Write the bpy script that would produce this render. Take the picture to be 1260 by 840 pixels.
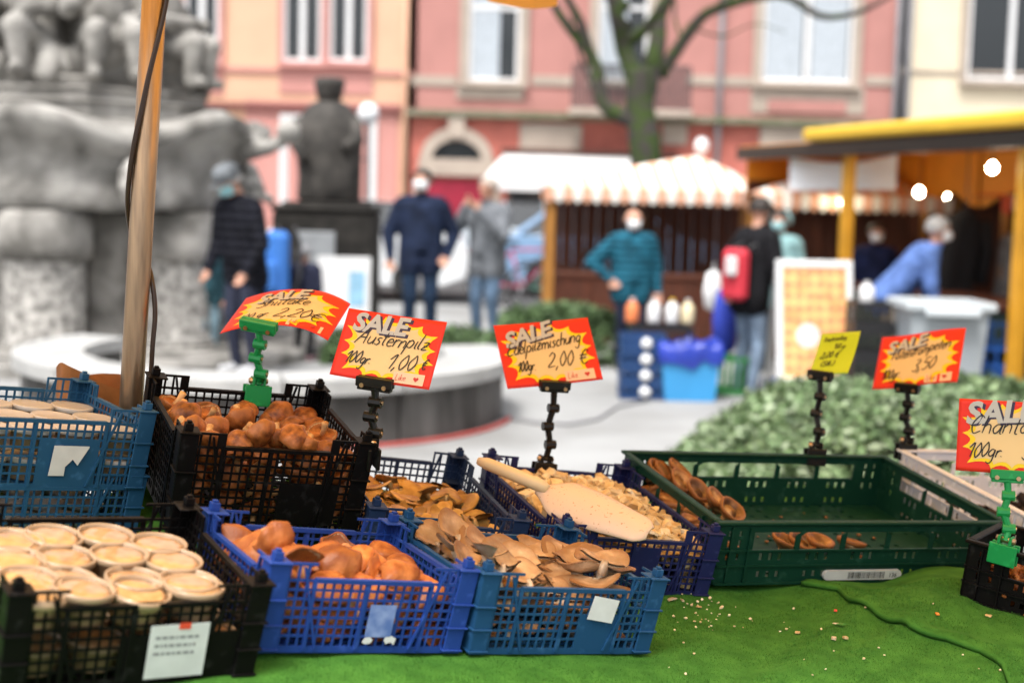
import bpy, math, random
import numpy as np
from mathutils import Vector, Matrix, noise
random.seed(7); np.random.seed(7)
S = bpy.context.scene
for o in list(bpy.data.objects): bpy.data.objects.remove(o)
R = math.radians
# ------------------------------------------------------------------ camera
FP = 1750.0                       # focal length in photograph pixels (1260 wide) = 50 mm
PITCH, ROLL = math.atan(180 / FP), R(1.5)
CAM = Vector((0, 0, 1.6))
FW = Vector((0, math.cos(PITCH), -math.sin(PITCH)))
_u = Vector((0, math.sin(PITCH), math.cos(PITCH))); _r = Vector((1, 0, 0))
RT = _r * math.cos(ROLL) + _u * math.sin(ROLL)
UP = _u * math.cos(ROLL) - _r * math.sin(ROLL)
cd = bpy.data.cameras.new('camera'); cam = bpy.data.objects.new('camera', cd); S.collection.objects.link(cam)
cam.matrix_world = Matrix(((RT.x, UP.x, -FW.x, CAM.x), (RT.y, UP.y, -FW.y, CAM.y), (RT.z, UP.z, -FW.z, CAM.z), (0, 0, 0, 1)))
cd.sensor_width = 36; cd.lens = 50; cd.clip_start = .05; cd.clip_end = 500
cd.dof.use_dof = True; cd.dof.focus_distance = 2.55; cd.dof.aperture_fstop = 2.4
cd.dof.aperture_blades = 0
S.camera = cam
# ------------------------------------------------------------------ sky, sun, exposure (overcast noon)
W = bpy.data.worlds.new('World'); S.world = W; W.use_nodes = True
nt = W.node_tree; nt.nodes.clear()
SUN_EL, SUN_AZ = 63, 205       # azimuth: degrees clockwise from +Y (behind the camera, a little left)
sky = nt.nodes.new('ShaderNodeTexSky'); sky.sky_type = 'NISHITA'; sky.sun_disc = False
sky.sun_elevation = R(SUN_EL); sky.sun_rotation = R(SUN_AZ); sky.air_density = 1; sky.dust_density = 6; sky.ozone_density = 1
hs = nt.nodes.new('ShaderNodeHueSaturation'); hs.inputs['Saturation'].default_value = .25
bg = nt.nodes.new('ShaderNodeBackground'); bg.inputs['Strength'].default_value = .14
wo = nt.nodes.new('ShaderNodeOutputWorld')
nt.links.new(sky.outputs[0], hs.inputs['Color']); nt.links.new(hs.outputs[0], bg.inputs['Color']); nt.links.new(bg.outputs[0], wo.inputs[0])
sd = bpy.data.lights.new('sun', 'SUN'); sd.energy = 1.5; sd.angle = R(14); sd.color = (1, .96, .9)
so = bpy.data.objects.new('sun', sd); S.collection.objects.link(so)
_d = Vector((math.sin(R(SUN_AZ)) * math.cos(R(SUN_EL)), math.cos(R(SUN_AZ)) * math.cos(R(SUN_EL)), math.sin(R(SUN_EL))))
so.rotation_euler = _d.to_track_quat('Z', 'Y').to_euler(); so.location = (0, 10, 20)
S.view_settings.view_transform = 'Standard'; S.view_settings.look = 'None'
S.view_settings.exposure = 1.05; S.view_settings.gamma = 1
S.cycles.max_bounces = 8; S.cycles.transparent_max_bounces = 12
S.cycles.caustics_reflective = False; S.cycles.caustics_refractive = False
# ------------------------------------------------------------------ places
def at(px, py, dep): return CAM + (FW + RT * ((px - 630) / FP) - UP * ((py - 420) / FP)) * dep
def ground(px, py, z=0.0):
    d = FW + RT * ((px - 630) / FP) - UP * ((py - 420) / FP)
    return CAM + d * ((z - CAM.z) / d.z)
def onplane(px, py, Y):
    d = FW + RT * ((px - 630) / FP) - UP * ((py - 420) / FP)
    return CAM + d * ((Y - CAM.y) / d.y)
def gx(px, dep):                  # ground point below image column px at forward depth dep
    p = at(px, 240 + (px - 630) * math.tan(ROLL), dep); return Vector((p.x, p.y, 0))
def pxm(dep): return FP / dep
# ------------------------------------------------------------------ materials
MATS = {}
def mat(name, col, rough=.6, var=.0, vscale=20, bump=0, bscale=60, spec=.4, metal=0, trans=0, sub=0, col2=None, emit=0, rnd=0, alpha=1, lo=.35, hi=.65, detail=4, coat=0, aniso=None):
    if name in MATS: return MATS[name]
    m = bpy.data.materials.new(name); m.use_nodes = True; n = m.node_tree.nodes; l = m.node_tree.links
    b = n['Principled BSDF']; b.inputs['Roughness'].default_value = rough; b.inputs['Metallic'].default_value = metal
    b.inputs['Specular IOR Level'].default_value = spec
    b.inputs['Transmission Weight'].default_value = trans; b.inputs['Coat Weight'].default_value = coat
    b.inputs['Alpha'].default_value = alpha
    if sub: b.inputs['Subsurface Weight'].default_value = sub; b.inputs['Subsurface Radius'].default_value = (.012, .006, .003); b.inputs['Subsurface Scale'].default_value = 1
    tc = n.new('ShaderNodeTexCoord')
    c1 = tuple(col) + (1,)
    if col2 is None: col2 = tuple(max(0, c * (1 - var)) for c in col)
    c2 = tuple(col2) + (1,)
    tx = n.new('ShaderNodeTexNoise'); tx.inputs['Scale'].default_value = vscale; tx.inputs['Detail'].default_value = detail
    mp = n.new('ShaderNodeMapping')
    if aniso: mp.inputs['Scale'].default_value = aniso
    l.new(tc.outputs['Object'], mp.inputs['Vector']); l.new(mp.outputs[0], tx.inputs['Vector'])
    rp = n.new('ShaderNodeValToRGB'); rp.color_ramp.elements[0].position = lo; rp.color_ramp.elements[1].position = hi
    rp.color_ramp.elements[0].color = c2; rp.color_ramp.elements[1].color = c1
    l.new(tx.outputs['Fac'], rp.inputs['Fac']); out = rp.outputs['Color']
    if rnd:
        oi = n.new('ShaderNodeObjectInfo'); mr = n.new('ShaderNodeMapRange'); mr.inputs['To Min'].default_value = 1 - rnd; mr.inputs['To Max'].default_value = 1 + rnd
        hv = n.new('ShaderNodeHueSaturation'); l.new(oi.outputs['Random'], mr.inputs['Value']); l.new(mr.outputs[0], hv.inputs['Value']); l.new(out, hv.inputs['Color']); out = hv.outputs['Color']
    l.new(out, b.inputs['Base Color'])
    if emit: l.new(out, b.inputs['Emission Color']); b.inputs['Emission Strength'].default_value = emit
    if bump:
        t2 = n.new('ShaderNodeTexNoise'); t2.inputs['Scale'].default_value = bscale; t2.inputs['Detail'].default_value = 5
        l.new(mp.outputs[0], t2.inputs['Vector'])
        bp = n.new('ShaderNodeBump'); bp.inputs['Strength'].default_value = bump; bp.inputs['Distance'].default_value = .3 / bscale
        l.new(t2.outputs['Fac'], bp.inputs['Height']); l.new(bp.outputs[0], b.inputs['Normal'])
    MATS[name] = m; return m
# ------------------------------------------------------------------ objects
COL = S.collection
def link(name, me=None, parent=None):
    o = bpy.data.objects.new(name, me); COL.objects.link(o)
    if parent: o.parent = parent
    return o
def tag(o, label=None, cat=None, group=None, kind=None):
    if label: o['label'] = label
    if cat: o['category'] = cat
    if group: o['group'] = group
    if kind: o['kind'] = kind
    return o
def thing(name, label, cat, loc=(0, 0, 0), rz=0, group=None, M=None):
    o = link(name); o.empty_display_size = .05
    if M is not None: o.matrix_world = M
    else: o.location = loc; o.rotation_euler = (0, 0, rz)
    return tag(o, label, cat, group)
def copy_tree(o, parent=None):
    c = o.copy(); COL.objects.link(c); c.parent = parent
    for ch in o.children: copy_tree(ch, c)
    return c
class MB:
    def __init__(s): s.v = []; s.f = []; s.m = []; s.k = 0
    def add(s, vs, fs, mi=None):
        b = len(s.v); s.v += [tuple(x) for x in vs]; s.f += [tuple(i + b for i in q) for q in fs]; s.m += [s.k if mi is None else mi] * len(fs); return s
    def box(s, x0, x1, y0, y1, z0, z1, M=None):
        vs = [Vector(p) for p in ((x0, y0, z0), (x1, y0, z0), (x1, y1, z0), (x0, y1, z0), (x0, y0, z1), (x1, y0, z1), (x1, y1, z1), (x0, y1, z1))]
        if M is not None: vs = [M @ p for p in vs]
        return s.add(vs, [(3, 2, 1, 0), (4, 5, 6, 7), (0, 1, 5, 4), (1, 2, 6, 5), (2, 3, 7, 6), (3, 0, 4, 7)])
    def bbox(s, x0, x1, y0, y1, z0, z1, b, M=None):      # box with chamfered edges
        def c(ax):
            return None
        vs = []; idx = {}
        X = (x0, x1); Y = (y0, y1); Z = (z0, z1)
        for i in (0, 1):
            for j in (0, 1):
                for k in (0, 1):
                    sx, sy, sz = (b if i == 0 else -b), (b if j == 0 else -b), (b if k == 0 else -b)
                    for a, p in enumerate(((X[i], Y[j] + sy, Z[k] + sz), (X[i] + sx, Y[j], Z[k] + sz), (X[i] + sx, Y[j] + sy, Z[k]))):
                        idx[i, j, k, a] = len(vs); vs.append(Vector(p))
        if M is not None: vs = [M @ p for p in vs]
        F = []
        for i in (0, 1):
            q = [idx[i, 0, 0, 0], idx[i, 1, 0, 0], idx[i, 1, 1, 0], idx[i, 0, 1, 0]]; F.append(q if i else q[::-1])
            q = [idx[0, i, 0, 1], idx[1, i, 0, 1], idx[1, i, 1, 1], idx[0, i, 1, 1]]; F.append(q[::-1] if i else q)
            q = [idx[0, 0, i, 2], idx[1, 0, i, 2], idx[1, 1, i, 2], idx[0, 1, i, 2]]; F.append(q if i else q[::-1])
        for i in (0, 1):
            for j in (0, 1):
                F.append([idx[i, j, 0, 0], idx[i, j, 1, 0], idx[i, j, 1, 1], idx[i, j, 0, 1]])
                F.append([idx[i, 0, j, 0], idx[i, 1, j, 0], idx[i, 1, j, 2], idx[i, 0, j, 2]])
                F.append([idx[0, i, j, 1], idx[1, i, j, 1], idx[1, i, j, 2], idx[0, i, j, 2]])
        for i in (0, 1):
            for j in (0, 1):
                for k in (0, 1): F.append([idx[i, j, k, 0], idx[i, j, k, 1], idx[i, j, k, 2]])
        return s.add(vs, F)
    def tube(s, pts, rad, n=8, cap=True, M=None):
        pts = [Vector(p) for p in pts]; 
        if not hasattr(rad, '__len__'): rad = [rad] * len(pts)
        rings = []; up = None
        for i, p in enumerate(pts):
            t = (pts[min(i + 1, len(pts) - 1)] - pts[max(i - 1, 0)]).normalized()
            if up is None: up = t.orthogonal().normalized()
            up = (up - t * up.dot(t)).normalized(); w = t.cross(up)
            rings.append([p + (up * math.cos(2 * math.pi * k / n) + w * math.sin(2 * math.pi * k / n)) * rad[i] for k in range(n)])
        vs = [q for r_ in rings for q in r_]
        if M is not None: vs = [M @ q for q in vs]
        F = [(i * n + k, i * n + (k + 1) % n, (i + 1) * n + (k + 1) % n, (i + 1) * n + k) for i in range(len(pts) - 1) for k in range(n)]
        if cap: F += [tuple(range(n))[::-1], tuple((len(pts) - 1) * n + k for k in range(n))]
        return s.add(vs, F)
    def lathe(s, prof, n=20, M=None, warp=None, closed=False):
        vs = []; 
        for (r_, z) in prof:
            for k in range(n):
                a = 2 * math.pi * k / n; p = Vector((r_ * math.cos(a), r_ * math.sin(a), z))
                if warp: p = warp(p)
                vs.append(M @ p if M is not None else p)
        m = len(prof); F = []
        for i in range(m - 1 + (1 if closed else 0)):
            j = (i + 1) % m
            F += [(i * n + k, i * n + (k + 1) % n, j * n + (k + 1) % n, j * n + k) for k in range(n)]
        if not closed:
            if prof[0][0] > 1e-4: F.append(tuple(range(n))[::-1])
            if prof[-1][0] > 1e-4: F.append(tuple((m - 1) * n + k for k in range(n)))
        return s.add(vs, F)
    def prism(s, poly, y0, y1, M=None):      # polygon in xz, extruded along y
        n = len(poly); vs = [Vector((x, y0, z)) for x, z in poly] + [Vector((x, y1, z)) for x, z in poly]
        if M is not None: vs = [M @ v for v in vs]
        return s.add(vs, [tuple(range(n)), tuple(range(n, 2 * n))[::-1]] + [(i, i + n, (i + 1) % n + n, (i + 1) % n) for i in range(n)])
    def xf(s, fn): s.v = [tuple(fn(Vector(p))) for p in s.v]; return s
    def mesh(s, name, mats, smooth=False):
        me = bpy.data.meshes.new(name); me.from_pydata(s.v, [], s.f)
        for m in (mats if isinstance(mats, (list, tuple)) else [mats]): me.materials.append(m)
        if len(me.materials) > 1: me.polygons.foreach_set('material_index', s.m)
        if smooth: me.polygons.foreach_set('use_smooth', [True] * len(me.polygons))
        me.update(); return me
    def build(s, name, mats, parent=None, smooth=False): return link(name, s.mesh(name, mats, smooth), parent)
def struct(name, mb, m, smooth=False): return tag(mb.build(name, m, None, smooth), kind='structure')
def T(x, y, z): return Matrix.Translation((x, y, z))
def Rz(a): return Matrix.Rotation(a, 4, 'Z')
def Rx(a): return Matrix.Rotation(a, 4, 'X')
def Ry(a): return Matrix.Rotation(a, 4, 'Y')
def shade_auto(o, ang=40):
    me = o.data; me.polygons.foreach_set('use_smooth', [True] * len(me.polygons)); me.set_sharp_from_angle(angle=R(ang)); return o
# ================================================================== SETTING
M_ground = mat('plaza_stone', (.33, .335, .335), .85, col2=(.22, .22, .215), vscale=.9, bump=.4, bscale=8, detail=9)
M_stone = mat('weathered_stone', (.40, .385, .36), .9, col2=(.12, .115, .105), vscale=2.8, bump=.7, bscale=18, spec=.15, detail=8)
M_rough = mat('pitted_stone', (.54, .52, .49), .95, col2=(.15, .145, .135), vscale=14, bump=1.0, bscale=30)
M_darkstone = mat('dark_basalt', (.085, .078, .07), .85, col2=(.03, .028, .026), vscale=4, bump=.6, bscale=18)
M_glass = mat('window_glass', (.02, .025, .03), .08, spec=.8)
M_white = mat('white_paint', (.74, .75, .76), .5, .06, 3)
M_sand = mat('sandstone', (.44, .37, .31), .85, .15, 2, .3, 20)
M_pink = mat('pink_plaster', (.47, .225, .20), .9, .12, 1.2, .2, 30)
M_redb = mat('red_brick_render', (.50, .155, .12), .9, .2, 2.5, .3, 30)
M_peach = mat('peach_plaster', (.72, .44, .30), .9, .1, 1.2, .2, 30)
M_rose = mat('rose_plaster', (.56, .27, .24), .9, .1, 1.2, .2, 30)
M_cream = mat('cream_plaster', (.74, .65, .49), .9, .1, 1.2, .2, 30)
M_slate = mat('roof_slate', (.10, .09, .09), .7, .3, 5)
M_iron = mat('iron', (.06, .06, .065), .5, .2, 8)
M_lead = mat('grey_lead_flashing', (.20, .19, .17), .7, .3, 2)
M_wood = mat('stained_wood', (.24, .10, .035), .6, .4, 6, .3, 30, aniso=(6, 6, .6))
M_curtain = mat('net_curtain', (.46, .51, .56), .9, .15, 9)
g = MB(); g.box(-150, 150, -60, 200, -.5, 0); struct('ground', g, M_ground)
# kerb and road before the houses
rd = MB(); rd.box(-60, 60, 20.5, 29.0, .004, .008); struct('road', rd, mat('asphalt', (.07, .07, .072), .9, .25, 3, .4, 40))
kb = MB(); kb.bbox(-60, 60, 29.0, 29.25, 0, .14, .02); struct('kerb', kb, mat('kerb_granite', (.36, .35, .34), .8, .2, 6))
pv = MB(); pv.box(-60, 60, 29.25, 35, 0, .125); struct('pavement', pv, mat('pavement_slab', (.40, .39, .38), .85, .15, 3))
rl = MB()                                    # thin red hose-like line laid around the round wall
YF = 35.0
def frc(px0, px1, py0, py1):
    c = onplane((px0 + px1) / 2, (py0 + py1) / 2, YF); k = (YF / math.cos(PITCH)) / FP
    return c.x - (px1 - px0) / 2 * k, c.x + (px1 - px0) / 2 * k, c.z - (py1 - py0) / 2 * k, c.z + (py1 - py0) / 2 * k
class House:
    def __init__(s, name, label, px0, px1, height, wm):
        a = frc(px0, px1, 100, 120); s.x0, s.x1 = a[0], a[1]; s.h = height
        s.loc = Vector(((s.x0 + s.x1) / 2, YF, .125)); s.r = thing(name, label, 'building', s.loc); s.I = T(*(-s.loc))
        w = MB(); w.box(s.x0 + .002, s.x1 - .002, YF, YF + 9, .125, height, s.I); w.build('wall', wm, s.r)
        rf = MB(); rf.prism([(s.x0, height), (s.x1, height), (s.x1, height + .2), (s.x0, height + .2)], YF - .4, YF + 9.2, s.I)
        rf.add([s.I @ Vector(p) for p in ((s.x0, YF - .4, height + .2), (s.x1, YF - .4, height + .2), (s.x1, YF + 4.5, height + 4), (s.x0, YF + 4.5, height + 4), (s.x0, YF + 9.2, height + .2), (s.x1, YF + 9.2, height + .2))], [(0, 1, 2, 3), (3, 2, 5, 4), (0, 3, 4), (1, 5, 2)])
        s.roof = rf.build('roof', M_slate, s.r)
    def box(s, name, m, px0, px1, py0, py1, out, parent=None, inn=0.0, bev=.01):
        a = frc(px0, px1, py0, py1); b = MB(); b.bbox(a[0], a[1], YF - out, YF - inn, a[2], a[3], min(bev, (a[1] - a[0]) / 5, (a[3] - a[2]) / 5), s.I); return b.build(name, m, parent or s.r)
    def win(s, px0, px1, py0, py1, leaves=2, sur=None, sm=None, curtain=0, transom=None, sill=True):
        a = frc(px0, px1, py0, py1); f = MB(); w = .085; X0, X1, Z0, Z1 = a
        def fb(x0, x1, z0, z1, o=.06): f.bbox(x0, x1, YF - o, YF - .001, z0, z1, .008, s.I)
        fb(X0, X0 + w, Z0, Z1); fb(X1 - w, X1, Z0, Z1); fb(X0 + w, X1 - w, Z0, Z0 + w); fb(X0 + w, X1 - w, Z1 - w, Z1)
        for i in range(1, leaves):
            x = X0 + (X1 - X0) * i / leaves; fb(x - .07, x + .07, Z0 + w, Z1 - w, .055)
        if transom: z = Z0 + (Z1 - Z0) * transom; fb(X0 + w, X1 - w, z - .05, z + .05, .05)
        fo = f.build('window', M_white, s.r)
        for i in range(leaves):
            p = MB(); xa = X0 + (X1 - X0) * i / leaves + .075; xb = X0 + (X1 - X0) * (i + 1) / leaves - .075
            p.box(xa, xb, YF - .022, YF - .012, Z0 + w, Z1 - w, s.I); p.build('pane', M_glass, fo)
            if curtain:
                c = MB(); n = 24; k = curtain
                xs = np.linspace(xa + .02, xa + (xb - xa) * k, n)
                vs = [s.I @ Vector((x, YF - .034 - .008 * math.sin(j * 1.9), z)) for j, x in enumerate(xs) for z in (Z0 + w, Z1 - w)]
                c.add(vs, [(2 * j, 2 * j + 2, 2 * j + 3, 2 * j + 1) for j in range(n - 1)]); c.build('curtain', M_curtain, fo)
        if sur:
            b = MB()
            for (x0, x1, z0, z1) in ((X0 - sur, X0, Z0 - .0, Z1 + sur), (X1, X1 + sur, Z0, Z1 + sur), (X0, X1, Z1, Z1 + sur)):
                b.bbox(x0, x1, YF - .12, YF - .001, z0, z1, .01, s.I)
            b.build('surround', sm, fo)
        if sill:
            b = MB(); b.bbox(X0 - (sur or .1), X1 + (sur or .1), YF - .2, YF - .0015, Z0 - .14, Z0, .015, s.I); b.build('sill', sm or M_white, fo)
        return fo
# --- left: peach and rose house
hA = House('house', 'peach and rose plastered house behind the statue', -420, 505, 11.5, M_peach)
for (a, b) in ((228, 270), (350, 396), (407, 453), (40, 85), (100, 145), (-60, -15)):
    hA.win(a, b, -66, 74, 2, .12, M_rose)
    hA.win(a, b, -260, -130, 2, .12, M_rose)
hA.box('ground_floor_panel', M_rose, 302, 488, 128, 360, .03)
hA.box('ground_floor_panel', M_rose, -300, 246, 128, 360, .03)
hA.box('apron_panel', M_rose, 345, 458, 84, 116, .04)
hA.box('apron_panel', M_rose, 225, 275, 84, 116, .04)
hA.box('string_course', mat('dark_red_trim', (.22, .08, .07), .8, .2, 3), -420, 500, 120, 127, .16)
hA.box('string_course', M_rose, -420, 500, 76, 82, .07)
for px in (350, 428): hA.win(px, px + 30, 148, 262, 1, .1, M_white)
hA.box('door', mat('brown_door', (.10, .05, .03), .5, .3, 4), 20, 90, 190, 330, .05)
dp = MB(); a = frc(496, 503, -150, 330); dp.tube([hA.I @ Vector(((a[0] + a[1]) / 2, YF - .12, a[2])), hA.I @ Vector(((a[0] + a[1]) / 2, YF - .12, a[3]))], .06); dp.build('downpipe', M_peach, hA.r, True)
# --- middle: pink house with shop
hB = House('house', 'pink house with stone window surrounds, balcony and white shop awning', 505, 1110, 12.5, M_pink)
hB.win(578, 639, -10, 99, 1, .22, M_sand, curtain=.62, transom=.8)
hB.win(737, 797, -10, 99, 1, .22, M_sand, curtain=.6, transom=.8)
hB.win(940, 1048, -20, 100, 2, .22, M_sand, curtain=.95, transom=.86)
for a, b in ((578, 639), (737, 797), (940, 1048)): hB.win(a, b, -250, -130, 2, .2, M_sand)
hB.box('stone_band', M_sand, 507, 562, 94, 106, .05); hB.box('stone_band', M_sand, 655, 705, 94, 106, .05); hB.box('stone_band', M_sand, 845, 925, 94, 106, .05); hB.box('stone_band', M_sand, 1064, 1106, 94, 106, .05)
hB.box('apron_panel', M_sand, 562, 643, 107, 122, .06); hB.box('apron_panel', M_sand, 925, 1062, 107, 140, .04); hB.box('apron_inset', M_pink, 945, 1040, 124, 139, .07)
hB.box('ground_floor_panel', M_redb, 507, 1106, 152, 360, .03)
hB.box('string_course', mat('mossy_cornice', (.20, .19, .14), .85, .4, 3, col2=(.10, .12, .06)), 505, 1110, 143, 151, .3)
# balcony with iron railing
bl = hB.box('balcony_slab', M_sand, 700, 845, 137, 145, 1.0)
a = frc(704, 842, 88, 137)
for i in range(34):
    x = a[0] + (a[1] - a[0]) * i / 33; b = MB(); b.tube([hB.I @ Vector((x, YF - .95, a[2])), hB.I @ Vector((x, YF - .95, a[3]))], .026, 6); b.build('baluster', M_iron, bl)
b = MB(); b.bbox(a[0], a[1], YF - .99, YF - .93, a[3], a[3] + .05, .01, hB.I); b.build('railing', M_iron, bl)
# round-headed door surround with oval fanlight
c = onplane(562, 190, YF); k = YF / FP
sr = MB(); n = 36; vs = []
for j in range(n):
    t = -.35 + (math.pi + .7) * j / (n - 1)
    for (rx, rz, y) in ((44 * k, 38 * k, 0), (44 * k, 38 * k, .16), (30 * k, 23 * k, .16), (30 * k, 23 * k, 0)): vs.append(hB.I @ Vector((c.x + rx * math.cos(t), YF - .032 - y, c.z - 6 * k + rz * math.sin(t))))
sr.add(vs, [(j * 4 + i, ((j + 1) % n) * 4 + i, ((j + 1) % n) * 4 + i + 1, j * 4 + i + 1) for j in range(n - 1) for i in range(3)])
a = frc(516, 608, 196, 216); sr.box(a[0], a[1], YF - .2, YF - .033, a[2], a[3], hB.I)
fs = sr.build('fanlight_surround', M_sand, hB.r)
gl = MB(); gl.add([hB.I @ Vector((c.x + 30.5 * k * math.cos(math.pi * j / (n - 1)), YF - .05, c.z - 7 * k + 23.5 * k * math.sin(math.pi * j / (n - 1)))) for j in range(n)], [tuple(range(n))]); gl.build('pane', M_glass, fs)
hB.box('keystone', M_sand, 552, 572, 146, 170, .26)
hB.box('door_surround', M_sand, 508, 522, 214, 345, .12); hB.box('door_surround', M_sand, 600, 614, 214, 345, .12)
dr = hB.box('door', mat('crimson_door', (.30, .015, .04), .45, .2, 4), 523, 599, 222, 345, .09); hB.box('handle', M_iron, 590, 594, 280, 292, .14, dr)
hB.box('stone_panel', M_sand, 640, 715, 153, 186, .1); hB.box('stone_panel', M_sand, 815, 845, 153, 178, .1); hB.box('stone_panel', M_sand, 935, 1040, 153, 185, .1)
hB.box('sign_band', mat('dark_brown_fascia', (.09, .035, .025), .7, .3, 3), 618, 830, 186, 192, .5)
# shop front
for (p0, p1) in ((622, 682), (690, 782), (790, 900), (910, 1000), (1010, 1100)):
    f = hB.box('shop_window', mat('shop_frame', (.07, .05, .045), .5), p0, p1, 226, 345, .07); hB.box('pane', M_glass, p0 + 5, p1 - 5, 232, 330, .1, f)
hB.box('shop_pillar', M_wood, 678, 690, 232, 345, .2)
# awning: sloped cloth with valance
a = frc(598, 780, 190, 234); aw = MB()
p = [Vector((a[0] + .5, YF - .3, a[3])), Vector((a[1], YF - .3, a[3])), Vector((a[1], YF - 2.0, a[2] + .22)), Vector((a[0], YF - 2.0, a[2] + .22)), Vector((a[1], YF - 2.02, a[2])), Vector((a[0], YF - 2.02, a[2]))]
aw.add([hB.I @ q for q in p] + [hB.I @ (q + Vector((0, .0, -.03))) for q in p], [(0, 1, 2, 3), (3, 2, 4, 5), (9, 8, 7, 6), (11, 10, 8, 9), (0, 3, 9, 6), (1, 7, 8, 2), (5, 4, 10, 11), (0, 6, 7, 1)])
aw.build('awning', mat('awning_canvas', (.72, .72, .72), .9, .1, 2), hB.r)
for px in (886, 1102):
    a = frc(px - 4, px + 4, -200, 340); d = MB(); d.tube([hB.I @ Vector(((a[0] + a[1]) / 2, YF - .14, a[2])), hB.I @ Vector(((a[0] + a[1]) / 2, YF - .14, a[3]))], .07); d.build('downpipe', mat('zinc', (.28, .28, .30), .5, .2, 4), hB.r, True)
# --- right: cream house
hC = House('house', 'cream plastered house on the right behind the yellow roof', 1110, 1900, 11.0, M_cream)
for a in (1192, 1330, 1470): hC.win(a, a + 105, -20, 98, 2, .16, M_sand); hC.win(a, a + 105, -240, -130, 2, .16, M_sand)
hC.box('string_course', M_sand, 1112, 1900, 96, 100, .05)
a = frc(1116, 1123, -200, 340); d = MB(); d.tube([hC.I @ Vector((a[0], YF - .14, a[2])), hC.I @ Vector((a[0], YF - .14, a[3]))], .07); d.build('downpipe', MATS['zinc'], hC.r, True)
hC.box('shop_window', MATS['shop_frame'], 1150, 1400, 220, 345, .07)
# --- lantern before the left house
lp = gx(452, 27); lr = thing('street_lamp', 'grey street lamp with white globes beside the statue', 'street lamp', lp)
b = MB(); b.lathe([(.11, 0), (.11, .3), (.06, .4), (.045, 2.2), (.045, 2.9), (.0, 2.92)], 10); b.build('post', M_iron, lr, True)
for dx, z, r_ in ((.0, 3.05, .2), (-.33, 2.35, .13)):
    b = MB(); b.lathe([(r_ * math.sin(t), z - r_ * math.cos(t)) for t in np.linspace(0.01, math.pi - .01, 9)], 14, T(dx, 0, 0)); b.build('lamp_globe', mat('opal_glass', (.78, .80, .82), .3, .05, 5), lr, True)
b = MB(); b.tube([(0, 0, 2.2), (-.2, 0, 2.2), (-.33, 0, 2.26)], .02, 6); b.build('bracket', M_iron, lr, True)
# ================================================================== TREE
def limb(b, pts, r0, r1):
    P = [Vector(p) for p in pts]; Q = []
    for i in range(len(P) - 1):
        for t in np.linspace(0, 1, 5)[:-1]:
            p0, p1, p2, p3 = P[max(i - 1, 0)], P[i], P[i + 1], P[min(i + 2, len(P) - 1)]
            Q.append(.5 * ((2 * p1) + (p2 - p0) * t + (2 * p0 - 5 * p1 + 4 * p2 - p3) * t * t + (3 * p1 - p0 - 3 * p2 + p3) * t ** 3))
    Q.append(P[-1]); n = len(Q)
    Q = [q + Vector((noise.noise(q * 2) * .06, noise.noise(q * 2 + Vector((9, 0, 0))) * .06, 0)) for q in Q]
    b.tube(Q, [(r0 + (r1 - r0) * i / (n - 1)) * (1 + .12 * noise.noise(Q[i] * 5)) for i in range(n)], 9); return Q
M_bark = mat('mossy_bark', (.045, .040, .035), .95, col2=(.035, .058, .012), vscale=4.5, bump=1, bscale=22, lo=.42, hi=.54, detail=8)
DT = 22.5; tb = gx(792, DT); tr = thing('tree', 'bare mossy tree rising behind the striped market tent', 'tree', tb)
I = T(*(-tb)); tp = lambda x, y, dd=0: I @ at(x, y, DT + dd)
b = MB(); limb(b, [(0, 0, -.1), (.02, 0, 1.0), tp(793, 190), tp(789, 130), tp(784, 85)], .31, .20); tk = b.build('trunk', M_bark, tr, True)
branches = [([tp(786, 150), tp(745, 130, .2), tp(728, 70, .3), tp(690, 20, .5), tp(640, -70, .8), tp(560, -180, 1)], .14, .03), ([tp(728, 80, .3), tp(715, 30, .2), tp(690, -20, 0), tp(680, -120, -.4)], .1, .03),
 ([tp(788, 125), tp(768, 60), tp(757, 10, -.3), tp(740, -40, -.5), tp(725, -130, -1)], .17, .05), ([tp(788, 130), tp(808, 70, .3), tp(812, 20, .5), tp(830, -30, .6), tp(850, -140, 1)], .19, .06),
 ([tp(775, 50), tp(798, 30, -.3), tp(830, -10, -.6), tp(870, -100, -.8)], .11, .03), ([tp(815, 95, .3), tp(850, 35, .2), tp(880, 12, 0), tp(960, -6, -.3), tp(1010, 20, -.6), tp(1060, 14, -.8), tp(1120, -20, -1)], .11, .025),
 ([tp(770, 10), tp(735, -30, .6), tp(700, -60, 1), tp(650, -90, 1.3)], .09, .02), ([tp(880, 12), tp(930, -30, .5), tp(1000, -90, 1)], .06, .015)]
branches += [([tp(745, 130, .2), tp(722, 95, .5), tp(708, 50, .7), tp(702, 5, .9), tp(690, -60, 1.2)], .035, .01), ([tp(828, 0, .6), tp(838, 45, .2), tp(862, 28, 0), tp(905, -20, -.3)], .03, .01), ([tp(776, 35), tp(757, 8, -.3), tp(745, -40, -.5)], .05, .02), ([tp(960, -6, -.3), tp(985, -12, -.4), tp(1040, -40, -.5)], .02, .006), ([tp(850, 35, .2), tp(890, 45, .4), tp(930, 30, .5), tp(965, 40, .6)], .02, .006)]
rng = random.Random(3); B2 = []
for pts, r0, r1 in branches:
    b = MB(); Q = limb(b, pts, r0, r1); br = b.build('branch', M_bark, tr, True)
    for j in range(9):                      # bare twigs above the picture
        q = Q[rng.randrange(len(Q) // 2, len(Q))]
        if q.z < 5.2: continue
        tw = MB(); d = Vector((rng.uniform(-1, 1), rng.uniform(-1, 1), rng.uniform(.1, 1))) * rng.uniform(.5, 1.3)
        limb(tw, [q, q + d * .5, q + d + Vector((0, 0, .2))], .03, .006); tw.build('twig', M_bark, br, True)
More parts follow.
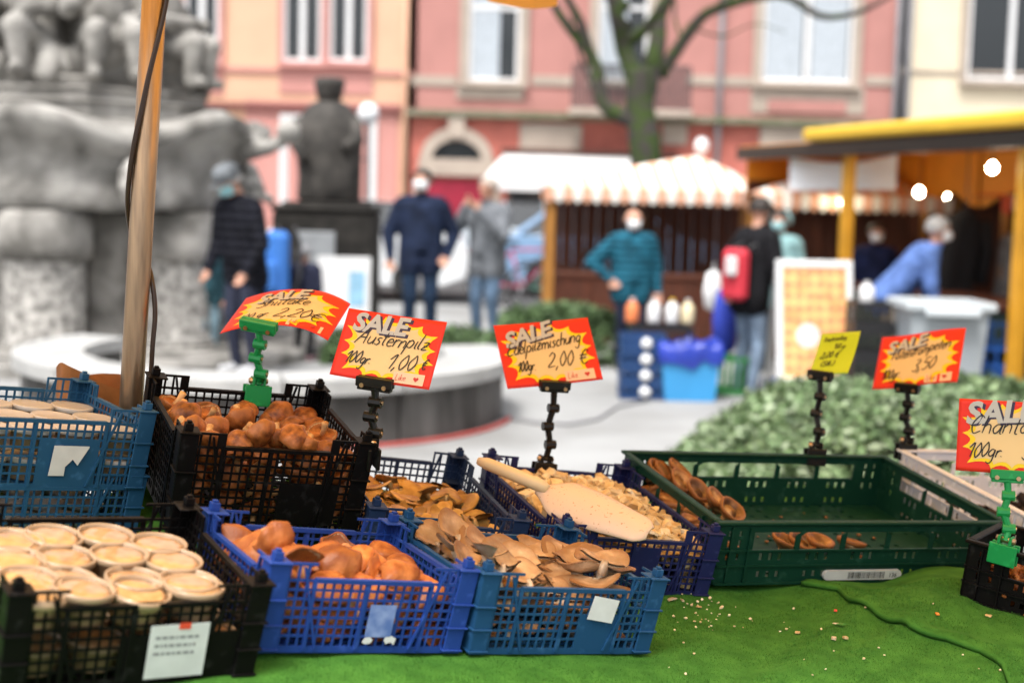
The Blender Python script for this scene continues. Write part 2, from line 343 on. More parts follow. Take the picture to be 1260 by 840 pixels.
# ================================================================== FOUNTAIN
fc = gx(105, 13.7); fr_ = thing('stone_fountain', 'large weathered stone fountain with columns and carved figures', 'fountain', fc)
b = MB(); b.lathe([(2.3, 0), (2.3, .10), (2.26, .13), (1.75, .13), (1.75, .15), (0, .15)], 40); b.build('step', M_stone, fr_)
b = MB(); b.lathe([(.6, .15), (.6, 1.3), (.58, 1.36), (0, 1.36)], 24); b.build('core', M_stone, fr_, True)
for j in range(6):
    a = -math.pi / 2 + 2 * math.pi * j / 6; cx, cy = 1.2 * math.cos(a), 1.2 * math.sin(a)
    b = MB(); b.lathe([(.37, .15), (.38, .19), (.35, .22), (.34, .3), (.355, .6), (.345, .9), (.355, .93)], 26, T(cx, cy, 0), lambda p: p * 1.0 + Vector((noise.noise(p * 9), noise.noise(p * 9 + Vector((4, 0, 0))), 0)) * .014); co = b.build('column', M_rough, fr_, True)
    b = MB(); b.lathe([(.37, .93), (.40, .95), (.415, 1.05), (.42, 1.3), (.40, 1.37)], 22, T(cx, cy, 0)); b.build('capital', M_stone, co, True)
    b = MB(); b.bbox(-.1, .1, -.09, .09, 1.2, 1.365, .03, T(cx * .66, cy * .66, 0) @ Rz(a)); b.build('bracket', M_stone, co)
for j in range(6):
    a = -math.pi / 2 + 2 * math.pi * (j + .5) / 6; b = MB(); b.lathe([(.25, .15), (.25, .2), (.21, .24), (.205, .9), (.24, .95), (.26, 1.3), (.25, 1.365)], 20, T(.86 * math.cos(a), .86 * math.sin(a), 0)); b.build('inner_column', M_stone, fr_, True)
for z0, z1, r_ in ((2.10, 2.34, 1.34), (2.342, 2.46, 1.16), (2.462, 2.56, 1.0)):
    b = MB(); b.lathe([(r_, z0), (r_, z1 - .03), (r_ + .03, z1 - .025), (r_ + .03, z1), (0, z1)], 10); b.build('ledge', M_stone, fr_)
n = 120; b = MB(); prof = [(1.5, 1.37), (1.58, 1.43), (1.52, 1.6), (1.5, 1.78), (1.56, 1.92), (1.72, 2.02), (1.74, 2.12), (1.6, 2.18), (1.3, 2.18), (1.2, 2.06), (0, 2.02)]
vs = []
for i, (r_, z) in enumerate(prof):
    for j in range(n):
        a = 2 * math.pi * j / n; w = math.cos(6 * (a + math.pi / 2))
        dr = (.10 * w if 4 <= i <= 7 else .05 * w if i in (2, 3) else 0); dz = (.10 * w if 4 <= i <= 7 else 0)
        nn = .03 * noise.noise(Vector((3 * math.cos(a), 3 * math.sin(a), z * 3))) + .012 * noise.noise(Vector((12 * math.cos(a), 12 * math.sin(a), z * 12)))
        vs.append(((r_ + dr + nn) * math.cos(a), (r_ + dr + nn) * math.sin(a), z + dz + nn))
b.add(vs, [(i * n + j, i * n + (j + 1) % n, (i + 1) * n + (j + 1) % n, (i + 1) * n + j) for i in range(len(prof) - 1) for j in range(n)]); b.build('basin', M_stone, fr_, True)
b = MB(); b.lathe([(1.22, 2.08), (0, 2.085)], 40); b.build('water', mat('fountain_water', (.05, .06, .06), .05, spec=.6), fr_)
for j in range(6):
    a = -math.pi / 2 + 2 * math.pi * (j + .55) / 6
    b = MB(); Mk = T(1.56 * math.cos(a), 1.56 * math.sin(a), 1.6) @ Rz(a + math.pi / 2)
    b.lathe([(.01, -.2), (.12, -.16), (.17, -.02), (.16, .12), (.1, .22), (.01, .25)], 14, Mk, lambda p: Vector((p.x, p.y * .7 + (-.05 if p.y < 0 and abs(p.z) < .06 else 0), p.z)))
    b.tube([Mk @ Vector((0, -.1, -.06)), Mk @ Vector((0, -.24, -.12))], [.05, .04], 8); b.build('lion_mask', M_rough, fr_, True)
sp = MB(); sp.tube([(1.6, -.4, 1.95), (1.85, -.5, 1.98), (2.0, -.52, 2.06)], [.11, .07, .06], 9); sp.lathe([(.0, -.11), (.09, -.07), (.12, 0), (.09, .08), (0, .12)], 12, T(2.04, -.53, 2.12)); sp.build('spout', M_stone, fr_, True)
# seated carved figures: remeshed blocks of limbs (built with the people below)
# ================================================================== round stone wall, statue, boards
rc = Vector((-1.78, 10.35, 0)); rw = thing('round_stone_bench', 'low curved grey stone bench with pale cap behind the crates', 'stone bench', rc)
for j in range(14):
    a0, a1 = 2 * math.pi * j / 14 + .006, 2 * math.pi * (j + 1) / 14 - .006; m = 8
    if math.sin((a0 + a1) / 2) > .3: continue
    for nm, r0, r1, z0, z1, mm in (('wall_block', 1.36, 1.72, 0, .335, mat('bench_stone', (.15, .145, .14), .9, col2=(.055, .053, .05), vscale=5, bump=.6, bscale=20, aniso=(1, 1, .25))), ('cap_slab', 1.30, 1.78, .337, .43, mat('bench_cap', (.42, .42, .41), .8, .2, 4, .3, 16))):
        b = MB(); vs = []
        for t in np.linspace(a0, a1, m):
            for r_, z in ((r0, z0), (r1, z0), (r1, z1), (r0, z1)): vs.append((r_ * math.cos(t), r_ * math.sin(t), z))
        b.add(vs, [(i * 4 + k, (i + 1) * 4 + k, (i + 1) * 4 + (k + 1) % 4, i * 4 + (k + 1) % 4) for i in range(m - 1) for k in range(4)] + [(0, 3, 2, 1)[::-1], tuple((m - 1) * 4 + k for k in (0, 1, 2, 3))]); b.build(nm, mm, rw)
b = MB(); b.tube([(1.8 * math.cos(t), 1.8 * math.sin(t), .012) for t in np.linspace(-1.75, -.15, 30)], .016, 6); ho = b.build('red_hose', mat('red_hose_rubber', (.42, .07, .06), .7), None, True); ho.location = rc; tag(ho, 'thin red hose lying along the foot of the curved stone bench', 'hose')
sc = gx(404, 17.2); st = thing('statue', 'dark stone statue in a long cloak on a block pedestal', 'statue', sc)
b = MB(); b.bbox(-.60, .60, -.48, .48, 0, 1.34, .03); b.bbox(-.63, .63, -.51, .51, 1.342, 1.42, .03); b.bbox(-.5, .5, -.42, .42, 1.422, 1.46, .02); b.build('pedestal', mat('black_basalt', (.045, .042, .038), .85, col2=(.018, .017, .016), vscale=4, bump=.6, bscale=18, spec=.15), st)
def cloak(p):
    a = math.atan2(p.y, p.x); f = 1 + .09 * math.sin(a * 7) * min(1, max(0, 2.75 - p.z)) + .05 * noise.noise(p * 6); return Vector((p.x * f * .92, p.y * f * .75, p.z))
b = MB(); b.lathe([(.36, 1.462), (.40, 1.5), (.39, 1.75), (.42, 2.05), (.43, 2.3), (.37, 2.5), (.24, 2.63), (.12, 2.68)], 30, None, cloak); b.build('cloaked_body', M_darkstone, st, True)
b = MB(); b.lathe([(.1, 2.64), (.14, 2.68), (.165, 2.76), (.18, 2.84), (.19, 2.9), (.15, 2.94), (.0, 2.95)], 18, None, lambda p: Vector((p.x, p.y * 1.05, p.z)) * 1); b.build('head', M_darkstone, st, True)
b = MB(); b.tube([(.30, -.08, 2.42), (.36, -.2, 2.2), (.22, -.34, 2.1)], [.11, .09, .07], 9); b.build('arm', M_darkstone, st, True); b = MB(); b.tube([(-.30, -.08, 2.42), (-.37, -.18, 2.15), (-.24, -.34, 1.95)], [.11, .09, .07], 9); b.build('arm', M_darkstone, st, True)
ib = thing('notice_board', 'white notice board leaning before the statue pedestal', 'board', gx(424, 15.9))
b = MB(); b.bbox(-.3, .3, -.02, .02, .05, .86, .008, Rx(R(-6))); pb = b.build('panel', M_white, ib)
b = MB(); b.box(.06, .24, -.024, -.021, .3, .7, Rx(R(-6))); b.build('printed_area', mat('pale_blue_print', (.30, .55, .75), .6, .3, 6), ib)
b = MB(); b.box(-.29, -.25, -.02, .02, -.0, .06); b.box(.25, .29, -.02, .02, 0, .06); b.build('foot', M_iron, ib)
gb = thing('notice_board', 'grey board standing behind the white notice board', 'board', gx(400, 16.4)); b = MB(); b.bbox(-.3, .12, -.02, .02, .02, 1.12, .008); b.build('panel', mat('grey_board', (.33, .35, .37), .7, .2, 4), gb); b = MB(); b.box(-.26, -.2, -.1, .1, 0, .03); b.box(.02, .08, -.1, .1, 0, .03); b.build('foot', M_iron, gb)
# ================================================================== HEDGES
def hedge(name, label, x0, x1, y0, y1, h, n, ls, cols, rot=0, loc=None, seed=1, ramp=0):
    rg = np.random.RandomState(seed); loc = Vector((0, 0, 0)) if loc is None else loc
    r_ = thing(name, label, 'hedge', (loc.x, loc.y, 0), rot)
    def hh(x, y):
        e = min(1, max(.02, (x - x0 + .05) / max(.2, ramp))) * min(1, max(.05, (x1 - x + .05) / .2)) * min(1, max(.05, (y1 - y + .05) / .2)) * min(1, max(.05, (y - y0 + .05) / .2))
        return (h + .10 * noise.noise(Vector((x * 1.6, y * 1.6, 3 + seed))) + .06 * noise.noise(Vector((x * 5, y * 5, 1)))) * (1 - (1 - e) ** 2)
    v = np.zeros((n, 4, 3), np.float32)
    for i in range(n):
        u = rg.rand(); x, y = rg.uniform(x0, x1), rg.uniform(y0, y1)
        if u < .72: z = hh(x, y) - abs(rg.normal(0, .035)) + (rg.uniform(0, .06) if rg.rand() < .12 else 0)
        else:
            s_ = rg.randint(4); dd = abs(rg.normal(0, .05))
            if s_ == 0: y = y0 + dd
            elif s_ == 1: y = y1 - dd
            elif s_ == 2: x = x0 + dd
            else: x = x1 - dd
            z = rg.uniform(.02, max(.06, hh(x, y)))
        a, t = rg.uniform(0, 6.28), rg.uniform(-.9, .9); s = ls * rg.uniform(.45, 1.6)
        ax = np.array([math.cos(a) * math.cos(t), math.sin(a) * math.cos(t), math.sin(t)]); bx = np.cross(ax, rg.normal(size=3)); bx /= np.linalg.norm(bx) + 1e-6
        c = np.array([x, y, z]); v[i] = [c - ax * s, c + bx * s * .45, c + ax * s, c - bx * s * .45]
    me = bpy.data.meshes.new('foliage'); V = v.reshape(-1, 3); me.from_pydata(V.tolist(), [], [(4 * i, 4 * i + 1, 4 * i + 2, 4 * i + 3) for i in range(n)])
    for m in cols: me.materials.append(m)
    me.polygons.foreach_set('material_index', rg.randint(0, len(cols), n).tolist()); link('foliage', me, r_)
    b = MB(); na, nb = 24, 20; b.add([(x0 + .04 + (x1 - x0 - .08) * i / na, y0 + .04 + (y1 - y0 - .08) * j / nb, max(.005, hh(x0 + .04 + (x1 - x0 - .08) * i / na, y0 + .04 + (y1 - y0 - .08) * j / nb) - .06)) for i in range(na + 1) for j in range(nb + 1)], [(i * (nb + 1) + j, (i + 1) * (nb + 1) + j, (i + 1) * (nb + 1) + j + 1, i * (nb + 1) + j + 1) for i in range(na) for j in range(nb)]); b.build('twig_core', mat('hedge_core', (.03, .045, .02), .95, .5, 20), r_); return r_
lf = [mat('leaf_light', (.24, .33, .16), .6, .3, 3, spec=.5), mat('leaf_mid', (.15, .24, .10), .6, .3, 3), mat('leaf_pale', (.34, .42, .27), .55, .3, 3), mat('leaf_dark', (.04, .075, .025), .6, .3, 3)]
hedge('clipped_hedge', 'pale green clipped hedge just behind the dark green crate', -.62, 1.35, -.75, 1.5, .56, 30000, .028, lf[:3] + [lf[1], lf[3]], R(-3), gx(1000, 6.9), 2, 1.0)
hedge('clipped_hedge', 'darker hedge further back at the right edge', -.2, 2.0, -.45, .5, .5, 9000, .03, [lf[1], lf[3], lf[0]], 0, gx(1200, 9.0), 5)
hedge('clipped_hedge', 'low green hedge behind the price card for mixed mushrooms', -1.0, .35, -.4, .4, .5, 6500, .035, [lf[1], lf[3]], 0, gx(740, 13.7), 6)
hedge('clipped_hedge', 'low hedge strip behind the curved stone bench', -1.3, 1.2, -.3, .3, .32, 5000, .035, [lf[1], lf[3]], 0, gx(575, 13.2), 8)
# ================================================================== MARKET STALLS
M_pch = mat('peach_canvas', (.74, .40, .27), .9, .1, 3); M_wcan = mat('white_canvas', (.80, .76, .70), .9, .06, 3)
def cable_on_ground():
    b = MB(); P = [ground(x, y, .01) for x, y in ((560, 500), (610, 512), (660, 520), (700, 522), (735, 516), (760, 500), (800, 492))]; b.tube(P, .012, 6); o = b.build('ground_cable', mat('grey_cable', (.16, .16, .17), .7), None, True); tag(o, 'thin grey cable lying across the paving behind the signs', 'cable')
cable_on_ground()
def tent(name, label, loc, w, dp, eave, rise, lx, rx, n, mats, rot=0, ball=None, wall=True):
    r_ = thing(name, label, 'market stall', loc, rot)
    def zr(x):
        t = min(1, (x + w / 2) / lx, (w / 2 - x) / rx); return eave + rise * max(0, t) ** .8
    for i in range(n):                      # one canvas strip after another, each with its own scallop
        b = MB(); xa, xb = -w / 2 + w * i / n, -w / 2 + w * (i + 1) / n
        ys = [-dp / 2, -dp / 4, 0, dp / 4, dp / 2]; vs = []
        for x in (xa, xb):
            zt = zr(x)
            for y in ys: f = 1 - abs(y) / (dp / 2); vs.append((x, y, eave + (zt - eave) * f ** 1.15))
        b.add(vs, [(k, k + 5, k + 6, k + 1) for k in range(4)])
        m = 7
        for y in (-dp / 2 - .006, dp / 2 + .006):
            top = [(xa + (xb - xa) * k / (m - 1), y, eave) for k in range(m)]; bot = [(p[0], y, eave - .1 - .07 * math.sin(math.pi * k / (m - 1))) for k, p in enumerate(top)]
            b.add(top + bot, [(k, k + m, k + m + 1, k + 1) for k in range(m - 1)])
        b.build('canvas_strip', mats[i % len(mats)], r_)
    for sx in (-1, 1):
        for sy in (-1, 1):
            b = MB(); b.bbox(sx * (w / 2 - .08) - .035, sx * (w / 2 - .08) + .035, sy * (dp / 2 - .08) - .035, sy * (dp / 2 - .08) + .035, 0, eave - .005, .006); b.build('post', M_wood2, r_)
    if wall:
        np_ = int(w / .16)
        for i in range(np_):
            b = MB(); x = -w / 2 + .12 + (w - .24) * i / np_; b.bbox(x, x + (w - .24) / np_ - .008, dp / 2 - .16, dp / 2 - .13, .02, eave - .02, .005); b.build('plank', M_plank, r_)
    b = MB(); b.bbox(-w / 2 + .15, w / 2 - .15, -dp / 2 + .1, -dp / 2 + .55, .72, .78, .01); ct = b.build('counter', M_plank, r_)
    for i in range(6):
        b = MB(); x = -w / 2 + .16 + (w - .32) * i / 6; b.bbox(x, x + (w - .32) / 6 - .01, -dp / 2 + .12, -dp / 2 + .145, .03, .718, .005); b.build('front_board', M_plank, ct)
    if ball is not None:
        b = MB(); b.lathe([(.02, 0), (.02, .06), (.04, .07), (.075, .11), (.085, .16), (.07, .22), (.035, .25), (0, .255)], 14, T(ball, 0, zr(ball) - .03)); b.build('finial_ball', M_white, r_, True)
    return r_
M_wood2 = mat('honey_wood', (.45, .20, .04), .6, .3, 6, aniso=(6, 6, .6)); M_plank = mat('dark_red_plank', (.10, .026, .010), .65, .45, 5, .3, 30, aniso=(8, 8, .8))
p = gx(806, 16.6); tent('striped_tent', 'peach and white striped market tent with a white ball finial', p, 2.62, 2.6, 1.70, .40, 1.7, .8, 26, [M_pch, M_wcan], 0, .52)
p = gx(1040, 14.5); tent('striped_tent', 'peach and white striped awning stall behind the white banner', p, 1.95, .8, 1.68, .16, .5, .5, 22, [M_pch, M_wcan])
p = gx(1290, 13.5); tent('striped_tent', 'red, green and white striped tent at the right edge', p, 1.45, 1.6, 1.70, .25, .6, .6, 14, [mat('red_canvas', (.62, .12, .06), .9), M_wcan, mat('green_canvas', (.10, .25, .17), .9), M_wcan])
# yellow-roofed stall, its front edge running towards the camera on the right
A_, B_ = Vector((2.36, 15.2, 0)), Vector((3.95, 8.8, 0)); ed = (B_ - A_).normalized(); inn = Vector((-ed.y, ed.x, 0)); L_ = (B_ - A_).length
if inn.x < 0: inn = -inn
sA = math.atan2(ed.y, ed.x); Ms = Matrix(((ed.x, inn.x, 0, A_.x), (ed.y, inn.y, 0, A_.y), (0, 0, 1, 0), (0, 0, 0, 1)))
ys = thing('market_stall', 'stall with flat yellow roof, bulbs and honey wood posts', 'market stall', M=Ms)
M_yel = mat('yellow_roof_paint', (.80, .50, .045), .5, .1, 2); M_org = mat('orange_soffit', (.80, .30, .02), .6, .15, 2)
ZR = 2.12
b = MB(); b.bbox(0, L_, 0, 3.0, ZR, ZR + .05, .005); b.build('roof', M_org, ys)
b = MB(); b.bbox(-.02, L_ + .02, -.03, .03, ZR - .09, ZR + .04, .008); b.build('fascia', mat('black_fascia', (.02, .018, .015), .5), ys)
b = MB(); b.bbox(1.7, L_ + .02, -.1, .16, ZR + .052, ZR + .17, .03); b.build('rolled_awning', M_yel, ys)
b = MB(); b.bbox(0, L_, .05, .12, ZR - .075, ZR - .002, .006); b.build('beam', M_yel, ys)
for t in (2.25, 5.0): b = MB(); b.bbox(t - .05, t + .05, .08, .18, 0, ZR - .08, .008); b.build('post', mat('yellow_post', (.62, .30, .02), .55, .2, 4), ys)
for t in (.1, L_ - .1): b = MB(); b.bbox(t - .05, t + .05, 2.8, 2.9, 0, ZR - .002, .008); b.build('post', MATS['yellow_post'], ys)
for i in range(14): b = MB(); b.bbox(.05 + i * L_ / 14, (i + 1) * L_ / 14 - .01, 2.92, 2.96, .03, ZR - .005, .005); b.build('plank', M_plank if i > 3 else M_org, ys)
for i in range(6):                       # orange arched infill boards hung below the roof
    b = MB(); x0 = .15 + i * 1.04; n = 12
    pl = [(x0, ZR - .01)] + [(x0 + .98 * k / n, ZR - .38 - .14 * abs(math.cos(math.pi * k / n)) ** 2) for k in range(n + 1)] + [(x0 + .98, ZR - .01)]
    b.prism(pl, 1.5, 1.525); b.build('infill_board', M_org, ys)
for i in range(5):                       # far end wall: arched orange boards above dark planks
    n = 12; y0 = .06 + i * .57; pl = [(y0, ZR - .004)] + [(y0 + .55 * k / n, ZR - .44 - .10 * abs(math.cos(math.pi * k / n)) ** 2) for k in range(n + 1)] + [(y0 + .55, ZR - .004)]
    b = MB(); b.prism(pl, -.013, .012, Matrix(((0, 1, 0, .06), (1, 0, 0, 0), (0, 0, 1, 0), (0, 0, 0, 1)))); b.build('infill_board', M_org, ys)
for i in range(18): b = MB(); b.bbox(.09, .11, .06 + i * .158, .06 + i * .158 + .15, .03, ZR - .30, .004); b.build('plank', M_plank, ys)
b = MB(); b.bbox(.4, L_ - .3, .35, .95, .80, .86, .01); ct = b.build('counter', M_plank, ys)
for i in range(9): b = MB(); b.bbox(.42 + i * (L_ - .75) / 9, .41 + (i + 1) * (L_ - .75) / 9, .38, .41, .03, .798, .005); b.build('front_board', mat('dark_green_board', (.03, .05, .035), .7, .3, 5), ct)
M_bulb = bpy.data.materials.new('lit_bulb'); M_bulb.use_nodes = True
_b = M_bulb.node_tree.nodes['Principled BSDF']; _b.inputs['Base Color'].default_value = (1, .9, .7, 1); _b.inputs['Emission Color'].default_value = (1, .86, .62, 1); _b.inputs['Emission Strength'].default_value = 60
for px, py, dd, lab in ((1221, 207, 10.6, 'lit round bulb hanging highest, near the right post'), (1131, 237, 12.5, 'lit bulb hanging in front of the orange boards'), (1038, 249, 13.9, 'lit bulb hanging left beside the yellow post'), (1166, 243, 14.5, 'small lit bulb hanging deepest inside the stall')):
    q = at(px, py, dd); r_ = thing('light_bulb', lab, 'light bulb', q, 0, 'bulbs under the yellow roof'); rr = .034 if dd < 14 else .022
    b = MB(); b.lathe([(.0, -rr)] + [(rr * math.sin(t), -rr * math.cos(t)) for t in np.linspace(.3, 2.6, 8)] + [(rr * .4, rr * 1.25)], 12); b.build('glass', M_bulb, r_, True)
    b = MB(); b.lathe([(rr * .42, rr * 1.2), (rr * .42, rr * 1.9), (.004, rr * 2.1), (.004, max(.1, ZR - q.z))], 8); b.build('socket_cord', M_iron, r_, True)
# white banner hung below the fascia
q0, q1 = at(972, 193, 14.0), at(1105, 190, 13.2); bn = thing('banner', 'blank white cloth banner hanging under the yellow roof', 'banner', (q0 + q1) / 2)
b = MB(); n = 20; vs = []
for s_ in (0, .004):
    for i in range(n + 1):
        t = i / n; p = q0.lerp(q1, t) - (q0 + q1) / 2; sag = .07 * math.sin(math.pi * t)
        for z in (-sag, -.17 - sag * .3, -.33): vs.append((p.x, p.y + s_ + .03 * math.sin(t * 9 + z * 8), p.z + z))
o3 = (n + 1) * 3
b.add(vs, [(i * 3 + k, i * 3 + 3 + k, i * 3 + 4 + k, i * 3 + k + 1) for i in range(n) for k in range(2)] + [(o3 + i * 3 + k + 1, o3 + i * 3 + 4 + k, o3 + i * 3 + 3 + k, o3 + i * 3 + k) for i in range(n) for k in range(2)]); b.build('cloth', mat('banner_cloth', (.80, .81, .84), .9, .04, 3), bn, True)
b = MB()
for i, q in ((0, q0), (1, q1)): p = q - (q0 + q1) / 2; b.tube([p, p + Vector((0, 0, max(.05, ZR - q.z)))], .005, 5)
b.build('cord', M_iron, bn)
# black coat hanging at the stall
q = at(1172, 255, 12.7); bc = thing('hanging_coat', 'long black coat hanging at the stall beside the grey bin', 'coat', q)
b = MB(); n = 28; prof = [(-.02, .06, .10), (-.12, .17, .10), (-.35, .20, .11), (-.6, .21, .12), (-.78, .22, .13)]; vs = []
for z, rx, ry in prof:
    for k in range(n):
        a = 2 * math.pi * k / n; f = 1 + .12 * math.sin(5 * a + z * 3) * min(1, -z * 2.5); vs.append((rx * f * math.cos(a) * 1.0 + z * .18 + .12, ry * f * math.sin(a), z))
b.add(vs, [(i * n + k, (i + 1) * n + k, (i + 1) * n + (k + 1) % n, i * n + (k + 1) % n) for i in range(4) for k in range(n)] + [tuple(range(n))]); b.build('body', mat('black_cloth', (.012, .012, .014), .9, .3, 6), bc, True)
b = MB(); b.tube([(.28, 0, -.12), (.33, .02, -.4), (.28, 0, -.68)], [.075, .07, .06], 10); b.tube([(-.04, 0, -.12), (-.13, .02, -.4), (-.16, 0, -.68)], [.075, .07, .06], 10); b.build('sleeve', MATS['black_cloth'], bc, True)
b = MB(); b.tube([(.12, 0, -.03), (.12, 0, .05), (.15, 0, .09), (.12, 0, .13), (.12, 0, ZR - q.z)], .006, 6); b.build('hanger_hook', M_iron, bc, True)
# ================================================================== BINS, CRATES, BOARD
def tapered(w0, d0, w1, d1, z0, z1, b, M=None, th=.02):
    def ring(w, d, z): return [(-w / 2, -d / 2, z), (w / 2, -d / 2, z), (w / 2, d / 2, z), (-w / 2, d / 2, z)]
    vs = ring(w0, d0, z0) + ring(w1, d1, z1) + ring(w1 - 2 * th, d1 - 2 * th, z1) + ring(w0 - 2 * th, d0 - 2 * th, z0 + th)
    if M is not None: vs = [M @ Vector(v) for v in vs]
    b.add(vs, [(3, 2, 1, 0), (12, 13, 14, 15)] + [(i, (i + 1) % 4, 4 + (i + 1) % 4, 4 + i) for i in range(4)] + [(4 + i, 4 + (i + 1) % 4, 8 + (i + 1) % 4, 8 + i) for i in range(4)] + [(8 + i, 8 + (i + 1) % 4, 12 + (i + 1) % 4, 12 + i) for i in range(4)])
p = ground(845, 490); bb = thing('rubbish_bin', 'bright blue plastic bin lined with a dark blue bag', 'bin', p)
b = MB(); tapered(.40, .34, .47, .40, 0, .42, b); b.build('tub', mat('sky_blue_plastic', (.05, .30, .62), .4, .1, 4), bb)
M_bag = mat('blue_bag_film', (.02, .05, .42), .3, .3, 8, .6, 20, spec=.6); b = MB(); n = 48; vs = []
for (f, z) in ((1.06, .29), (1.12, .36), (1.1, .43), (1.0, .475), (.86, .45), (.8, .36)):
    for k in range(n):
        a = 2 * math.pi * k / n; c, s_ = math.cos(a), math.sin(a); m = max(abs(c) / .235, abs(s_) / .2)
        w = 1 + .06 * noise.noise(Vector((c * 4, s_ * 4, z * 12))); vs.append((c / m * f * w, s_ / m * f * w, z + .05 * noise.noise(Vector((c * 3, s_ * 3, 5))) + (.03 * math.sin(a * 5) if z < .33 else 0)))
b.add(vs, [(i * n + k, i * n + (k + 1) % n, (i + 1) * n + (k + 1) % n, (i + 1) * n + k) for i in range(5) for k in range(n)]); b.build('bag', M_bag, bb, True)
p = gx(1164, 10.6); gb = thing('plastic_bin', 'large translucent grey plastic bin behind the hedge', 'bin', p); M_gbin = mat('grey_bin_plastic', (.36, .40, .43), .35, .1, 3, spec=.5)
b = MB(); tapered(.46, .42, .58, .52, 0, .86, b); b.build('tub', M_gbin, gb)
b = MB()
for (x0, x1, y0, y1) in ((-.33, .33, -.30, -.262), (-.33, .33, .262, .30), (-.33, -.292, -.262, .262), (.292, .33, -.262, .262)): b.bbox(x0, x1, y0, y1, .84, .90, .008)
b.build('rim', mat('pale_bin_rim', (.52, .57, .60), .35), gb)
b = MB(); b.bbox(-.2, .2, -.36, -.30, .80, .85, .01); b.build('handle', MATS['pale_bin_rim'], gb)
M_cb = mat('crate_royal_far', (.03, .12, .45), .4, .1, 4); M_ck = mat('crate_black_far', (.02, .02, .022), .45); M_cn = mat('crate_navy_far', (.015, .05, .15), .4)
M_cg = mat('crate_green_far', (.04, .20, .06), .45)
def small_crate(loc, m, lab, w=.4, d=.3, h=.16, rz=0, group=None):
    r_ = thing('stacking_crate', lab, 'crate', loc, rz, group)
    b = MB(); b.box(-w / 2, w / 2, -d / 2, d / 2, .004, .018); b.build('floor', m, r_)
    for y in (-d / 2, d / 2 - .012):
        b = MB(); b.box(-w / 2, w / 2, y, y + .012, .02, .05); b.box(-w / 2, w / 2, y, y + .012, h - .035, h)
        for i in range(7): x = -w / 2 + (w - .02) * i / 6; b.box(x, x + .02, y + .001, y + .011, .05, h - .035)
        b.build('side_wall', m, r_)
    for x in (-w / 2, w / 2 - .012):
        b = MB(); b.box(x, x + .012, -d / 2 + .013, d / 2 - .013, .02, .05); b.box(x, x + .012, -d / 2 + .013, d / 2 - .013, h - .035, h)
        for i in range(5): y = -d / 2 + .014 + (d - .05) * i / 4; b.box(x + .001, x + .011, y, y + .02, .05, h - .035)
        b.build('end_wall', m, r_)
    return r_
def jug(loc, m, cm, lab, h=.22, r0=.06, group=None):
    r_ = thing('plastic_jug', lab, 'jug', loc, 0, group); b = MB(); b.lathe([(r0 * .9, 0), (r0, .015), (r0, h * .6), (r0 * .8, h * .75), (r0 * .3, h * .88), (r0 * .3, h * .93)], 14); b.build('bottle', m, r_, True)
    b = MB(); b.lathe([(r0 * .36, h * .92), (r0 * .36, h), (0, h)], 12); b.build('cap', cm, r_, True)
order = ('lowest', 'second from the ground', 'third from the ground', 'topmost')
p = ground(788, 489)
for i in range(4):
    cr = small_crate((p.x, p.y, .001 + i * .13), M_cn, 'dark blue crate beside the blue bin, %s of its stack' % order[i], .36, .3, .128)
    b = MB(); b.lathe([(.045, 0), (.045, .02), (.0, .021)], 12, T(.02, -.152, .065) @ Rx(R(90))); b.build('white_disc', M_white, cr, True)
small_crate((p.x + .18, p.y + .35, .001), M_ck, 'black crate behind the dark blue stack, the lower one', .5, .35, .3)
small_crate((p.x + .18, p.y + .35, .302), M_ck, 'black crate behind the dark blue stack holding white jugs', .5, .35, .26)
for i, (dx, m, cm, lab) in enumerate(((-.06, mat('orange_pack', (.75, .22, .08), .5), M_white, 'small orange bottle with white cap on the black crate'), (.12, M_white, M_white, 'white jug in the middle on the black crate'), (.27, M_white, mat('yellow_cap', (.85, .55, .03), .5), 'white jug with yellow cap on the black crate'), (.40, mat('cream_pack', (.72, .62, .40), .6), M_white, 'cream coloured jug at the right end on the black crate'))):
    jug((p.x + dx, p.y + .35, .58), m, cm, lab, .2, .055)
p = ground(893, 486); small_crate((p.x, p.y + .1, .001), M_cg, 'green crate beside the blue bin', .36, .3, .32)
p = gx(1085, 10.9)
for i in range(4): small_crate((p.x, p.y, .001 + i * .215), M_ck, 'black crate left of the grey bin, %s of its stack' % order[i], .4, .32, .213)
jug((p.x - .08, p.y, .85), M_white, M_white, 'white jug on the black crates left of the grey bin', .16, .06)
p = gx(1242, 10.9)
for i in range(4): small_crate((p.x + (.05 if i % 2 else 0), p.y, .001 + i * .185), (M_ck, M_cb, M_cb, M_cn)[i], '%s crate right of the grey bin, %s of its stack' % (('black', 'bright blue', 'bright blue', 'navy')[i], order[i]), .55, .36, .18)
p = ground(975, 494); small_crate((p.x + .1, p.y + .45, .001), M_cb, 'bright blue crate on the ground behind the sandwich board', .5, .35, .12); jug((p.x + .02, p.y + .4, .06), M_white, M_white, 'white jug standing in the blue crate behind the sandwich board', .26, .07)
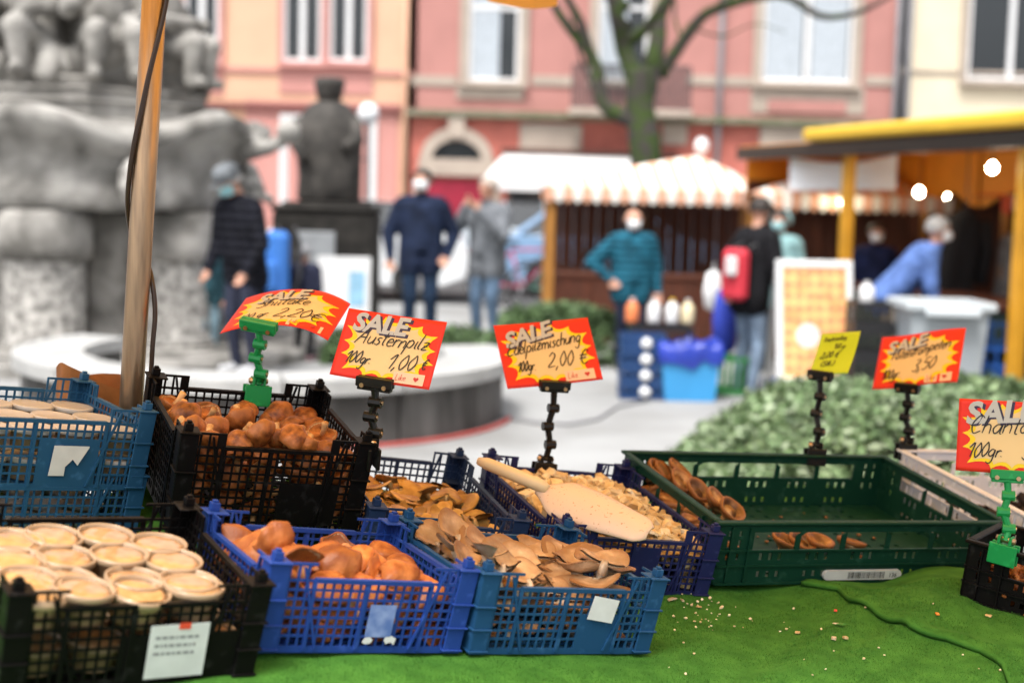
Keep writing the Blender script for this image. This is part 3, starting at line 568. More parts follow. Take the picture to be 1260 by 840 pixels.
# sandwich board
p = ground(1003, 500); ab = thing('sandwich_board', 'white framed sandwich board with pale orange print and white disc', 'board', p, R(8))
wb, zb0, zb1 = .315, .16, 1.16; tl = Rx(R(-9))
b = MB()
for (x0, x1, z0, z1) in ((-wb, wb, zb0, zb0 + .07), (-wb, wb, zb1 - .06, zb1), (-wb, -wb + .05, zb0 + .07, zb1 - .06), (wb - .05, wb, zb0 + .07, zb1 - .06)): b.bbox(x0, x1, -.02, .02, z0, z1, .008, tl)
b.build('frame', M_white, ab)
M_print = mat('peach_print', (.74, .36, .14), .5, col2=(.76, .50, .20), vscale=9, detail=1, lo=.45, hi=.55)
b = MB(); b.box(-wb + .05, wb - .05, -.008, .008, zb0 + .07, zb1 - .06, tl); b.build('poster', M_print, ab)
b = MB()
for i in range(6):
    for j in range(9):
        x, z = -wb + .1 + i * .086, zb0 + .14 + j * .095
        b.add([tl @ Vector((x + .03 * math.cos(t), -.0095, z + .03 * math.sin(t))) for t in np.linspace(0, 6.28, 9)[:-1]], [tuple(range(8))])
b.build('printed_dots', mat('pink_dot_print', (.70, .24, .13), .5), ab)
b = MB(); b.add([tl @ Vector((-.06 + .095 * math.cos(t), -.011, .56 + .095 * math.sin(t))) for t in np.linspace(0, 6.28, 25)[:-1]], [tuple(range(24))]); b.build('printed_disc', M_white, ab)
b = MB()
for x in (-wb, wb - .05): b.bbox(x, x + .05, -.018, .018, 0, zb0, .006, tl)
b.build('leg', M_white, ab)
b = MB(); tl2 = T(0, .36, 0) @ Rx(R(9))
for x in (-wb, wb - .05): b.bbox(x, x + .05, -.018, .018, 0, zb1 - .02, .006, tl2)
b.build('rear_leg', mat('grey_alu', (.35, .36, .36), .4, metal=.6), ab)
# ================================================================== CARS AND BICYCLES
M_tyre = mat('tyre', (.02, .02, .02), .85); M_rim = mat('alloy', (.5, .5, .52), .35, metal=.8)
def car(label, loc, rz, paint):
    r_ = thing('parked_car', label, 'car', loc, rz, 'cars parked before the pink house')
    low = [(-2.05, .35), (-2.1, .55), (-2.02, .78), (-1.5, .9), (-.75, .98), (1.35, 1.0), (1.95, .95), (2.08, .7), (2.05, .35), (1.75, .24), (-1.75, .24)]
    def ext(prof, ws, m, nm, par=r_):
        b = MB(); n = len(prof)
        for s_, (w, k) in enumerate(ws): b.v += [(x * k, w, z if k == 1 else .62 + (z - .62) * .96) for x, z in prof]
        b.f = [(s_ * n + i, s_ * n + (i + 1) % n, (s_ + 1) * n + (i + 1) % n, (s_ + 1) * n + i) for s_ in range(len(ws) - 1) for i in range(n)] + [tuple(range(n)), tuple((len(ws) - 1) * n + i for i in range(n))[::-1]]; b.m = [0] * len(b.f)
        return shade_auto(b.build(nm, m, par), 35)
    body = ext(low, [(-.86, .96), (-.82, 1), (.82, 1), (.86, .96)], paint, 'body')
    cab = [(-.85, .97), (-.15, 1.42), (.2, 1.47), (1.1, 1.44), (1.72, .99)]
    b = MB(); n = 5
    for w, k in ((-.80, 0), (-.64, 1), (.64, 1), (.80, 0)):
        pass
    b.v = [(x, -.79 if z < 1.1 else -.62, z) for x, z in cab] + [(x, .79 if z < 1.1 else .62, z) for x, z in cab]
    b.f = [tuple(range(n)), tuple(range(n, 2 * n))[::-1]] + [(i, i + n, (i + 1) % n + n, (i + 1) % n) for i in range(n)]; b.m = [0] * len(b.f); b.build('glasshouse', M_glass, r_)
    b = MB(); b.v = [(x * 1.01, y, z + .012) for x, z in ((-.2, 1.41), (.2, 1.47), (1.13, 1.44)) for y in (-.64, .64)]; b.f = [(0, 1, 3, 2), (2, 3, 5, 4)]; b.m = [0, 0]
    for y in (-1, 1):
        for (xa, za, xb, zb) in ((-.86, .97, -.16, 1.43), (.35, .98, .4, 1.47), (1.73, .99, 1.11, 1.45)): b.tube([(xa, y * .795, za), (xb, y * .63, zb)], .03, 6)
    b.build('roof', paint, r_)
    for x in (-1.3, 1.28):
        for y in (-.8, .8):
            b = MB(); b.lathe([(.19, -.1), (.3, -.1), (.325, -.07), (.325, .07), (.3, .1), (.19, .1)], 20, T(x, y, .325) @ Rx(R(90)), closed=True); wh = b.build('wheel', M_tyre, r_, True)
            b = MB(); b.lathe([(.2, -.06), (.18, -.085), (.05, -.07), (.0, -.075)], 16, T(x, y, .325) @ Rx(R(90 if y < 0 else -90)) @ Rx(math.pi)); b.build('rim', M_rim, wh, True)
    for x, nm, m in ((-2.04, 'headlight', mat('lamp_glass', (.7, .72, .75), .15)), (2.02, 'tail_light', mat('tail_red', (.4, .02, .02), .3))):
        for y in (-.62, .62): b = MB(); b.bbox(x - .04, x + .04, y - .14, y + .14, .66, .78, .02); b.build(nm, m, r_)
    return r_
p = gx(583, 21.5); car('white hatchback half hidden behind the man in the navy jacket', (p.x - 2.1, p.y, 0), 0, mat('white_car_paint', (.72, .74, .76), .25, coat=.5))
p = gx(606, 23.0); car('silver blue car parked behind the bicycles', (p.x + 2.15, p.y, 0), math.pi, mat('blue_car_paint', (.22, .36, .55), .25, coat=.5))
p = gx(760, 27.0); car('pale silver car behind the teal jacket man', (p.x - 1.0, p.y, 0), math.pi, mat('silver_car_paint', (.55, .62, .68), .25, coat=.5))
def bike(label, loc, rz, fm):
    r_ = thing('bicycle', label, 'bicycle', loc, rz, 'bicycles parked by the road')
    for x in (-.52, .52):
        b = MB(); b.lathe([(.325 + .016 * math.cos(t), .016 * math.sin(t)) for t in np.linspace(0, 6.28, 7)[:-1]], 28, T(x, 0, .34) @ Rx(R(90)), closed=True); w = b.build('wheel', M_tyre, r_, True)
        b = MB(); b.lathe([(.302 + .01 * math.cos(t), .01 * math.sin(t)) for t in np.linspace(0, 6.28, 5)[:-1]], 28, T(x, 0, .34) @ Rx(R(90)), closed=True)
        b.build('rim', M_rim, w, True)
        b = MB()
        for k in range(10): a = k * .628; b.tube([(x, 0, .34), (x + .3 * math.cos(a), 0, .34 + .3 * math.sin(a))], .002, 4)
        b.build('spokes', M_rim, w)
        b = MB(); b.lathe([(.345, -.02), (.35, 0), (.345, .02)], 28, T(x, 0, .34) @ Rx(R(90))); 
    b = MB(); P = dict(bb=(-.05, 0, .3), st=(-.2, 0, .82), hd=(.34, 0, .84), hl=(.38, 0, .72), rw=(-.52, 0, .34), fw=(.52, 0, .34))
    for a, c in (('bb', 'st'), ('bb', 'hl'), ('st', 'hd'), ('rw', 'bb'), ('rw', 'st'), ('fw', 'hd'), ('hd', 'hl')): b.tube([P[a], P[c]], .018, 7)
    b.build('frame', fm, r_, True)
    b = MB(); b.lathe([(.001, 0), (.09, .01), (.1, .04), (.05, .06), (.001, .06)], 12, T(-.22, 0, .88), lambda q: Vector((q.x * 1.4, q.y * (.5 if q.x > 0 else 1), q.z))); b.build('saddle', M_tyre, r_, True)
    b = MB(); b.tube([P['hd'], (.31, 0, 1.0), (.33, .0, 1.02)], .014, 6); b.tube([(.2, -.28, 1.03), (.32, -.15, 1.03), (.34, 0, 1.02), (.32, .15, 1.03), (.2, .28, 1.03)], .013, 6); b.build('handlebar', M_rim, r_, True)
    b = MB(); b.tube([(-.05, -.1, .2), (-.05, -.04, .2), (-.05, -.04, .3), (-.05, .04, .3), (-.05, .04, .4), (-.05, .1, .4)], .012, 6); b.build('crank', M_rim, r_, True)
    b = MB(); b.box(-.68, -.3, -.07, .07, .70, .715); b.build('rack', M_iron, r_)
bike('green bicycle standing beside the teal jacket man', gx(700, 19.5), R(14), mat('green_bike', (.04, .14, .10), .35))
bike('magenta framed bicycle parked left of the green one', gx(648, 20.2), R(-10), mat('magenta_bike', (.42, .04, .12), .35))
bike('dark bicycle parked right of the green one', gx(735, 20.4), R(22), mat('black_bike', (.03, .03, .035), .35))
# ================================================================== PEOPLE
M_skin = mat('skin', (.56, .30, .21), .55, .1, 12, sub=.15); M_mask = mat('white_mask', (.78, .80, .82), .8); M_bluemask = mat('blue_mask', (.28, .52, .56), .8)
M_hairg = mat('grey_hair', (.36, .35, .34), .7, .3, 40); M_haird = mat('dark_hair', (.03, .022, .018), .6, .3, 40); M_eye = mat('eye', (.02, .015, .01), .2)
M_shoe = mat('shoe', (.03, .03, .03), .6); M_shoew = mat('shoe_light', (.55, .56, .58), .6)
def cap_mesh(b, p, q, ra, rb, n=12):
    p, q = Vector(p), Vector(q); d = q - p; L = d.length
    if L < 1e-5: d = Vector((0, 0, 1)); L = 1e-4
    pr = [(ra * math.cos(t), ra * math.sin(t)) for t in np.linspace(-math.pi / 2 + .01, 0, 4)] + [(rb * math.cos(t), L + rb * math.sin(t)) for t in np.linspace(0, math.pi / 2 - .01, 4)]
    b.lathe(pr, n, T(*p) @ d.to_track_quat('Z', 'Y').to_matrix().to_4x4())
PEND = []
def solid(root, bones, mats, vox, nm='body', scale=None):
    b = MB()
    for (p, q, ra, rb, k) in bones: cap_mesh(b, p, q, ra, rb)
    me = b.mesh('tmp', M_skin); o = link('tmp', me); md = o.modifiers.new('r', 'REMESH'); md.mode = 'VOXEL'; md.voxel_size = vox
    sm = o.modifiers.new('s', 'SMOOTH'); sm.iterations = 3; sm.factor = .5
    PEND.append((o, root, bones, mats, nm, scale))
def flush():
    bpy.context.view_layer.update(); dg = bpy.context.evaluated_depsgraph_get()
    for (o, root, bones, mats, nm, scale) in PEND:
        me = bpy.data.meshes.new_from_object(o.evaluated_get(dg)); me.name = nm; me.materials.clear()
        for m in mats: me.materials.append(m)
        n = len(me.polygons); c = np.empty(n * 3); me.polygons.foreach_get('center', c); c = c.reshape(-1, 3)
        best = np.full(n, 1e9); idx = np.zeros(n, int)
        for (p, q, ra, rb, k) in bones:
            p, q = np.array(p), np.array(q); d = q - p; t = np.clip(((c - p) @ d) / max(d @ d, 1e-9), 0, 1)
            dist = np.linalg.norm(c - (p + t[:, None] * d), axis=1) - (ra + (rb - ra) * t); u = dist < best; best[u] = dist[u]; idx[u] = k
        me.polygons.foreach_set('material_index', idx.tolist()); me.polygons.foreach_set('use_smooth', [True] * n); me.update()
        ob = link(nm, me, root); bpy.data.objects.remove(o)
        if scale is not None: ob.matrix_local = scale
    PEND.clear()
def V3(*a): return Vector(a)
def person(label, loc, rz, H, top, bottom, shoe=None, lean=0, arms=None, head=(0, 0), mask=None, hair=M_haird, hat=None, hood=None, bulk=1.0, coat=.86, stride=0, squat=0, skirt=False, group=None, vox=.0125):
    lean = -lean; head = (-head[0], head[1])
    s = H / 1.75; r_ = thing('person', label, 'person', loc, rz, group); r_.scale = (s, s, s)
    B = []; hip = V3(0, 0, .93 - squat)
    def tor(p): return hip + Rx(lean) @ (Vector(p) - V3(0, 0, .93))
    for sx in (-1, 1):
        st = stride * sx; h = hip + V3(sx * .09, 0, 0); k = V3(sx * .10, -.03 - squat * .8 + st * .5 - .02, .5 - squat * .3); a = V3(sx * .11, .02 + st, .085)
        B += [(h, k, .098, .07, 1), (k, a, .068, .05, 1), (a + V3(0, .035, -.04), a + V3(sx * .02, -.16, -.045), .042, .04, 2)]
    bw = bulk
    for sx in (-1, 1):
        B += [(tor((sx * .085, 0, 1.36)), tor((sx * .075, 0, 1.08)), .118 * bw, .112 * bw, 0), (tor((sx * .075, 0, 1.08)), tor((sx * .085, 0, coat)), .112 * bw, .115 * bw, 0), (tor((sx * .06, 0, 1.43)), tor((sx * .17, 0, 1.40)), .075, .078 * bw, 0)]
    B += [(tor((0, -.03, 1.33)), tor((0, -.05, 1.02)), .10 * bw, .10 * bw, 0), (tor((0, 0, 1.44)), tor((0, -.005, 1.49)), .075, .062, 0)]
    hc = tor((0, 0, 1.5)); HM = T(*hc) @ Rz(head[1]) @ Rx(lean * .35 + head[0]) @ T(0, 0, -1.5)
    hp = lambda x, y, z: HM @ V3(x, y, z)
    B += [(hp(0, .01, 1.49), hp(0, 0, 1.57), .052, .055, 3), (hp(0, .012, 1.655), hp(0, -.02, 1.645), .092, .08, 3), (hp(0, -.03, 1.62), hp(0, -.05, 1.565), .066, .045, 3), (hp(0, -.1, 1.635), hp(0, -.115, 1.61), .011, .016, 3)]
    for sx in (-1, 1): B += [(hp(sx * .088, .005, 1.64), hp(sx * .09, .01, 1.61), .017, .013, 3)]
    arms = arms or {}
    for sx in (-1, 1):
        sh = tor((sx * .19, 0, 1.39)); el, wr = arms.get(sx, ((sx * .06, .03, -.28), (sx * .05, -.05, -.53)))
        e = sh + Rx(lean * .5) @ Vector(el); w = sh + Rx(lean * .5) @ Vector(wr); d = (w - e).normalized()
        B += [(sh, e, .073 * bw, .06 * bw, 0), (e, w, .058 * bw, .043, 0), (w, w + d * .05, .030, .034, 3)]
        side = d.cross(V3(0, 1, 0)) if abs(d.y) < .9 else d.cross(V3(1, 0, 0)); side.normalize(); nrm = d.cross(side)
        for j in range(4):
            o = side * (-.03 + .02 * j); f0 = w + d * .07 + o; L = (.062, .074, .07, .054)[j]; f1 = f0 + d * L * .55 + nrm * .004; f2 = f1 + (d * .7 + nrm * .7).normalized() * L * .5
            B += [(f0, f1, .0105, .0100, 3), (f1, f2, .0100, .009, 3)]
        t0 = w + d * .03 - side * .03; t1 = t0 + (d * .6 - side * .75).normalized() * .04; B += [(t0, t1, .013, .011, 3), (t1, t1 + d * .03, .011, .010, 3)]
    if skirt: pass
    solid(r_, B, [top, bottom, shoe or M_shoe, M_skin], vox)
    for sx in (-1, 1):
        b = MB(); cap_mesh(b, hp(sx * .032, -.094, 1.643), hp(sx * .034, -.095, 1.643), .011, .011, 8); b.build('eye', M_eye, r_, True)
    if hair:
        b = MB(); n = 18; vs = []; rows = 8
        for i in range(rows):
            ph = i / (rows - 1) * 1.95
            for k in range(n):
                a = 2 * math.pi * k / n; fr = max(0, -math.sin(a)); pp = min(ph, 1.95 - .85 * fr)
                rr = .104 + .006 * noise.noise(Vector((k, i, 2))); vs.append(hp(rr * math.sin(pp) * math.cos(a), .005 + 1.06 * rr * math.sin(pp) * math.sin(a), 1.652 + rr * math.cos(pp)))
        b.add(vs, [(i * n + k, (i + 1) * n + k, (i + 1) * n + (k + 1) % n, i * n + (k + 1) % n) for i in range(rows - 1) for k in range(n)]); b.build('hair', hair, r_, True)
    if mask:
        b = MB(); vs = []; n = 12; rows = 6
        for i in range(rows):
            z = 1.632 - .085 * i / (rows - 1)
            for k in range(n):
                a = -math.pi * (.06 + .88 * k / (n - 1)); q = math.sin(math.pi * i / (rows - 1)); vs.append(hp((.08 - .012 * i / rows) * math.cos(a), -.022 + (.085 + .022 * q) * math.sin(a), z))
        b.add(vs, [(i * n + k, (i + 1) * n + k, (i + 1) * n + k + 1, i * n + k + 1) for i in range(rows - 1) for k in range(n - 1)]); b.build('face_mask', mask, r_, True)
    if hat:
        b = MB(); b.lathe([(.106, 1.665), (.116, 1.69), (.112, 1.74), (.075, 1.775), (.001, 1.785)], 18, HM); b.add([HM @ V3(.10 * math.cos(t) * q, -.08 - .085 * math.sin(t) * q, 1.672 - .012 * q) for q in (.6, 1.0) for t in np.linspace(0, math.pi, 9)], [(k, k + 1, k + 10, k + 9) for k in range(8)]); b.build('flat_cap', hat, r_, True)
    if hood:
        b = MB(); n = 18; vs = []
        for ph in np.linspace(.05, 1.9, 8):
            for k in range(n): a = math.pi * (-.12 + 1.24 * k / (n - 1)); vs.append(hp(.118 * math.sin(ph) * math.cos(a), .01 + .125 * math.sin(ph) * math.sin(a) * 1.0, 1.645 + .125 * math.cos(ph)))
        b.add(vs, [(i * n + k, (i + 1) * n + k, (i + 1) * n + k + 1, i * n + k + 1) for i in range(7) for k in range(n - 1)]); b.build('hood', hood, r_, True)
    return r_, tor, hp
J = lambda nm, c, **k: mat(nm, tuple(v * .8 for v in c), k.pop('r', .75), .5, 9, .7, 16, spec=.15, **k)
jn = J('navy_puffer', (.022, .036, .085)); jk = J('ink_puffer', (.012, .013, .022)); jg = J('grey_jacket', (.26, .28, .31)); jt = J('teal_jacket', (.02, .16, .25)); jb = J('black_jacket', (.012, .012, .015)); jl = J('pale_blue_jacket', (.16, .28, .68)); jm = J('mint_jacket', (.35, .60, .62))
for _m in (jn, jk, jt):                    # quilted rows of the padded jackets
    _n = _m.node_tree.nodes; _l = _m.node_tree.links; _w = _n.new('ShaderNodeTexWave'); _w.wave_type = 'BANDS'; _w.bands_direction = 'Z'; _w.inputs['Scale'].default_value = 4.2; _w.inputs['Distortion'].default_value = .6
    _l.new([x for x in _n if x.type == 'TEX_COORD'][0].outputs['Object'], _w.inputs['Vector']); _bp = _n.new('ShaderNodeBump'); _bp.inputs['Strength'].default_value = .9; _bp.inputs['Distance'].default_value = .03; _l.new(_w.outputs['Fac'], _bp.inputs['Height'])
    _o = [x for x in _n if x.type == 'BUMP' and x != _bp][0]; _l.new(_o.outputs[0], _bp.inputs['Normal']); _l.new(_bp.outputs[0], _n['Principled BSDF'].inputs['Normal'])
den = J('blue_denim', (.16, .25, .38)); dkd = J('dark_denim', (.025, .05, .10)); blk = J('black_trousers', (.02, .02, .025)); bei = J('beige_trousers', (.45, .36, .26))
q = ground(300, 460); person('man in grey flat cap and ink blue puffer jacket looking down', q, R(-38), 1.80, jk, mat('navy_trousers', (.018, .022, .045), .8), M_shoew, R(-9), {1: ((.09, -.02, -.28), (.04, -.16, -.50)), -1: ((-.08, 0, -.28), (-.02, -.18, -.50))}, (R(-28), R(-10)), M_bluemask, M_hairg, J('grey_tweed_cap', (.22, .24, .26)), None, 1.18, .80)
q2 = gx(346, 12.7); bgm = thing('backpack', 'bright blue backpack beside the man in the flat cap', 'backpack', (q2.x - .07, q2.y + .25, .0), R(-30))
b = MB(); b.bbox(-.11, .11, -.09, .09, .62, 1.22, .05); b.build('main_pocket', mat('blue_nylon', (.05, .20, .62), .6, .15, 5), bgm); b = MB(); b.bbox(-.09, .09, -.15, -.092, .68, .95, .03); b.build('front_pocket', MATS['blue_nylon'], bgm); b = MB(); b.tube([(-.1, .12, 1.25), (-.1, .2, 1.1), (-.1, .2, .8), (-.1, .12, .66)], .018, 6); b.tube([(.1, .12, 1.25), (.1, .2, 1.1), (.1, .2, .8), (.1, .12, .66)], .018, 6); b.build('strap', M_iron, bgm, True)
q = gx(255, 13.0); person('child in a fur trimmed hood and light blue trousers by the fountain', q, R(35), 1.16, J('teal_child_jacket', (.05, .13, .16)), J('pale_jeans', (.28, .42, .50)), M_shoew, 0, None, (0, 0), J('grey_green_scarf', (.16, .2, .2)), M_haird, None, J('beige_fur', (.50, .38, .28)), 1.1, .84)
q = gx(258, 14.2); person('person in a dark teal coat half hidden by the fountain', q, R(180), 1.6, J('dark_teal_coat', (.02, .075, .10)), blk, None, 0, None, (0, 0), None, M_haird, None, None, 1.1, .7)
q = gx(376, 13.2); person('small child in grey bobble hat and navy coat behind a price card', q, R(160), 1.08, J('navy_child_coat', (.03, .035, .07)), blk, J('pink_shoe', (.55, .35, .38)), 0, None, (0, 0), None, None, None, J('grey_knit_hood', (.38, .38, .40)), 1.25, .72)
q = gx(519, 14.3); person('man in navy puffer jacket and white mask facing the stall', q, R(8), 1.84, jn, dkd, None, 0, {1: ((.13, .05, -.26), (.06, -.07, -.47)), -1: ((-.12, .04, -.27), (-.10, -.05, -.50))}, (R(4), R(-22)), M_mask, M_haird, None, None, 1.22, .84)
q = ground(597, 430); person('man in grey jacket and jeans holding a phone to his face', q, R(-35), 1.78, jg, den, J('brown_shoe', (.05, .03, .02)), 0, {1: ((.10, -.14, -.22), (-.08, -.30, .02)), -1: ((-.05, -.22, -.17), (.10, -.26, .06))}, (R(-4), R(-8)), None, mat('short_grey_hair', (.42, .36, .31), .7, .2, 40), None, None, 1.15, .82)
q = gx(780, 13.2); person('bald man in teal jacket and white mask with hand on hip', q, R(8), 1.50, jt, J('navy_trousers_b', (.02, .025, .05)), None, R(-3), {-1: ((-.24, .06, -.22), (-.06, -.06, -.40)), 1: ((.08, .02, -.28), (.10, -.06, -.52))}, (R(2), 0), M_mask, None, None, None, 1.32, .84)
q = ground(917, 487); rp, tor, hp = person('man in black jacket with red backpack and faded jeans facing right', q, R(118), 1.64, jb, J('faded_jeans', (.28, .38, .52)), None, R(-7), {1: ((.07, .10, -.26), (-.04, .17, -.46)), -1: ((-.08, -.04, -.27), (-.07, -.12, -.50))}, (R(-6), R(20)), M_bluemask, M_haird, None, None, 1.2, .84)
bp = thing('backpack', 'red backpack with white patch on the man in black', 'backpack', (q.x - .15, q.y - .17, .80), R(-55))
b = MB(); b.bbox(-.12, .12, -.07, .07, 0, .42, .04); b.build('main_pocket', mat('red_nylon', (.55, .03, .05), .6, .15, 5), bp); b = MB(); b.bbox(-.02, .11, -.115, -.072, .2, .36, .02); b.build('front_pocket', mat('white_nylon', (.6, .6, .6), .6), bp); b = MB(); b.tube([(-.08, .06, .42), (-.08, .14, .46), (-.08, .16, .3)], .014, 6); b.tube([(.08, .06, .42), (.08, .14, .46), (.08, .16, .3)], .014, 6); b.build('strap', M_iron, bp, True)
q = ground(886, 478); sb = thing('shopping_bag', 'long blue bag carried by the man in black', 'bag', (q.x + .02, q.y, 0), R(20)); b = MB(); b.lathe([(.04, .30), (.10, .34), (.12, .6), (.09, .82), (.03, .88)], 16, None, lambda p: Vector((p.x, p.y * .6, p.z))); b.build('pouch', mat('royal_blue_cloth', (.03, .06, .45), .7, .2, 8), sb, True); b = MB(); b.tube([(-.03, 0, .87), (-.02, 0, 1.0), (.02, 0, 1.0), (.03, 0, .87)], .008, 6); b.build('handle', M_iron, sb, True)
q = ground(874, 470); sb = thing('shopping_bag', 'small white carrier bag behind the man in black', 'bag', (q.x + .02, q.y + .2, 0), R(20)); b = MB(); b.lathe([(.03, .62), (.08, .65), (.1, .8), (.07, .95), (.02, .98)], 14, None, lambda p: Vector((p.x, p.y * .5, p.z))); b.build('pouch', M_white, sb, True); b = MB(); b.tube([(-.02, 0, .97), (0, 0, 1.05), (.02, 0, .97)], .006, 6); b.build('handle', M_white, sb, True)
q = gx(962, 13.3); person('person in pale mint jacket and hood behind the sandwich board', q, R(-40), 1.52, jm, blk, None, 0, None, (0, 0), M_bluemask, M_haird, None, J('mint_hood', (.40, .62, .64)), 1.15, .8)
q = gx(1098, 11.6); person('grey haired person in pale blue jacket bending to the right', q, R(80), 1.66, jl, bei, None, R(-42), {1: ((.02, -.12, -.24), (0, -.25, -.42)), -1: ((-.02, -.12, -.24), (0, -.25, -.42))}, (R(10), 0), M_mask, M_hairg, None, None, 1.15, .84)
q = gx(1262, 12.6); person('person in a grey coat cut off by the right edge', q, R(-60), 1.62, J('grey_coat', (.26, .26, .27)), blk, None, 0, None, (0, 0), None, M_hairg, None, None, 1.15, .75)
q = gx(1080, 13.6); person('person in dark navy jacket standing in the stall shadow', q, R(0), 1.42, J('night_jacket', (.02, .03, .10)), blk, None, 0, None, (0, 0), M_mask, M_haird, None, None, 1.1, .8)
# fountain figures: carved, one continuous body each, with plinth block
def carved(lab, loc, rz, sc, seed, parent):
    rg = random.Random(seed); B = []
    def c(p, q, a, b_): B.append((Vector(p) * sc, Vector(q) * sc, a * sc, b_ * sc, 0))
    c((0, 0, .3), (0, .05, .95), .3, .26); c((-.16, 0, .9), (.16, 0, .9), .17, .17); c((0, -.02, 1.05), (0, -.05, 1.32), .09, .15); c((0, -.16, 1.28), (0, -.18, 1.2), .05, .06)
    for s_ in (-1, 1):
        c((s_ * .14, -.05, .32), (s_ * .2, -.5, .4), .17, .14); c((s_ * .2, -.5, .4), (s_ * .22, -.46, -.05), .13, .09); c((s_ * .3, 0, .9), (s_ * .42, -.15, .62), .12, .1); c((s_ * .42, -.15, .62), (s_ * rg.uniform(.1, .3), -.45, rg.uniform(.5, .75)), .1, .075)
        c((s_ * .22, -.46, -.02), (s_ * .24, -.62, -.05), .075, .06)
    c((-.3, .1, .1), (.35, .05, .05), .2, .22); c((.3, -.1, .15), (.4, -.3, -.1), .15, .12); c((0, .2, .1), (0, .25, .5), .25, .2)
    solid(parent, B, [M_stone], .022, 'carved_figure', T(*loc) @ Rz(rz))
for j, (a, rr, z, sc, sd) in enumerate(((-1.95, .72, 2.62, .85, 1), (-1.05, .78, 2.6, .85, 2), (-.2, .8, 2.6, .8, 3), (-2.8, .8, 2.6, .8, 4), (.9, .8, 2.6, .8, 5), (2.2, .8, 2.6, .8, 6))): carved('', (rr * math.cos(a), rr * math.sin(a), z), a + math.pi / 2, sc, sd, fr_)
b = MB(); b.lathe([(.62, 2.55), (.6, 2.7), (.5, 2.8), (.45, 3.2), (.62, 3.3), (.45, 3.4), (.4, 4.4), (.5, 4.5), (.25, 4.7), (0, 4.72)], 10, None, lambda p: p + Vector((noise.noise(p * 2.5), noise.noise(p * 2.5 + Vector((5, 0, 0))), 0)) * .12); b.build('central_pillar', M_stone, fr_)
for j in range(0):
    a = -math.pi / 2 + (j - 4) * .42; b = MB(); b.bbox(-.22, .22, -.17, .17, 2.12, 2.30 + .1 * (j % 3), .05, T(1.3 * math.cos(a), 1.3 * math.sin(a), 0) @ Rz(a + 1.57)); b.build('rim_block', M_stone, fr_)
flush()
# ================================================================== MARKET TABLE AND TURF
CR = dict(
 H=dict(o=(.3983, 2.7258, .8459), yaw=21.4, g=(-.106, .107), d=(.709, .46, .132)),
 D=dict(o=(-.3523, 1.9510, .9462), yaw=33.0, g=(-.178, -.017), d=(.347, .278, .111)),
 E=dict(o=(-.056, 2.134, .891), yaw=31.7, g=(-.175, .002), d=(.360, .300, .110)),
 G=dict(o=(.081, 2.577, .869), yaw=22.0, g=(-.158, .075), d=(.344, .433, .110)),
 C=dict(o=(-.578, 2.358, 1.011), yaw=26.0, g=(-.186, .131), d=(.345, .320, .164)),
 F=dict(o=(-.268, 2.502, .903), yaw=21.3, g=(-.179, .073), d=(.310, .409, .116)),
 B=dict(o=(-.636, 1.726, .956), yaw=33.7, g=(-.177, .090), d=(.353, .316, .117)),
 A=dict(o=(-.953, 2.237, 1.107), yaw=40.4, g=(-.146, -.019), d=(.403, .301, .121)))
def fram(c):
    gx_, gy_ = c['g']; n = Vector((-gx_, -gy_, 1)).normalized(); a = R(c['yaw']); x = Vector((math.cos(a), math.sin(a), gx_ * math.cos(a) + gy_ * math.sin(a))).normalized(); y = n.cross(x); o = c['o']
    return Matrix(((x.x, y.x, n.x, o[0]), (x.y, y.y, n.y, o[1]), (x.z, y.z, n.z, o[2]), (0, 0, 0, 1)))
for c in CR.values(): c['M'] = fram(c)
# crate at the right edge, the lower crate of the left stack, the white crate
q = at(1174, 736, 2.74); CR['I'] = dict(o=tuple(q), yaw=-36, g=(-.10, .06), d=(.34, .22, .118)); CR['I']['M'] = fram(CR['I'])
CR['L'] = dict(CR['A']); CR['L']['M'] = CR['A']['M'] @ T(.004, .006, -.118)
CR['J'] = dict(CR['H']); CR['J']['d'] = (.62, .46, .150); CR['J']['M'] = CR['H']['M'] @ T(.709 + .03, .0, 0)
KP = []
for k, c in CR.items():
    if k == 'A': continue
    w, d, h = c['d']
    for fx in (0, .5, 1):
        for fy in (0, .5, 1): q = c['M'] @ Vector((w * fx, d * fy, 0)); KP.append((q.x, q.y, q.z))
KP = np.array(KP)
PL = (.744, -.167, .061)
KR = KP[:, 2] - (PL[0] + PL[1] * KP[:, 0] + PL[2] * KP[:, 1])
def TZ(x, y):
    x = np.asarray(x, float); y = np.asarray(y, float); d2 = (x[..., None] - KP[:, 0]) ** 2 + (y[..., None] - KP[:, 1]) ** 2
    w = 1 / (d2 + .0012) ** 1.6; w0 = 1 / (.16 ** 3.2); r_ = (w * KR).sum(-1) / (w.sum(-1) + w0 * .2)
    return PL[0] + PL[1] * x + PL[2] * y + r_ - .004
def folds(x, y):
    z = 0
    for (cx, cy, ang, ln, wd, h) in ((.50, 2.36, 1.0, .40, .035, .016), (.66, 2.46, .75, .30, .03, .014), (.42, 2.15, .5, .35, .04, .010), (.74, 2.25, .9, .25, .03, .010), (.30, 2.30, 1.2, .25, .03, .009)):
        dx, dy = x - cx, y - cy; u = dx * math.cos(ang) + dy * math.sin(ang); v = -dx * math.sin(ang) + dy * math.cos(ang); z = z + h * np.exp(-(u / ln) ** 4) * np.exp(-(v / wd) ** 2)
    return z
def turfz(x, y): return TZ(x, y) + folds(np.asarray(x, float), np.asarray(y, float))
def turf_hit(px, py):
    t = 2.2
    for _ in range(40):
        p = at(px, py, t); dz = p.z - float(turfz(p.x, p.y)); t += dz * 2.2 if abs(dz) > 1e-5 else 0
    return at(px, py, t)
TA = R(27); tx, ty = Vector((math.cos(TA), math.sin(TA), 0)), Vector((-math.sin(TA), math.cos(TA), 0))
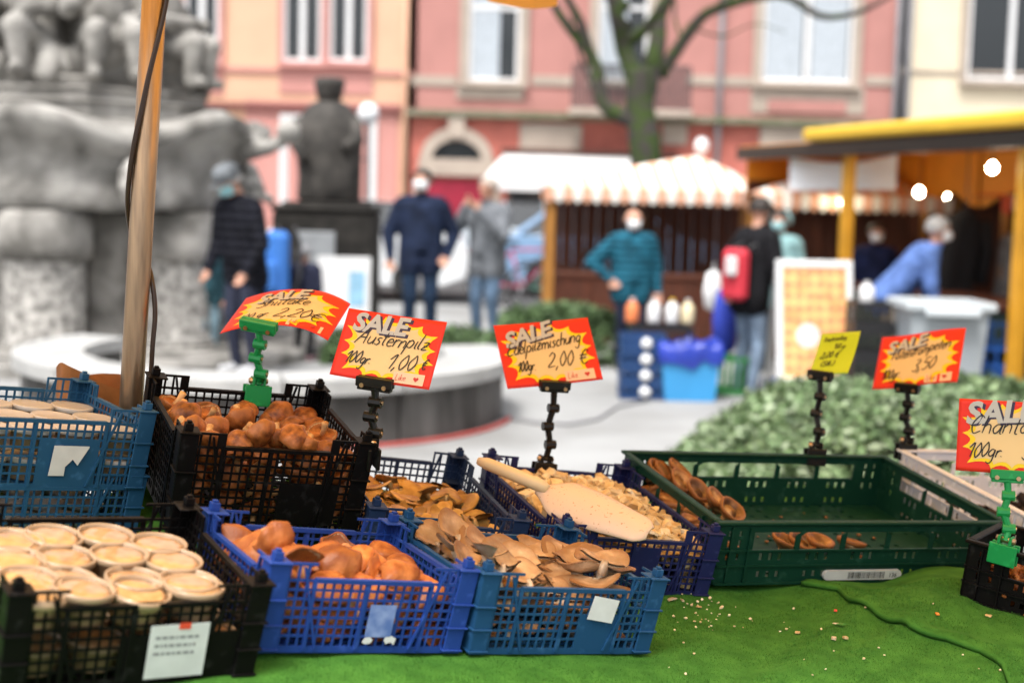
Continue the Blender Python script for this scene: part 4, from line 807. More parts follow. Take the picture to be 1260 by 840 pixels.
def tbl(u, v): return tx * u + ty * v            # table plan coordinates
U0, U1, V0, V1 = -.62, 2.75, 1.42, 2.86
M_turf = mat('green_turf_felt', (.062, .190, .027), .95, col2=(.034, .122, .016), vscale=26, bump=1.0, bscale=420, spec=.15, lo=.3, hi=.7)
nu, nv = 190, 86; us, vs_ = np.meshgrid(np.linspace(U0, U1, nu), np.linspace(V0, V1, nv), indexing='ij')
X = tx.x * us + ty.x * vs_; Y = tx.y * us + ty.y * vs_; Z = turfz(X, Y)
Z = Z + .0015 * np.array([[noise.noise(Vector((X[i, j] * 14, Y[i, j] * 14, 0))) for j in range(nv)] for i in range(nu)])
def sheet(name, X, Y, Z, m, parent, th=.005):
    a, b_ = X.shape; V = np.stack([X, Y, Z], -1).reshape(-1, 3); V2 = V.copy(); V2[:, 2] -= th; N = a * b_
    F = [(i * b_ + j, (i + 1) * b_ + j, (i + 1) * b_ + j + 1, i * b_ + j + 1) for i in range(a - 1) for j in range(b_ - 1)]
    F2 = [tuple(k + N for k in f[::-1]) for f in F]; E = []
    for i in range(a - 1): E += [(i * b_, i * b_ + N, (i + 1) * b_ + N, (i + 1) * b_), (i * b_ + b_ - 1, (i + 1) * b_ + b_ - 1, (i + 1) * b_ + b_ - 1 + N, i * b_ + b_ - 1 + N)]
    for j in range(b_ - 1): E += [(j, j + 1, j + 1 + N, j + N), ((a - 1) * b_ + j, (a - 1) * b_ + j + N, (a - 1) * b_ + j + 1 + N, (a - 1) * b_ + j + 1)]
    me = bpy.data.meshes.new(name); me.from_pydata(np.concatenate([V, V2]).tolist(), [], F + F2 + E); me.materials.append(m); me.polygons.foreach_set('use_smooth', [True] * len(me.polygons)); o = link(name, me, parent); return o
tf = sheet('turf_mat', X, Y, Z, M_turf, None); tag(tf, 'green artificial turf mat covering the market table', 'turf mat')
# second piece of turf lying over the first at the right, its edge showing as a dark line
edge_px = [(985, 722), (1030, 728), (1044, 742), (1078, 760), (1120, 776), (1165, 790), (1205, 804), (1232, 822), (1240, 845), (1246, 880)]
ep = [turf_hit(*e) for e in edge_px]; EP = []
for i in range(len(ep) - 1):
    for t in np.linspace(0, 1, 9)[:-1]: EP.append(ep[i].lerp(ep[i + 1], t))
EP = np.array([tuple(p) for p in EP]); nn = 60
X2 = EP[:, 0][:, None] + np.linspace(0, 1, nn)[None, :] ** 1.3 * .9; Y2 = EP[:, 1][:, None] + np.linspace(0, 1, nn)[None, :] ** 1.3 * .38
Z2 = turfz(X2, Y2) + .0085 + .007 * np.exp(-((X2 - EP[:, 0][:, None] - .018) / .02) ** 2) + .002 * np.sin(X2 * 31 + Y2 * 17) * np.exp(-((X2 - EP[:, 0][:, None]) / .12) ** 2)
t2 = sheet('turf_mat', X2, Y2, Z2, M_turf, None, .009); tag(t2, 'smaller overlapping turf piece with a dark folded edge at the right', 'turf mat')
# pile of the turf
def pile(parent, pts, zf, seed):
    rg = np.random.RandomState(seed); n = len(pts); a = rg.uniform(0, 6.28, n); l = rg.uniform(.002, .0045, n); ti = rg.uniform(-.0025, .0025, (n, 2)); w = .00055
    z = zf(pts[:, 0], pts[:, 1]) - .0006; V = np.zeros((n, 3, 3)); dx, dy = np.cos(a) * w, np.sin(a) * w
    V[:, 0] = np.stack([pts[:, 0] - dx, pts[:, 1] - dy, z], 1); V[:, 1] = np.stack([pts[:, 0] + dx, pts[:, 1] + dy, z], 1); V[:, 2] = np.stack([pts[:, 0] + ti[:, 0], pts[:, 1] + ti[:, 1], z + l], 1)
    me = bpy.data.meshes.new('turf_pile'); me.vertices.add(n * 3); me.vertices.foreach_set('co', V.ravel()); me.loops.add(n * 3); me.loops.foreach_set('vertex_index', np.arange(n * 3)); me.polygons.add(n); me.polygons.foreach_set('loop_start', np.arange(n) * 3); me.update(); me.validate(); me.materials.append(mat('turf_fibre', (.070, .215, .029), .9, rnd=0, var=.4, vscale=60, spec=.2)); o = link('turf_pile', me, parent); tag(o, kind='stuff')
rg = np.random.RandomState(4); P = rg.uniform((-.5, 1.55), (1.25, 2.95), (330000, 2))
ex, ey = EP[:, 0], EP[:, 1]
o_ = np.argsort(ey); right = P[:, 0] > np.interp(P[:, 1], ey[o_], ex[o_]) + .004
right &= (P[:, 1] < ey.max()) & (P[:, 1] > ey.min())
pile(tf, P[~right], turfz, 1); pile(t2, P[right], lambda x, y: turfz(x, y) + .0085 + .007 * np.exp(-((x - np.interp(y, ey[o_], ex[o_]) - .018) / .02) ** 2), 2)
# the table under it
mt = thing('market_table', 'wooden market table under the green turf', 'table', tbl((U0 + U1) / 2, (V0 + V1) / 2))
Mi = mt.matrix_basis.inverted(); Mi = T(*(-Vector(mt.location)))
b = MB(); corners = [(U0 + .03, V0 + .03), (U1 - .03, V0 + .03), (U1 - .03, V1 - .03), (U0 + .03, V1 - .03)]; low = min(0, float((Z - (PL[0] + PL[1] * X + PL[2] * Y)).min()))
vs = []
for dz in (-.012, -.045):
    for (u, v) in corners: q = tbl(u, v); vs.append((q.x, q.y, PL[0] + PL[1] * q.x + PL[2] * q.y + low + dz))
b.add([Mi @ Vector(v) for v in vs], [(0, 1, 2, 3), (7, 6, 5, 4)] + [(i, i + 4, (i + 1) % 4 + 4, (i + 1) % 4) for i in range(4)]); b.build('table_top', M_wood, mt)
for (u, v) in corners:
    q = tbl(u * .94 + .06, v * .95 + .1); zt = PL[0] + PL[1] * q.x + PL[2] * q.y + low - .047; b = MB(); b.bbox(q.x - .03, q.x + .03, q.y - .03, q.y + .03, 0, zt, .004, Mi); b.build('leg', M_wood, mt)
# ================================================================== CRATES
def plastic(nm, c, r=.42, sp=.18): return mat(nm, c, r, .18, 45, .15, 90, spec=sp, col2=tuple(min(1, v * 1.5 + .012) for v in c), lo=.28, hi=.42, detail=8)
P_royal = plastic('royal_blue_plastic', (.017, .052, .25)); P_teal = plastic('petrol_blue_plastic', (.014, .066, .16)); P_navy = plastic('navy_plastic', (.015, .019, .085)); P_slate = plastic('slate_navy_plastic', (.018, .035, .085)); P_black = plastic('black_plastic', (.005, .0045, .0045), .42, .10); P_green = plastic('bottle_green_plastic', (.005, .038, .022), .45); P_white = plastic('white_plastic', (.70, .70, .74)); P_sky = plastic('steel_blue_plastic', (.022, .090, .19))
M_label = mat('label_paper', (.74, .75, .76), .6, .1, 30)
def grid_panel(b, xs, ys, solid_fn, mapf, th):
    nx, ny = len(xs), len(ys); base = len(b.v)
    ok = [[solid_fn((xs[i] + xs[i + 1]) / 2, (ys[j] + ys[j + 1]) / 2, i, j) for j in range(ny - 1)] for i in range(nx - 1)]
    vs = [mapf(xs[i], ys[j], s_) for s_ in (0, th) for i in range(nx) for j in range(ny)]; N = nx * ny; F = []
    idx = lambda i, j, s_: s_ * N + i * ny + j; g_ = lambda i, j: 0 <= i < nx - 1 and 0 <= j < ny - 1 and ok[i][j]
    for i in range(nx - 1):
        for j in range(ny - 1):
            if not ok[i][j]: continue
            F.append((idx(i, j, 0), idx(i + 1, j, 0), idx(i + 1, j + 1, 0), idx(i, j + 1, 0))); F.append((idx(i, j + 1, 1), idx(i + 1, j + 1, 1), idx(i + 1, j, 1), idx(i, j, 1)))
            if not g_(i, j - 1): F.append((idx(i, j, 0), idx(i, j, 1), idx(i + 1, j, 1), idx(i + 1, j, 0)))
            if not g_(i, j + 1): F.append((idx(i, j + 1, 0), idx(i + 1, j + 1, 0), idx(i + 1, j + 1, 1), idx(i, j + 1, 1)))
            if not g_(i - 1, j): F.append((idx(i, j, 0), idx(i, j + 1, 0), idx(i, j + 1, 1), idx(i, j, 1)))
            if not g_(i + 1, j): F.append((idx(i + 1, j, 0), idx(i + 1, j, 1), idx(i + 1, j + 1, 1), idx(i + 1, j + 1, 0)))
    used = sorted({k for f in F for k in f}); rm = {k: n for n, k in enumerate(used)}
    b.add([vs[k] for k in used], [tuple(rm[k] for k in f) for f in F])
def lattice_crate(key, label, m, pitch=.0150, plate=None, pins=True, M=None, band=0, name='mushroom_crate'):
    c = CR[key]; w, d, h = c['d']; M = c['M'] if M is None else M
    r_ = thing(name, label, 'crate', M=M); hr = h + .024; bar = .0036
    def taper(p): f = .972 + .028 * max(0, min(1, p.z / h)); return Vector((w / 2 + (p.x - w / 2) * f, d / 2 + (p.y - d / 2) * f, p.z))
    def wall(L, mapf, nm, plt=None, front=False):
        b = MB(); n = max(6, int(round(L / pitch))); p_ = L / n; xs = [0]
        for i in range(n): xs += [i * p_ + bar / 2 + (0 if i else bar / 2), (i + 1) * p_ - bar / 2 - (0 if i < n - 1 else bar / 2)]
        xs += [L]; nz = max(4, int(round((h - .014) / (pitch * .98)))); q = (h - .014) / nz; zs = [.0]
        zs += [.010]
        for j in range(nz): zs += [.010 + j * q + (bar if j else 0), .010 + (j + 1) * q]
        zs = sorted(set(round(z, 5) for z in zs)); zs += [h, h + .004, hr - .004, hr] if zs[-1] < h - .001 else [h + .004, hr - .004, hr]
        cw = L * .21
        def sol(x, z, i, j):
            if z > h: return (x < cw or x > L - cw) and (z > hr - .004 or i % 2 == 0 or min(abs(x - cw), abs(x - L + cw)) < bar)
            if z < .010: return x < cw or x > L - cw or z > .004
            if plt and plt[0] < x < plt[1] and plt[2] < z < plt[3]: return True
            if band and z > h - band: return True
            return i % 2 == 0 or j % 2 == 0 if False else (i % 2 == 0 or not any(zs[k] <= z <= zs[k + 1] for k in HZ))
        HZ = [k for k in range(len(zs) - 1) if zs[k + 1] - zs[k] > bar * 1.6 and .009 < zs[k] < h - .004]
        grid_panel(b, xs, zs, sol, mapf, .0028)
        # thicker uprights and the slanting braces beside the corners
        for x in (cw, L - cw, L * .5 - .012): grid = [mapf(x + dx, z, t) for z in (.004, h - .002) for dx, t in ((-.0028, -.0022), (.0028, -.0022), (.0028, .003), (-.0028, .003))]; b.add(grid, [(0, 1, 5, 4), (1, 2, 6, 5), (2, 3, 7, 6), (3, 0, 4, 7), (3, 2, 1, 0), (4, 5, 6, 7)])
        for x0, x1 in ((cw * .72, cw * 1.25), (L - cw * .72, L - cw * 1.25)): grid = [mapf(x + dx, z, t) for x, z in ((x1, .006), (x0, hr - .006)) for dx, t in ((-.002, -.0032), (.002, -.0032), (.002, .0005), (-.002, .0005))]; b.add(grid, [(0, 1, 5, 4), (1, 2, 6, 5), (2, 3, 7, 6), (3, 0, 4, 7), (3, 2, 1, 0), (4, 5, 6, 7)])
        # rolled rim
        for x0, x1, z in ((cw + .001, L - cw - .001, h), ): 
            g_ = [mapf(x, z + dz, t) for x in (x0, x1) for dz, t in ((-.005, -.003), (.0015, -.003), (.0015, .006), (-.005, .006))]; b.add(g_, [(0, 1, 5, 4), (1, 2, 6, 5), (2, 3, 7, 6), (3, 0, 4, 7), (3, 2, 1, 0), (4, 5, 6, 7)])
        b.xf(taper); return b.build(nm, m, r_)
    i_ = .004
    wall(w - 2 * i_, lambda x, z, t: Vector((i_ + x, i_ + t, z)), 'wall_panel', plate)
    wall(w - 2 * i_, lambda x, z, t: Vector((w - i_ - x, d - i_ - t, z)), 'wall_panel')
    wall(d - 2 * i_, lambda x, z, t: Vector((w - i_ - t, i_ + x, z)), 'wall_panel')
    wall(d - 2 * i_, lambda x, z, t: Vector((i_ + t, d - i_ - x, z)), 'wall_panel')
    b = MB(); n1, n2 = int(w / .02), int(d / .02)
    xs = sorted({round(v, 5) for i in range(n1) for v in (.01 + (w - .02) * i / n1, .01 + (w - .02) * (i + .35) / n1)} | {round(w - .01, 5)}); ys = sorted({round(v, 5) for i in range(n2) for v in (.01 + (d - .02) * i / n2, .01 + (d - .02) * (i + .35) / n2)} | {round(d - .01, 5)})
    grid_panel(b, xs, ys, lambda x, y, i, j: i % 2 == 0 or j % 2 == 0, lambda x, y, t: Vector((x, y, .006 + t)), .003); b.xf(taper); b.build('floor', m, r_)
    for cx, cy in ((0, 0), (w, 0), (w, d), (0, d)):
        sx, sy = (1 if cx == 0 else -1), (1 if cy == 0 else -1); b = MB()
        def bx(x0, x1, y0, y1, z0, z1):
            xa, xb = sorted((cx + sx * x0, cx + sx * x1)); ya, yb = sorted((cy + sy * y0, cy + sy * y1)); b.bbox(xa, xb, ya, yb, z0, z1, .0008)
        bx(-.001, .030, -.001, .0032, .001, hr + .001); bx(-.0012, .0031, .0034, .030, .0012, hr + .0008)
        for z in (.004, h * .36, h * .70, hr - .003): bx(-.004, .033, -.004, .033, z, z + .0032)
        if pins: bx(.006, .020, .006, .020, hr + .0005, hr + .013); bx(.009, .017, .009, .017, hr + .0132, hr + .017)
        b.xf(taper); b.build('corner_post', m, r_)
    return r_
def sticker(parent, key, x0, x1, z0, z1, m=M_label, skew=0, name='label', torn=None, off=.0035):
    c = CR[key]; w, d, h = c['d']; f = lambda z: .004 * 0 + d / 2 * (1 - (.972 + .028 * max(0, min(1, z / h)))) - off + .004
    pts = torn or [(0, 0), (1, 0), (1, 1), (0, 1)]
    cx, cz = (x0 + x1) / 2, (z0 + z1) / 2; P = []
    for u, v in pts:
        x, z = x0 + (x1 - x0) * u, z0 + (z1 - z0) * v; dx, dz = x - cx, z - cz; x, z = cx + dx * math.cos(skew) - dz * math.sin(skew), cz + dx * math.sin(skew) + dz * math.cos(skew); P.append((x, z))
    b = MB(); n = len(P); b.add([(x, f(z) - .0006, z) for x, z in P] + [(x, f(z), z) for x, z in P], [tuple(range(n)), tuple(range(n, 2 * n))[::-1]] + [(i, n + i, n + (i + 1) % n, (i + 1) % n) for i in range(n)]); return b.build(name, m, parent)
def scribble(parent, key, x0, x1, z0, z1, rows, m, off=.0043):    # rows of small printed marks on a label
    c = CR[key]; w, d, h = c['d']; b = MB(); rg = random.Random(5)
    for i in range(rows):
        z = z1 - (z1 - z0) * (i + .5) / rows; x = x0
        while x < x1 * .9 + x0 * .1:
            l = rg.uniform(.003, .009); y = d / 2 * (1 - (.972 + .028 * z / h)) - off + .004; hh = (z1 - z0) / rows * .18
            b.add([(x, y, z - hh), (min(x1, x + l), y, z - hh), (min(x1, x + l), y, z + hh), (x, y, z + hh)], [(0, 1, 2, 3)]); x += l + .002
            if rg.random() < .08: break
    b.build('print', m, parent)
M_ink = mat('grey_ink', (.25, .25, .27), .7)
kA = lattice_crate('A', 'steel blue mushroom crate of white lidded tubs, upper one at left', P_sky, plate=(.20, .31, .01, .085))
sticker(kA, 'A', .222, .288, .025, .078, torn=[(0, 0), (.42, 0), (.42, .3), (.6, .55), (.75, .35), (1, .95), (1, 1), (.05, 1)])
kL = lattice_crate('L', 'steel blue mushroom crate, lower one of the left stack', P_sky)
kB = lattice_crate('B', 'black mushroom crate of open tubs with white label, front left', P_black, plate=(.15, .33, 0, .07), band=0)
sticker(kB, 'B', .190, .272, .010, .088, skew=R(1)); sticker(kB, 'B', .228, .244, .081, .090, mat('red_tab', (.75, .08, .04), .5), name='red_tab', off=.0048); scribble(kB, 'B', .198, .262, .04, .075, 3, M_ink)
kC = lattice_crate('C', 'black mushroom crate of shiitake at the back left', P_black, plate=(.19, .29, .03, .10))
kD = lattice_crate('D', 'royal blue mushroom crate of large orange brown caps', P_royal, plate=(.172, .216, .02, .072))
sticker(kD, 'D', .172, .216, .026, .076, mat('worn_film', (.10, .17, .45), .35, col2=(.25, .33, .62), vscale=40), name='film_residue'); 
sticker(kD, 'D', .170, .187, .015, .026, torn=[(0, .2), (.3, 0), (.8, .1), (1, .6), (.7, 1), (.2, .9)]); sticker(kD, 'D', .206, .226, .014, .028, torn=[(0, .5), (.2, .1), (.6, .3), (.9, 0), (1, .7), (.6, 1), (.1, .9)])
kE = lattice_crate('E', 'petrol blue mushroom crate of grey oyster mushrooms in front', P_teal, plate=(.20, .272, 0, .066))
sticker(kE, 'E', .216, .268, .058, .098, skew=R(-8))
kF = lattice_crate('F', 'slate navy mushroom crate of tan oyster mushrooms behind', P_slate)
kG = lattice_crate('G', 'navy mushroom crate of sliced mixed mushrooms with a scoop', P_navy, plate=(.155, .215, .045, .10))
# euro crates: big openings above rows of slots
def euro_crate(key, label, m, name='vegetable_crate', rim=.011, nw=5, cells=None):
    c = CR[key]; w, d, h = c['d']; r_ = thing(name, label, 'crate', M=c['M'])
    def wall(L, mapf):
        wz0, wz1 = h * .56, h * .84; holes = []; a = .075 if L > .3 else .05; n = nw if L > .5 else max(2, int(nw * L / .6)); ww = (L - 2 * a) / n
        for i in range(n): holes.append((a + i * ww + .006, a + (i + 1) * ww - .006, wz0, wz1, i))
        for i in range(n):
            for k in range(3): x = a + (i + .22 + .2 * k) * ww; holes.append((x, x + .008, h * .40, h * .51, -1)); holes.append((x, x + .008, h * .13, h * .22, -1))
        for k in range(2):
            for x in (.022 + k * .024, L - .03 - k * .024): holes += [(x, x + .006, h * .60, h * .72, -1), (x, x + .006, h * .78, h * .86, -1), (x, x + .006, h * .4, h * .5, -1)]
        xs = sorted({0, L} | {round(v, 5) for q in holes for v in q[:2]}); zs = sorted({0, h - rim * .4} | {round(v, 5) for q in holes for v in q[2:4]}); b = MB()
        def mp(x, z, t):
            if abs(z - round(wz1, 5)) < 1e-5:
                for q in holes:
                    if q[4] >= 0:
                        s_ = .012 * (1 if q[4] < n / 2 - .5 else -1 if q[4] > n / 2 - .5 else 0)
                        if abs(x - round(q[0], 5)) < 1e-5: x += (s_ if q[4] else .0); break
                        if abs(x - round(q[1], 5)) < 1e-5: x += (s_ if q[4] < n - 1 else .0); break
            return mapf(x, z, t)
        grid_panel(b, xs, zs, lambda x, z, i, j: not any(q[0] < x < q[1] and q[2] < z < q[3] for q in holes), mp, .003); b.build('wall_panel', m, r_)
        b = MB()                                # outer flanges
        for z, o in ((h * .02, .007), (h * .30, .005), (h * .545, .005)):
            g_ = [mapf(x, zz, t) for x in (.004, L - .004) for zz, t in ((z, -o), (z + .0035, -o), (z + .0035, .0005), (z, .0005))]; b.add(g_, [(0, 1, 5, 4), (1, 2, 6, 5), (2, 3, 7, 6), (3, 0, 4, 7), (3, 2, 1, 0), (4, 5, 6, 7)])
        for x in (a * .9, L - a * .9, a * .35, L - a * .35):
            g_ = [mapf(xx, zz, t) for zz in (.003, h - rim) for xx, t in ((x, -.006), (x + .003, -.006), (x + .003, .0006), (x, .0006))]; b.add(g_, [(0, 1, 5, 4), (1, 2, 6, 5), (2, 3, 7, 6), (3, 0, 4, 7), (3, 2, 1, 0), (4, 5, 6, 7)])
        b.build('rib', m, r_)
    i_ = .008
    wall(w - 2 * i_, lambda x, z, t: Vector((i_ + x, i_ + t, z))); wall(w - 2 * i_, lambda x, z, t: Vector((w - i_ - x, d - i_ - t, z))); wall(d - 2 * i_, lambda x, z, t: Vector((w - i_ - t, i_ + x, z))); wall(d - 2 * i_, lambda x, z, t: Vector((i_ + t, d - i_ - x, z)))
    b = MB(); o_, q_ = rim * 1.5, h
    for (x0, x1, y0, y1) in ((0, w, 0, o_), (0, w, d - o_, d), (0, o_, o_ + .0002, d - o_ - .0002), (w - o_, w, o_ + .0002, d - o_ - .0002)): b.bbox(x0, x1, y0, y1, h - rim * .45, h + .002, .002)
    b.build('rim', m, r_)
    b = MB(); n1, n2 = 18, 12
    xs = sorted({round(v, 5) for i in range(n1) for v in (.012 + (w - .024) * i / n1, .012 + (w - .024) * (i + .7) / n1)} | {round(w - .012, 5)}); ys = sorted({round(v, 5) for i in range(n2) for v in (.012 + (d - .024) * i / n2, .012 + (d - .024) * (i + .7) / n2)} | {round(d - .012, 5)})
    grid_panel(b, xs, ys, lambda x, y, i, j: i % 2 == 0 or j % 2 == 0 or (i // 6 + j // 6) % 2 == 0, lambda x, y, t: Vector((x, y, .006 + t)), .003); b.build('floor', m, r_)
    return r_
kH = euro_crate('H', 'nearly empty bottle green vegetable crate on the turf', P_green)
kJ = euro_crate('J', 'white vegetable crate of dark trumpet mushrooms beside the green crate', P_white)
kI = euro_crate('I', 'small black crate of chanterelles at the right edge', P_black, nw=3)
# barcode strip on the green crate
CR['H2'] = CR['H']; w, d, h = CR['H']['d']
b = MB(); n = 10; x0, x1, z0, z1 = .262, .452, .010, .030; pts = [(x1 - .010 + .010 * math.cos(t), (z0 + z1) / 2 + .010 * math.sin(t)) for t in np.linspace(-1.57, 1.57, n)] + [(x0 + .010 + .010 * math.cos(t), (z0 + z1) / 2 + .010 * math.sin(t)) for t in np.linspace(1.57, 4.71, n)]
b.add([(x, .0005, z) for x, z in pts] + [(x, .0075, z) for x, z in pts], [tuple(range(2 * n)), tuple(range(2 * n, 4 * n))[::-1]] + [(i, 2 * n + i, 2 * n + (i + 1) % (2 * n), (i + 1) % (2 * n)) for i in range(2 * n)]); bcl = b.build('barcode_label', mat('pale_grey_label', (.55, .56, .55), .5, .1, 40), kH)
rg = random.Random(8); b = MB(); x = x0 + .058
while x < x0 + .145:
    wv = rg.choice((.0008, .0012, .002)); b.add([(x, -.0001, z0 + .003), (x + wv, -.0001, z0 + .003), (x + wv, -.0001, z1 - .003), (x, -.0001, z1 - .003)], [(0, 1, 2, 3)]); x += wv + rg.choice((.0009, .0014, .002))
b.build('barcode', mat('black_ink', (.012, .012, .014), .6), bcl)
# ================================================================== MUSHROOMS
def mus(nm, c, c2, rough=.5, vs=35, b=.5, bs=160, sub=.12, lo=.36, hi=.62, rim=None):
    m = mat(nm, c, rough, col2=c2, vscale=vs, bump=b, bscale=bs, sub=sub, rnd=.22, spec=.4, lo=lo, hi=hi, detail=8)
    n = m.node_tree.nodes; l = m.node_tree.links; rp = [x for x in n if x.type == 'VALTORGB'][0]
    e = rp.color_ramp.elements.new(min(.98, hi + .13)); e.color = tuple(min(1, v * 1.35 + .04) for v in c) + (1,)       # pale flecks
    # broad blotches of bruised, darker skin
    t = n.new('ShaderNodeTexNoise'); t.inputs['Scale'].default_value = vs * .45; t.inputs['Detail'].default_value = 3; mpn = [x for x in n if x.type == 'MAPPING'][0]
    oi = n.new('ShaderNodeObjectInfo'); ad = n.new('ShaderNodeVectorMath'); ad.operation = 'ADD'; l.new(mpn.outputs[0], ad.inputs[0]); l.new(oi.outputs['Location'], ad.inputs[1]); l.new(ad.outputs[0], t.inputs['Vector'])
    r2 = n.new('ShaderNodeValToRGB'); r2.color_ramp.elements[0].position = .38; r2.color_ramp.elements[1].position = .60; r2.color_ramp.elements[0].color = (.55, .48, .42, 1); r2.color_ramp.elements[1].color = (1, 1, 1, 1); l.new(t.outputs['Fac'], r2.inputs['Fac'])
    b_ = n['Principled BSDF']; src = b_.inputs['Base Color'].links[0].from_socket; mx = n.new('ShaderNodeMix'); mx.data_type = 'RGBA'; mx.blend_type = 'MULTIPLY'; mx.inputs['Factor'].default_value = .8; l.new(src, mx.inputs['A']); l.new(r2.outputs['Color'], mx.inputs['B']); out = mx.outputs['Result']
    if rim:                                   # browner skin towards the rim of the cap
        tc_ = [x for x in n if x.type == 'TEX_COORD'][0]; ln = n.new('ShaderNodeVectorMath'); ln.operation = 'LENGTH'; l.new(tc_.outputs['Object'], ln.inputs[0]); mr = n.new('ShaderNodeMapRange'); mr.inputs['From Min'].default_value = rim[0]; mr.inputs['From Max'].default_value = rim[1]; l.new(ln.outputs['Value'], mr.inputs['Value'])
        m3 = n.new('ShaderNodeMix'); m3.data_type = 'RGBA'; m3.inputs['B'].default_value = tuple(rim[2]) + (1,); l.new(mr.outputs[0], m3.inputs['Factor']); l.new(out, m3.inputs['A']); out = m3.outputs['Result']
    l.new(out, b_.inputs['Base Color']); return m
M_shi = mus('shiitake_cap', (.46, .150, .030), (.13, .030, .006), .45, 60, 1.0, 240, rim=(.019, .031, (.40, .14, .035))); M_shg = mus('shiitake_gill', (.72, .46, .22), (.50, .26, .10), .7, 120); M_shs = mus('shiitake_stem', (.70, .42, .18), (.52, .25, .08), .7, 60)
M_big = mus('brown_cap', (.58, .20, .048), (.30, .07, .013), .45, 30, .8, 150, rim=(.026, .042, (.30, .085, .018))); M_bgg = mus('brown_gill', (.66, .42, .24), (.22, .10, .05), .7, 90); M_bgs = mus('brown_stem', (.66, .34, .15), (.50, .20, .07), .6, 40)
M_oy = mus('oyster_cap', (.52, .32, .165), (.36, .19, .08), .45, 40, .5, 140, rim=(.034, .052, (.26, .115, .04))); M_oyg = mus('oyster_gill', (.70, .54, .38), (.54, .38, .23), .7, 60); M_ye = mus('tan_cap', (.64, .37, .10), (.46, .22, .045), .42, 40); M_yeg = mus('tan_gill', (.68, .46, .18), (.5, .3, .1), .6, 60)
M_sl = mus('mushroom_slice', (.82, .64, .36), (.66, .43, .17), .55, 60); M_sl2 = mus('mushroom_slice_pale', (.85, .76, .56), (.72, .54, .28), .55, 60); M_chan = mus('chanterelle', (.48, .17, .035), (.26, .07, .012), .55, 60); M_trum = mus('black_trumpet', (.045, .028, .02), (.02, .012, .01), .6, 60)
def nz(p, f, s): return noise.noise(Vector((p[0] * f + s * 7.1, p[1] * f + s * 3.3, p[2] * f + s)))
def finish(r_, lab, grp, cat='mushroom'): tag(r_, lab, cat, grp); return r_
def mk_cap(name, lab, grp, Rr, hgt, mc, mg, ms, seed, wob=.1, fold=0, stem=.03, sr=.006):
    r_ = thing(name, lab, 'mushroom', group=grp); rg = random.Random(seed); ax = rg.uniform(0, 6.28)
    def warp(p):
        q = p + Vector((nz(p, 22, seed), nz(p, 22, seed + 3), nz(p, 25, seed + 6) * .7)) * Rr * wob
        u = q.x * math.cos(ax) + q.y * math.sin(ax); q.z -= fold * u * u / Rr; rr_ = math.hypot(p.x, p.y) / Rr; an = math.atan2(p.y, p.x)
        if rr_ > .4: q.z += (rr_ - .4) ** 2 * Rr * wob * 1.3 * (math.sin(3 * an + seed) + .6 * math.sin(7 * an + seed * 2)); q *= 1 + .05 * math.sin(5 * an + seed)
        return q
    N = 34; b = MB(); b.lathe([(.0005, hgt), (.3 * Rr, hgt * .97), (.55 * Rr, hgt * .84), (.78 * Rr, hgt * .55), (.93 * Rr, hgt * .18), (Rr, -.002), (.985 * Rr, -.006), (.92 * Rr, -.008), (.86 * Rr, -.006)], N, None, warp); b.build('cap', mc, r_, True)
    b = MB(); n2 = 52
    vs = []; pr = [(.88 * Rr, -.0065), (.6 * Rr, -.002), (.3 * Rr, .002), (sr * .8, .003)]
    for (rr, z) in pr:
        for k in range(n2): a = 2 * math.pi * k / n2; p = Vector((rr * math.cos(a), rr * math.sin(a), z - (.0012 if k % 2 else 0))); vs.append(warp(p))
    b.add(vs, [(i * n2 + k, (i + 1) * n2 + k, (i + 1) * n2 + (k + 1) % n2, i * n2 + (k + 1) % n2) for i in range(3) for k in range(n2)]); b.build('gills', mg, r_, False)
    if stem: b = MB(); t = rg.uniform(-.3, .3) * stem; b.tube([warp(Vector((0, 0, .004))), warp(Vector((t * .4, t * .2, -stem * .5))), warp(Vector((t, t * .6, -stem)))], [sr, sr * .85, sr * 1.1], 9); b.build('stem', ms, r_, True)
    return r_
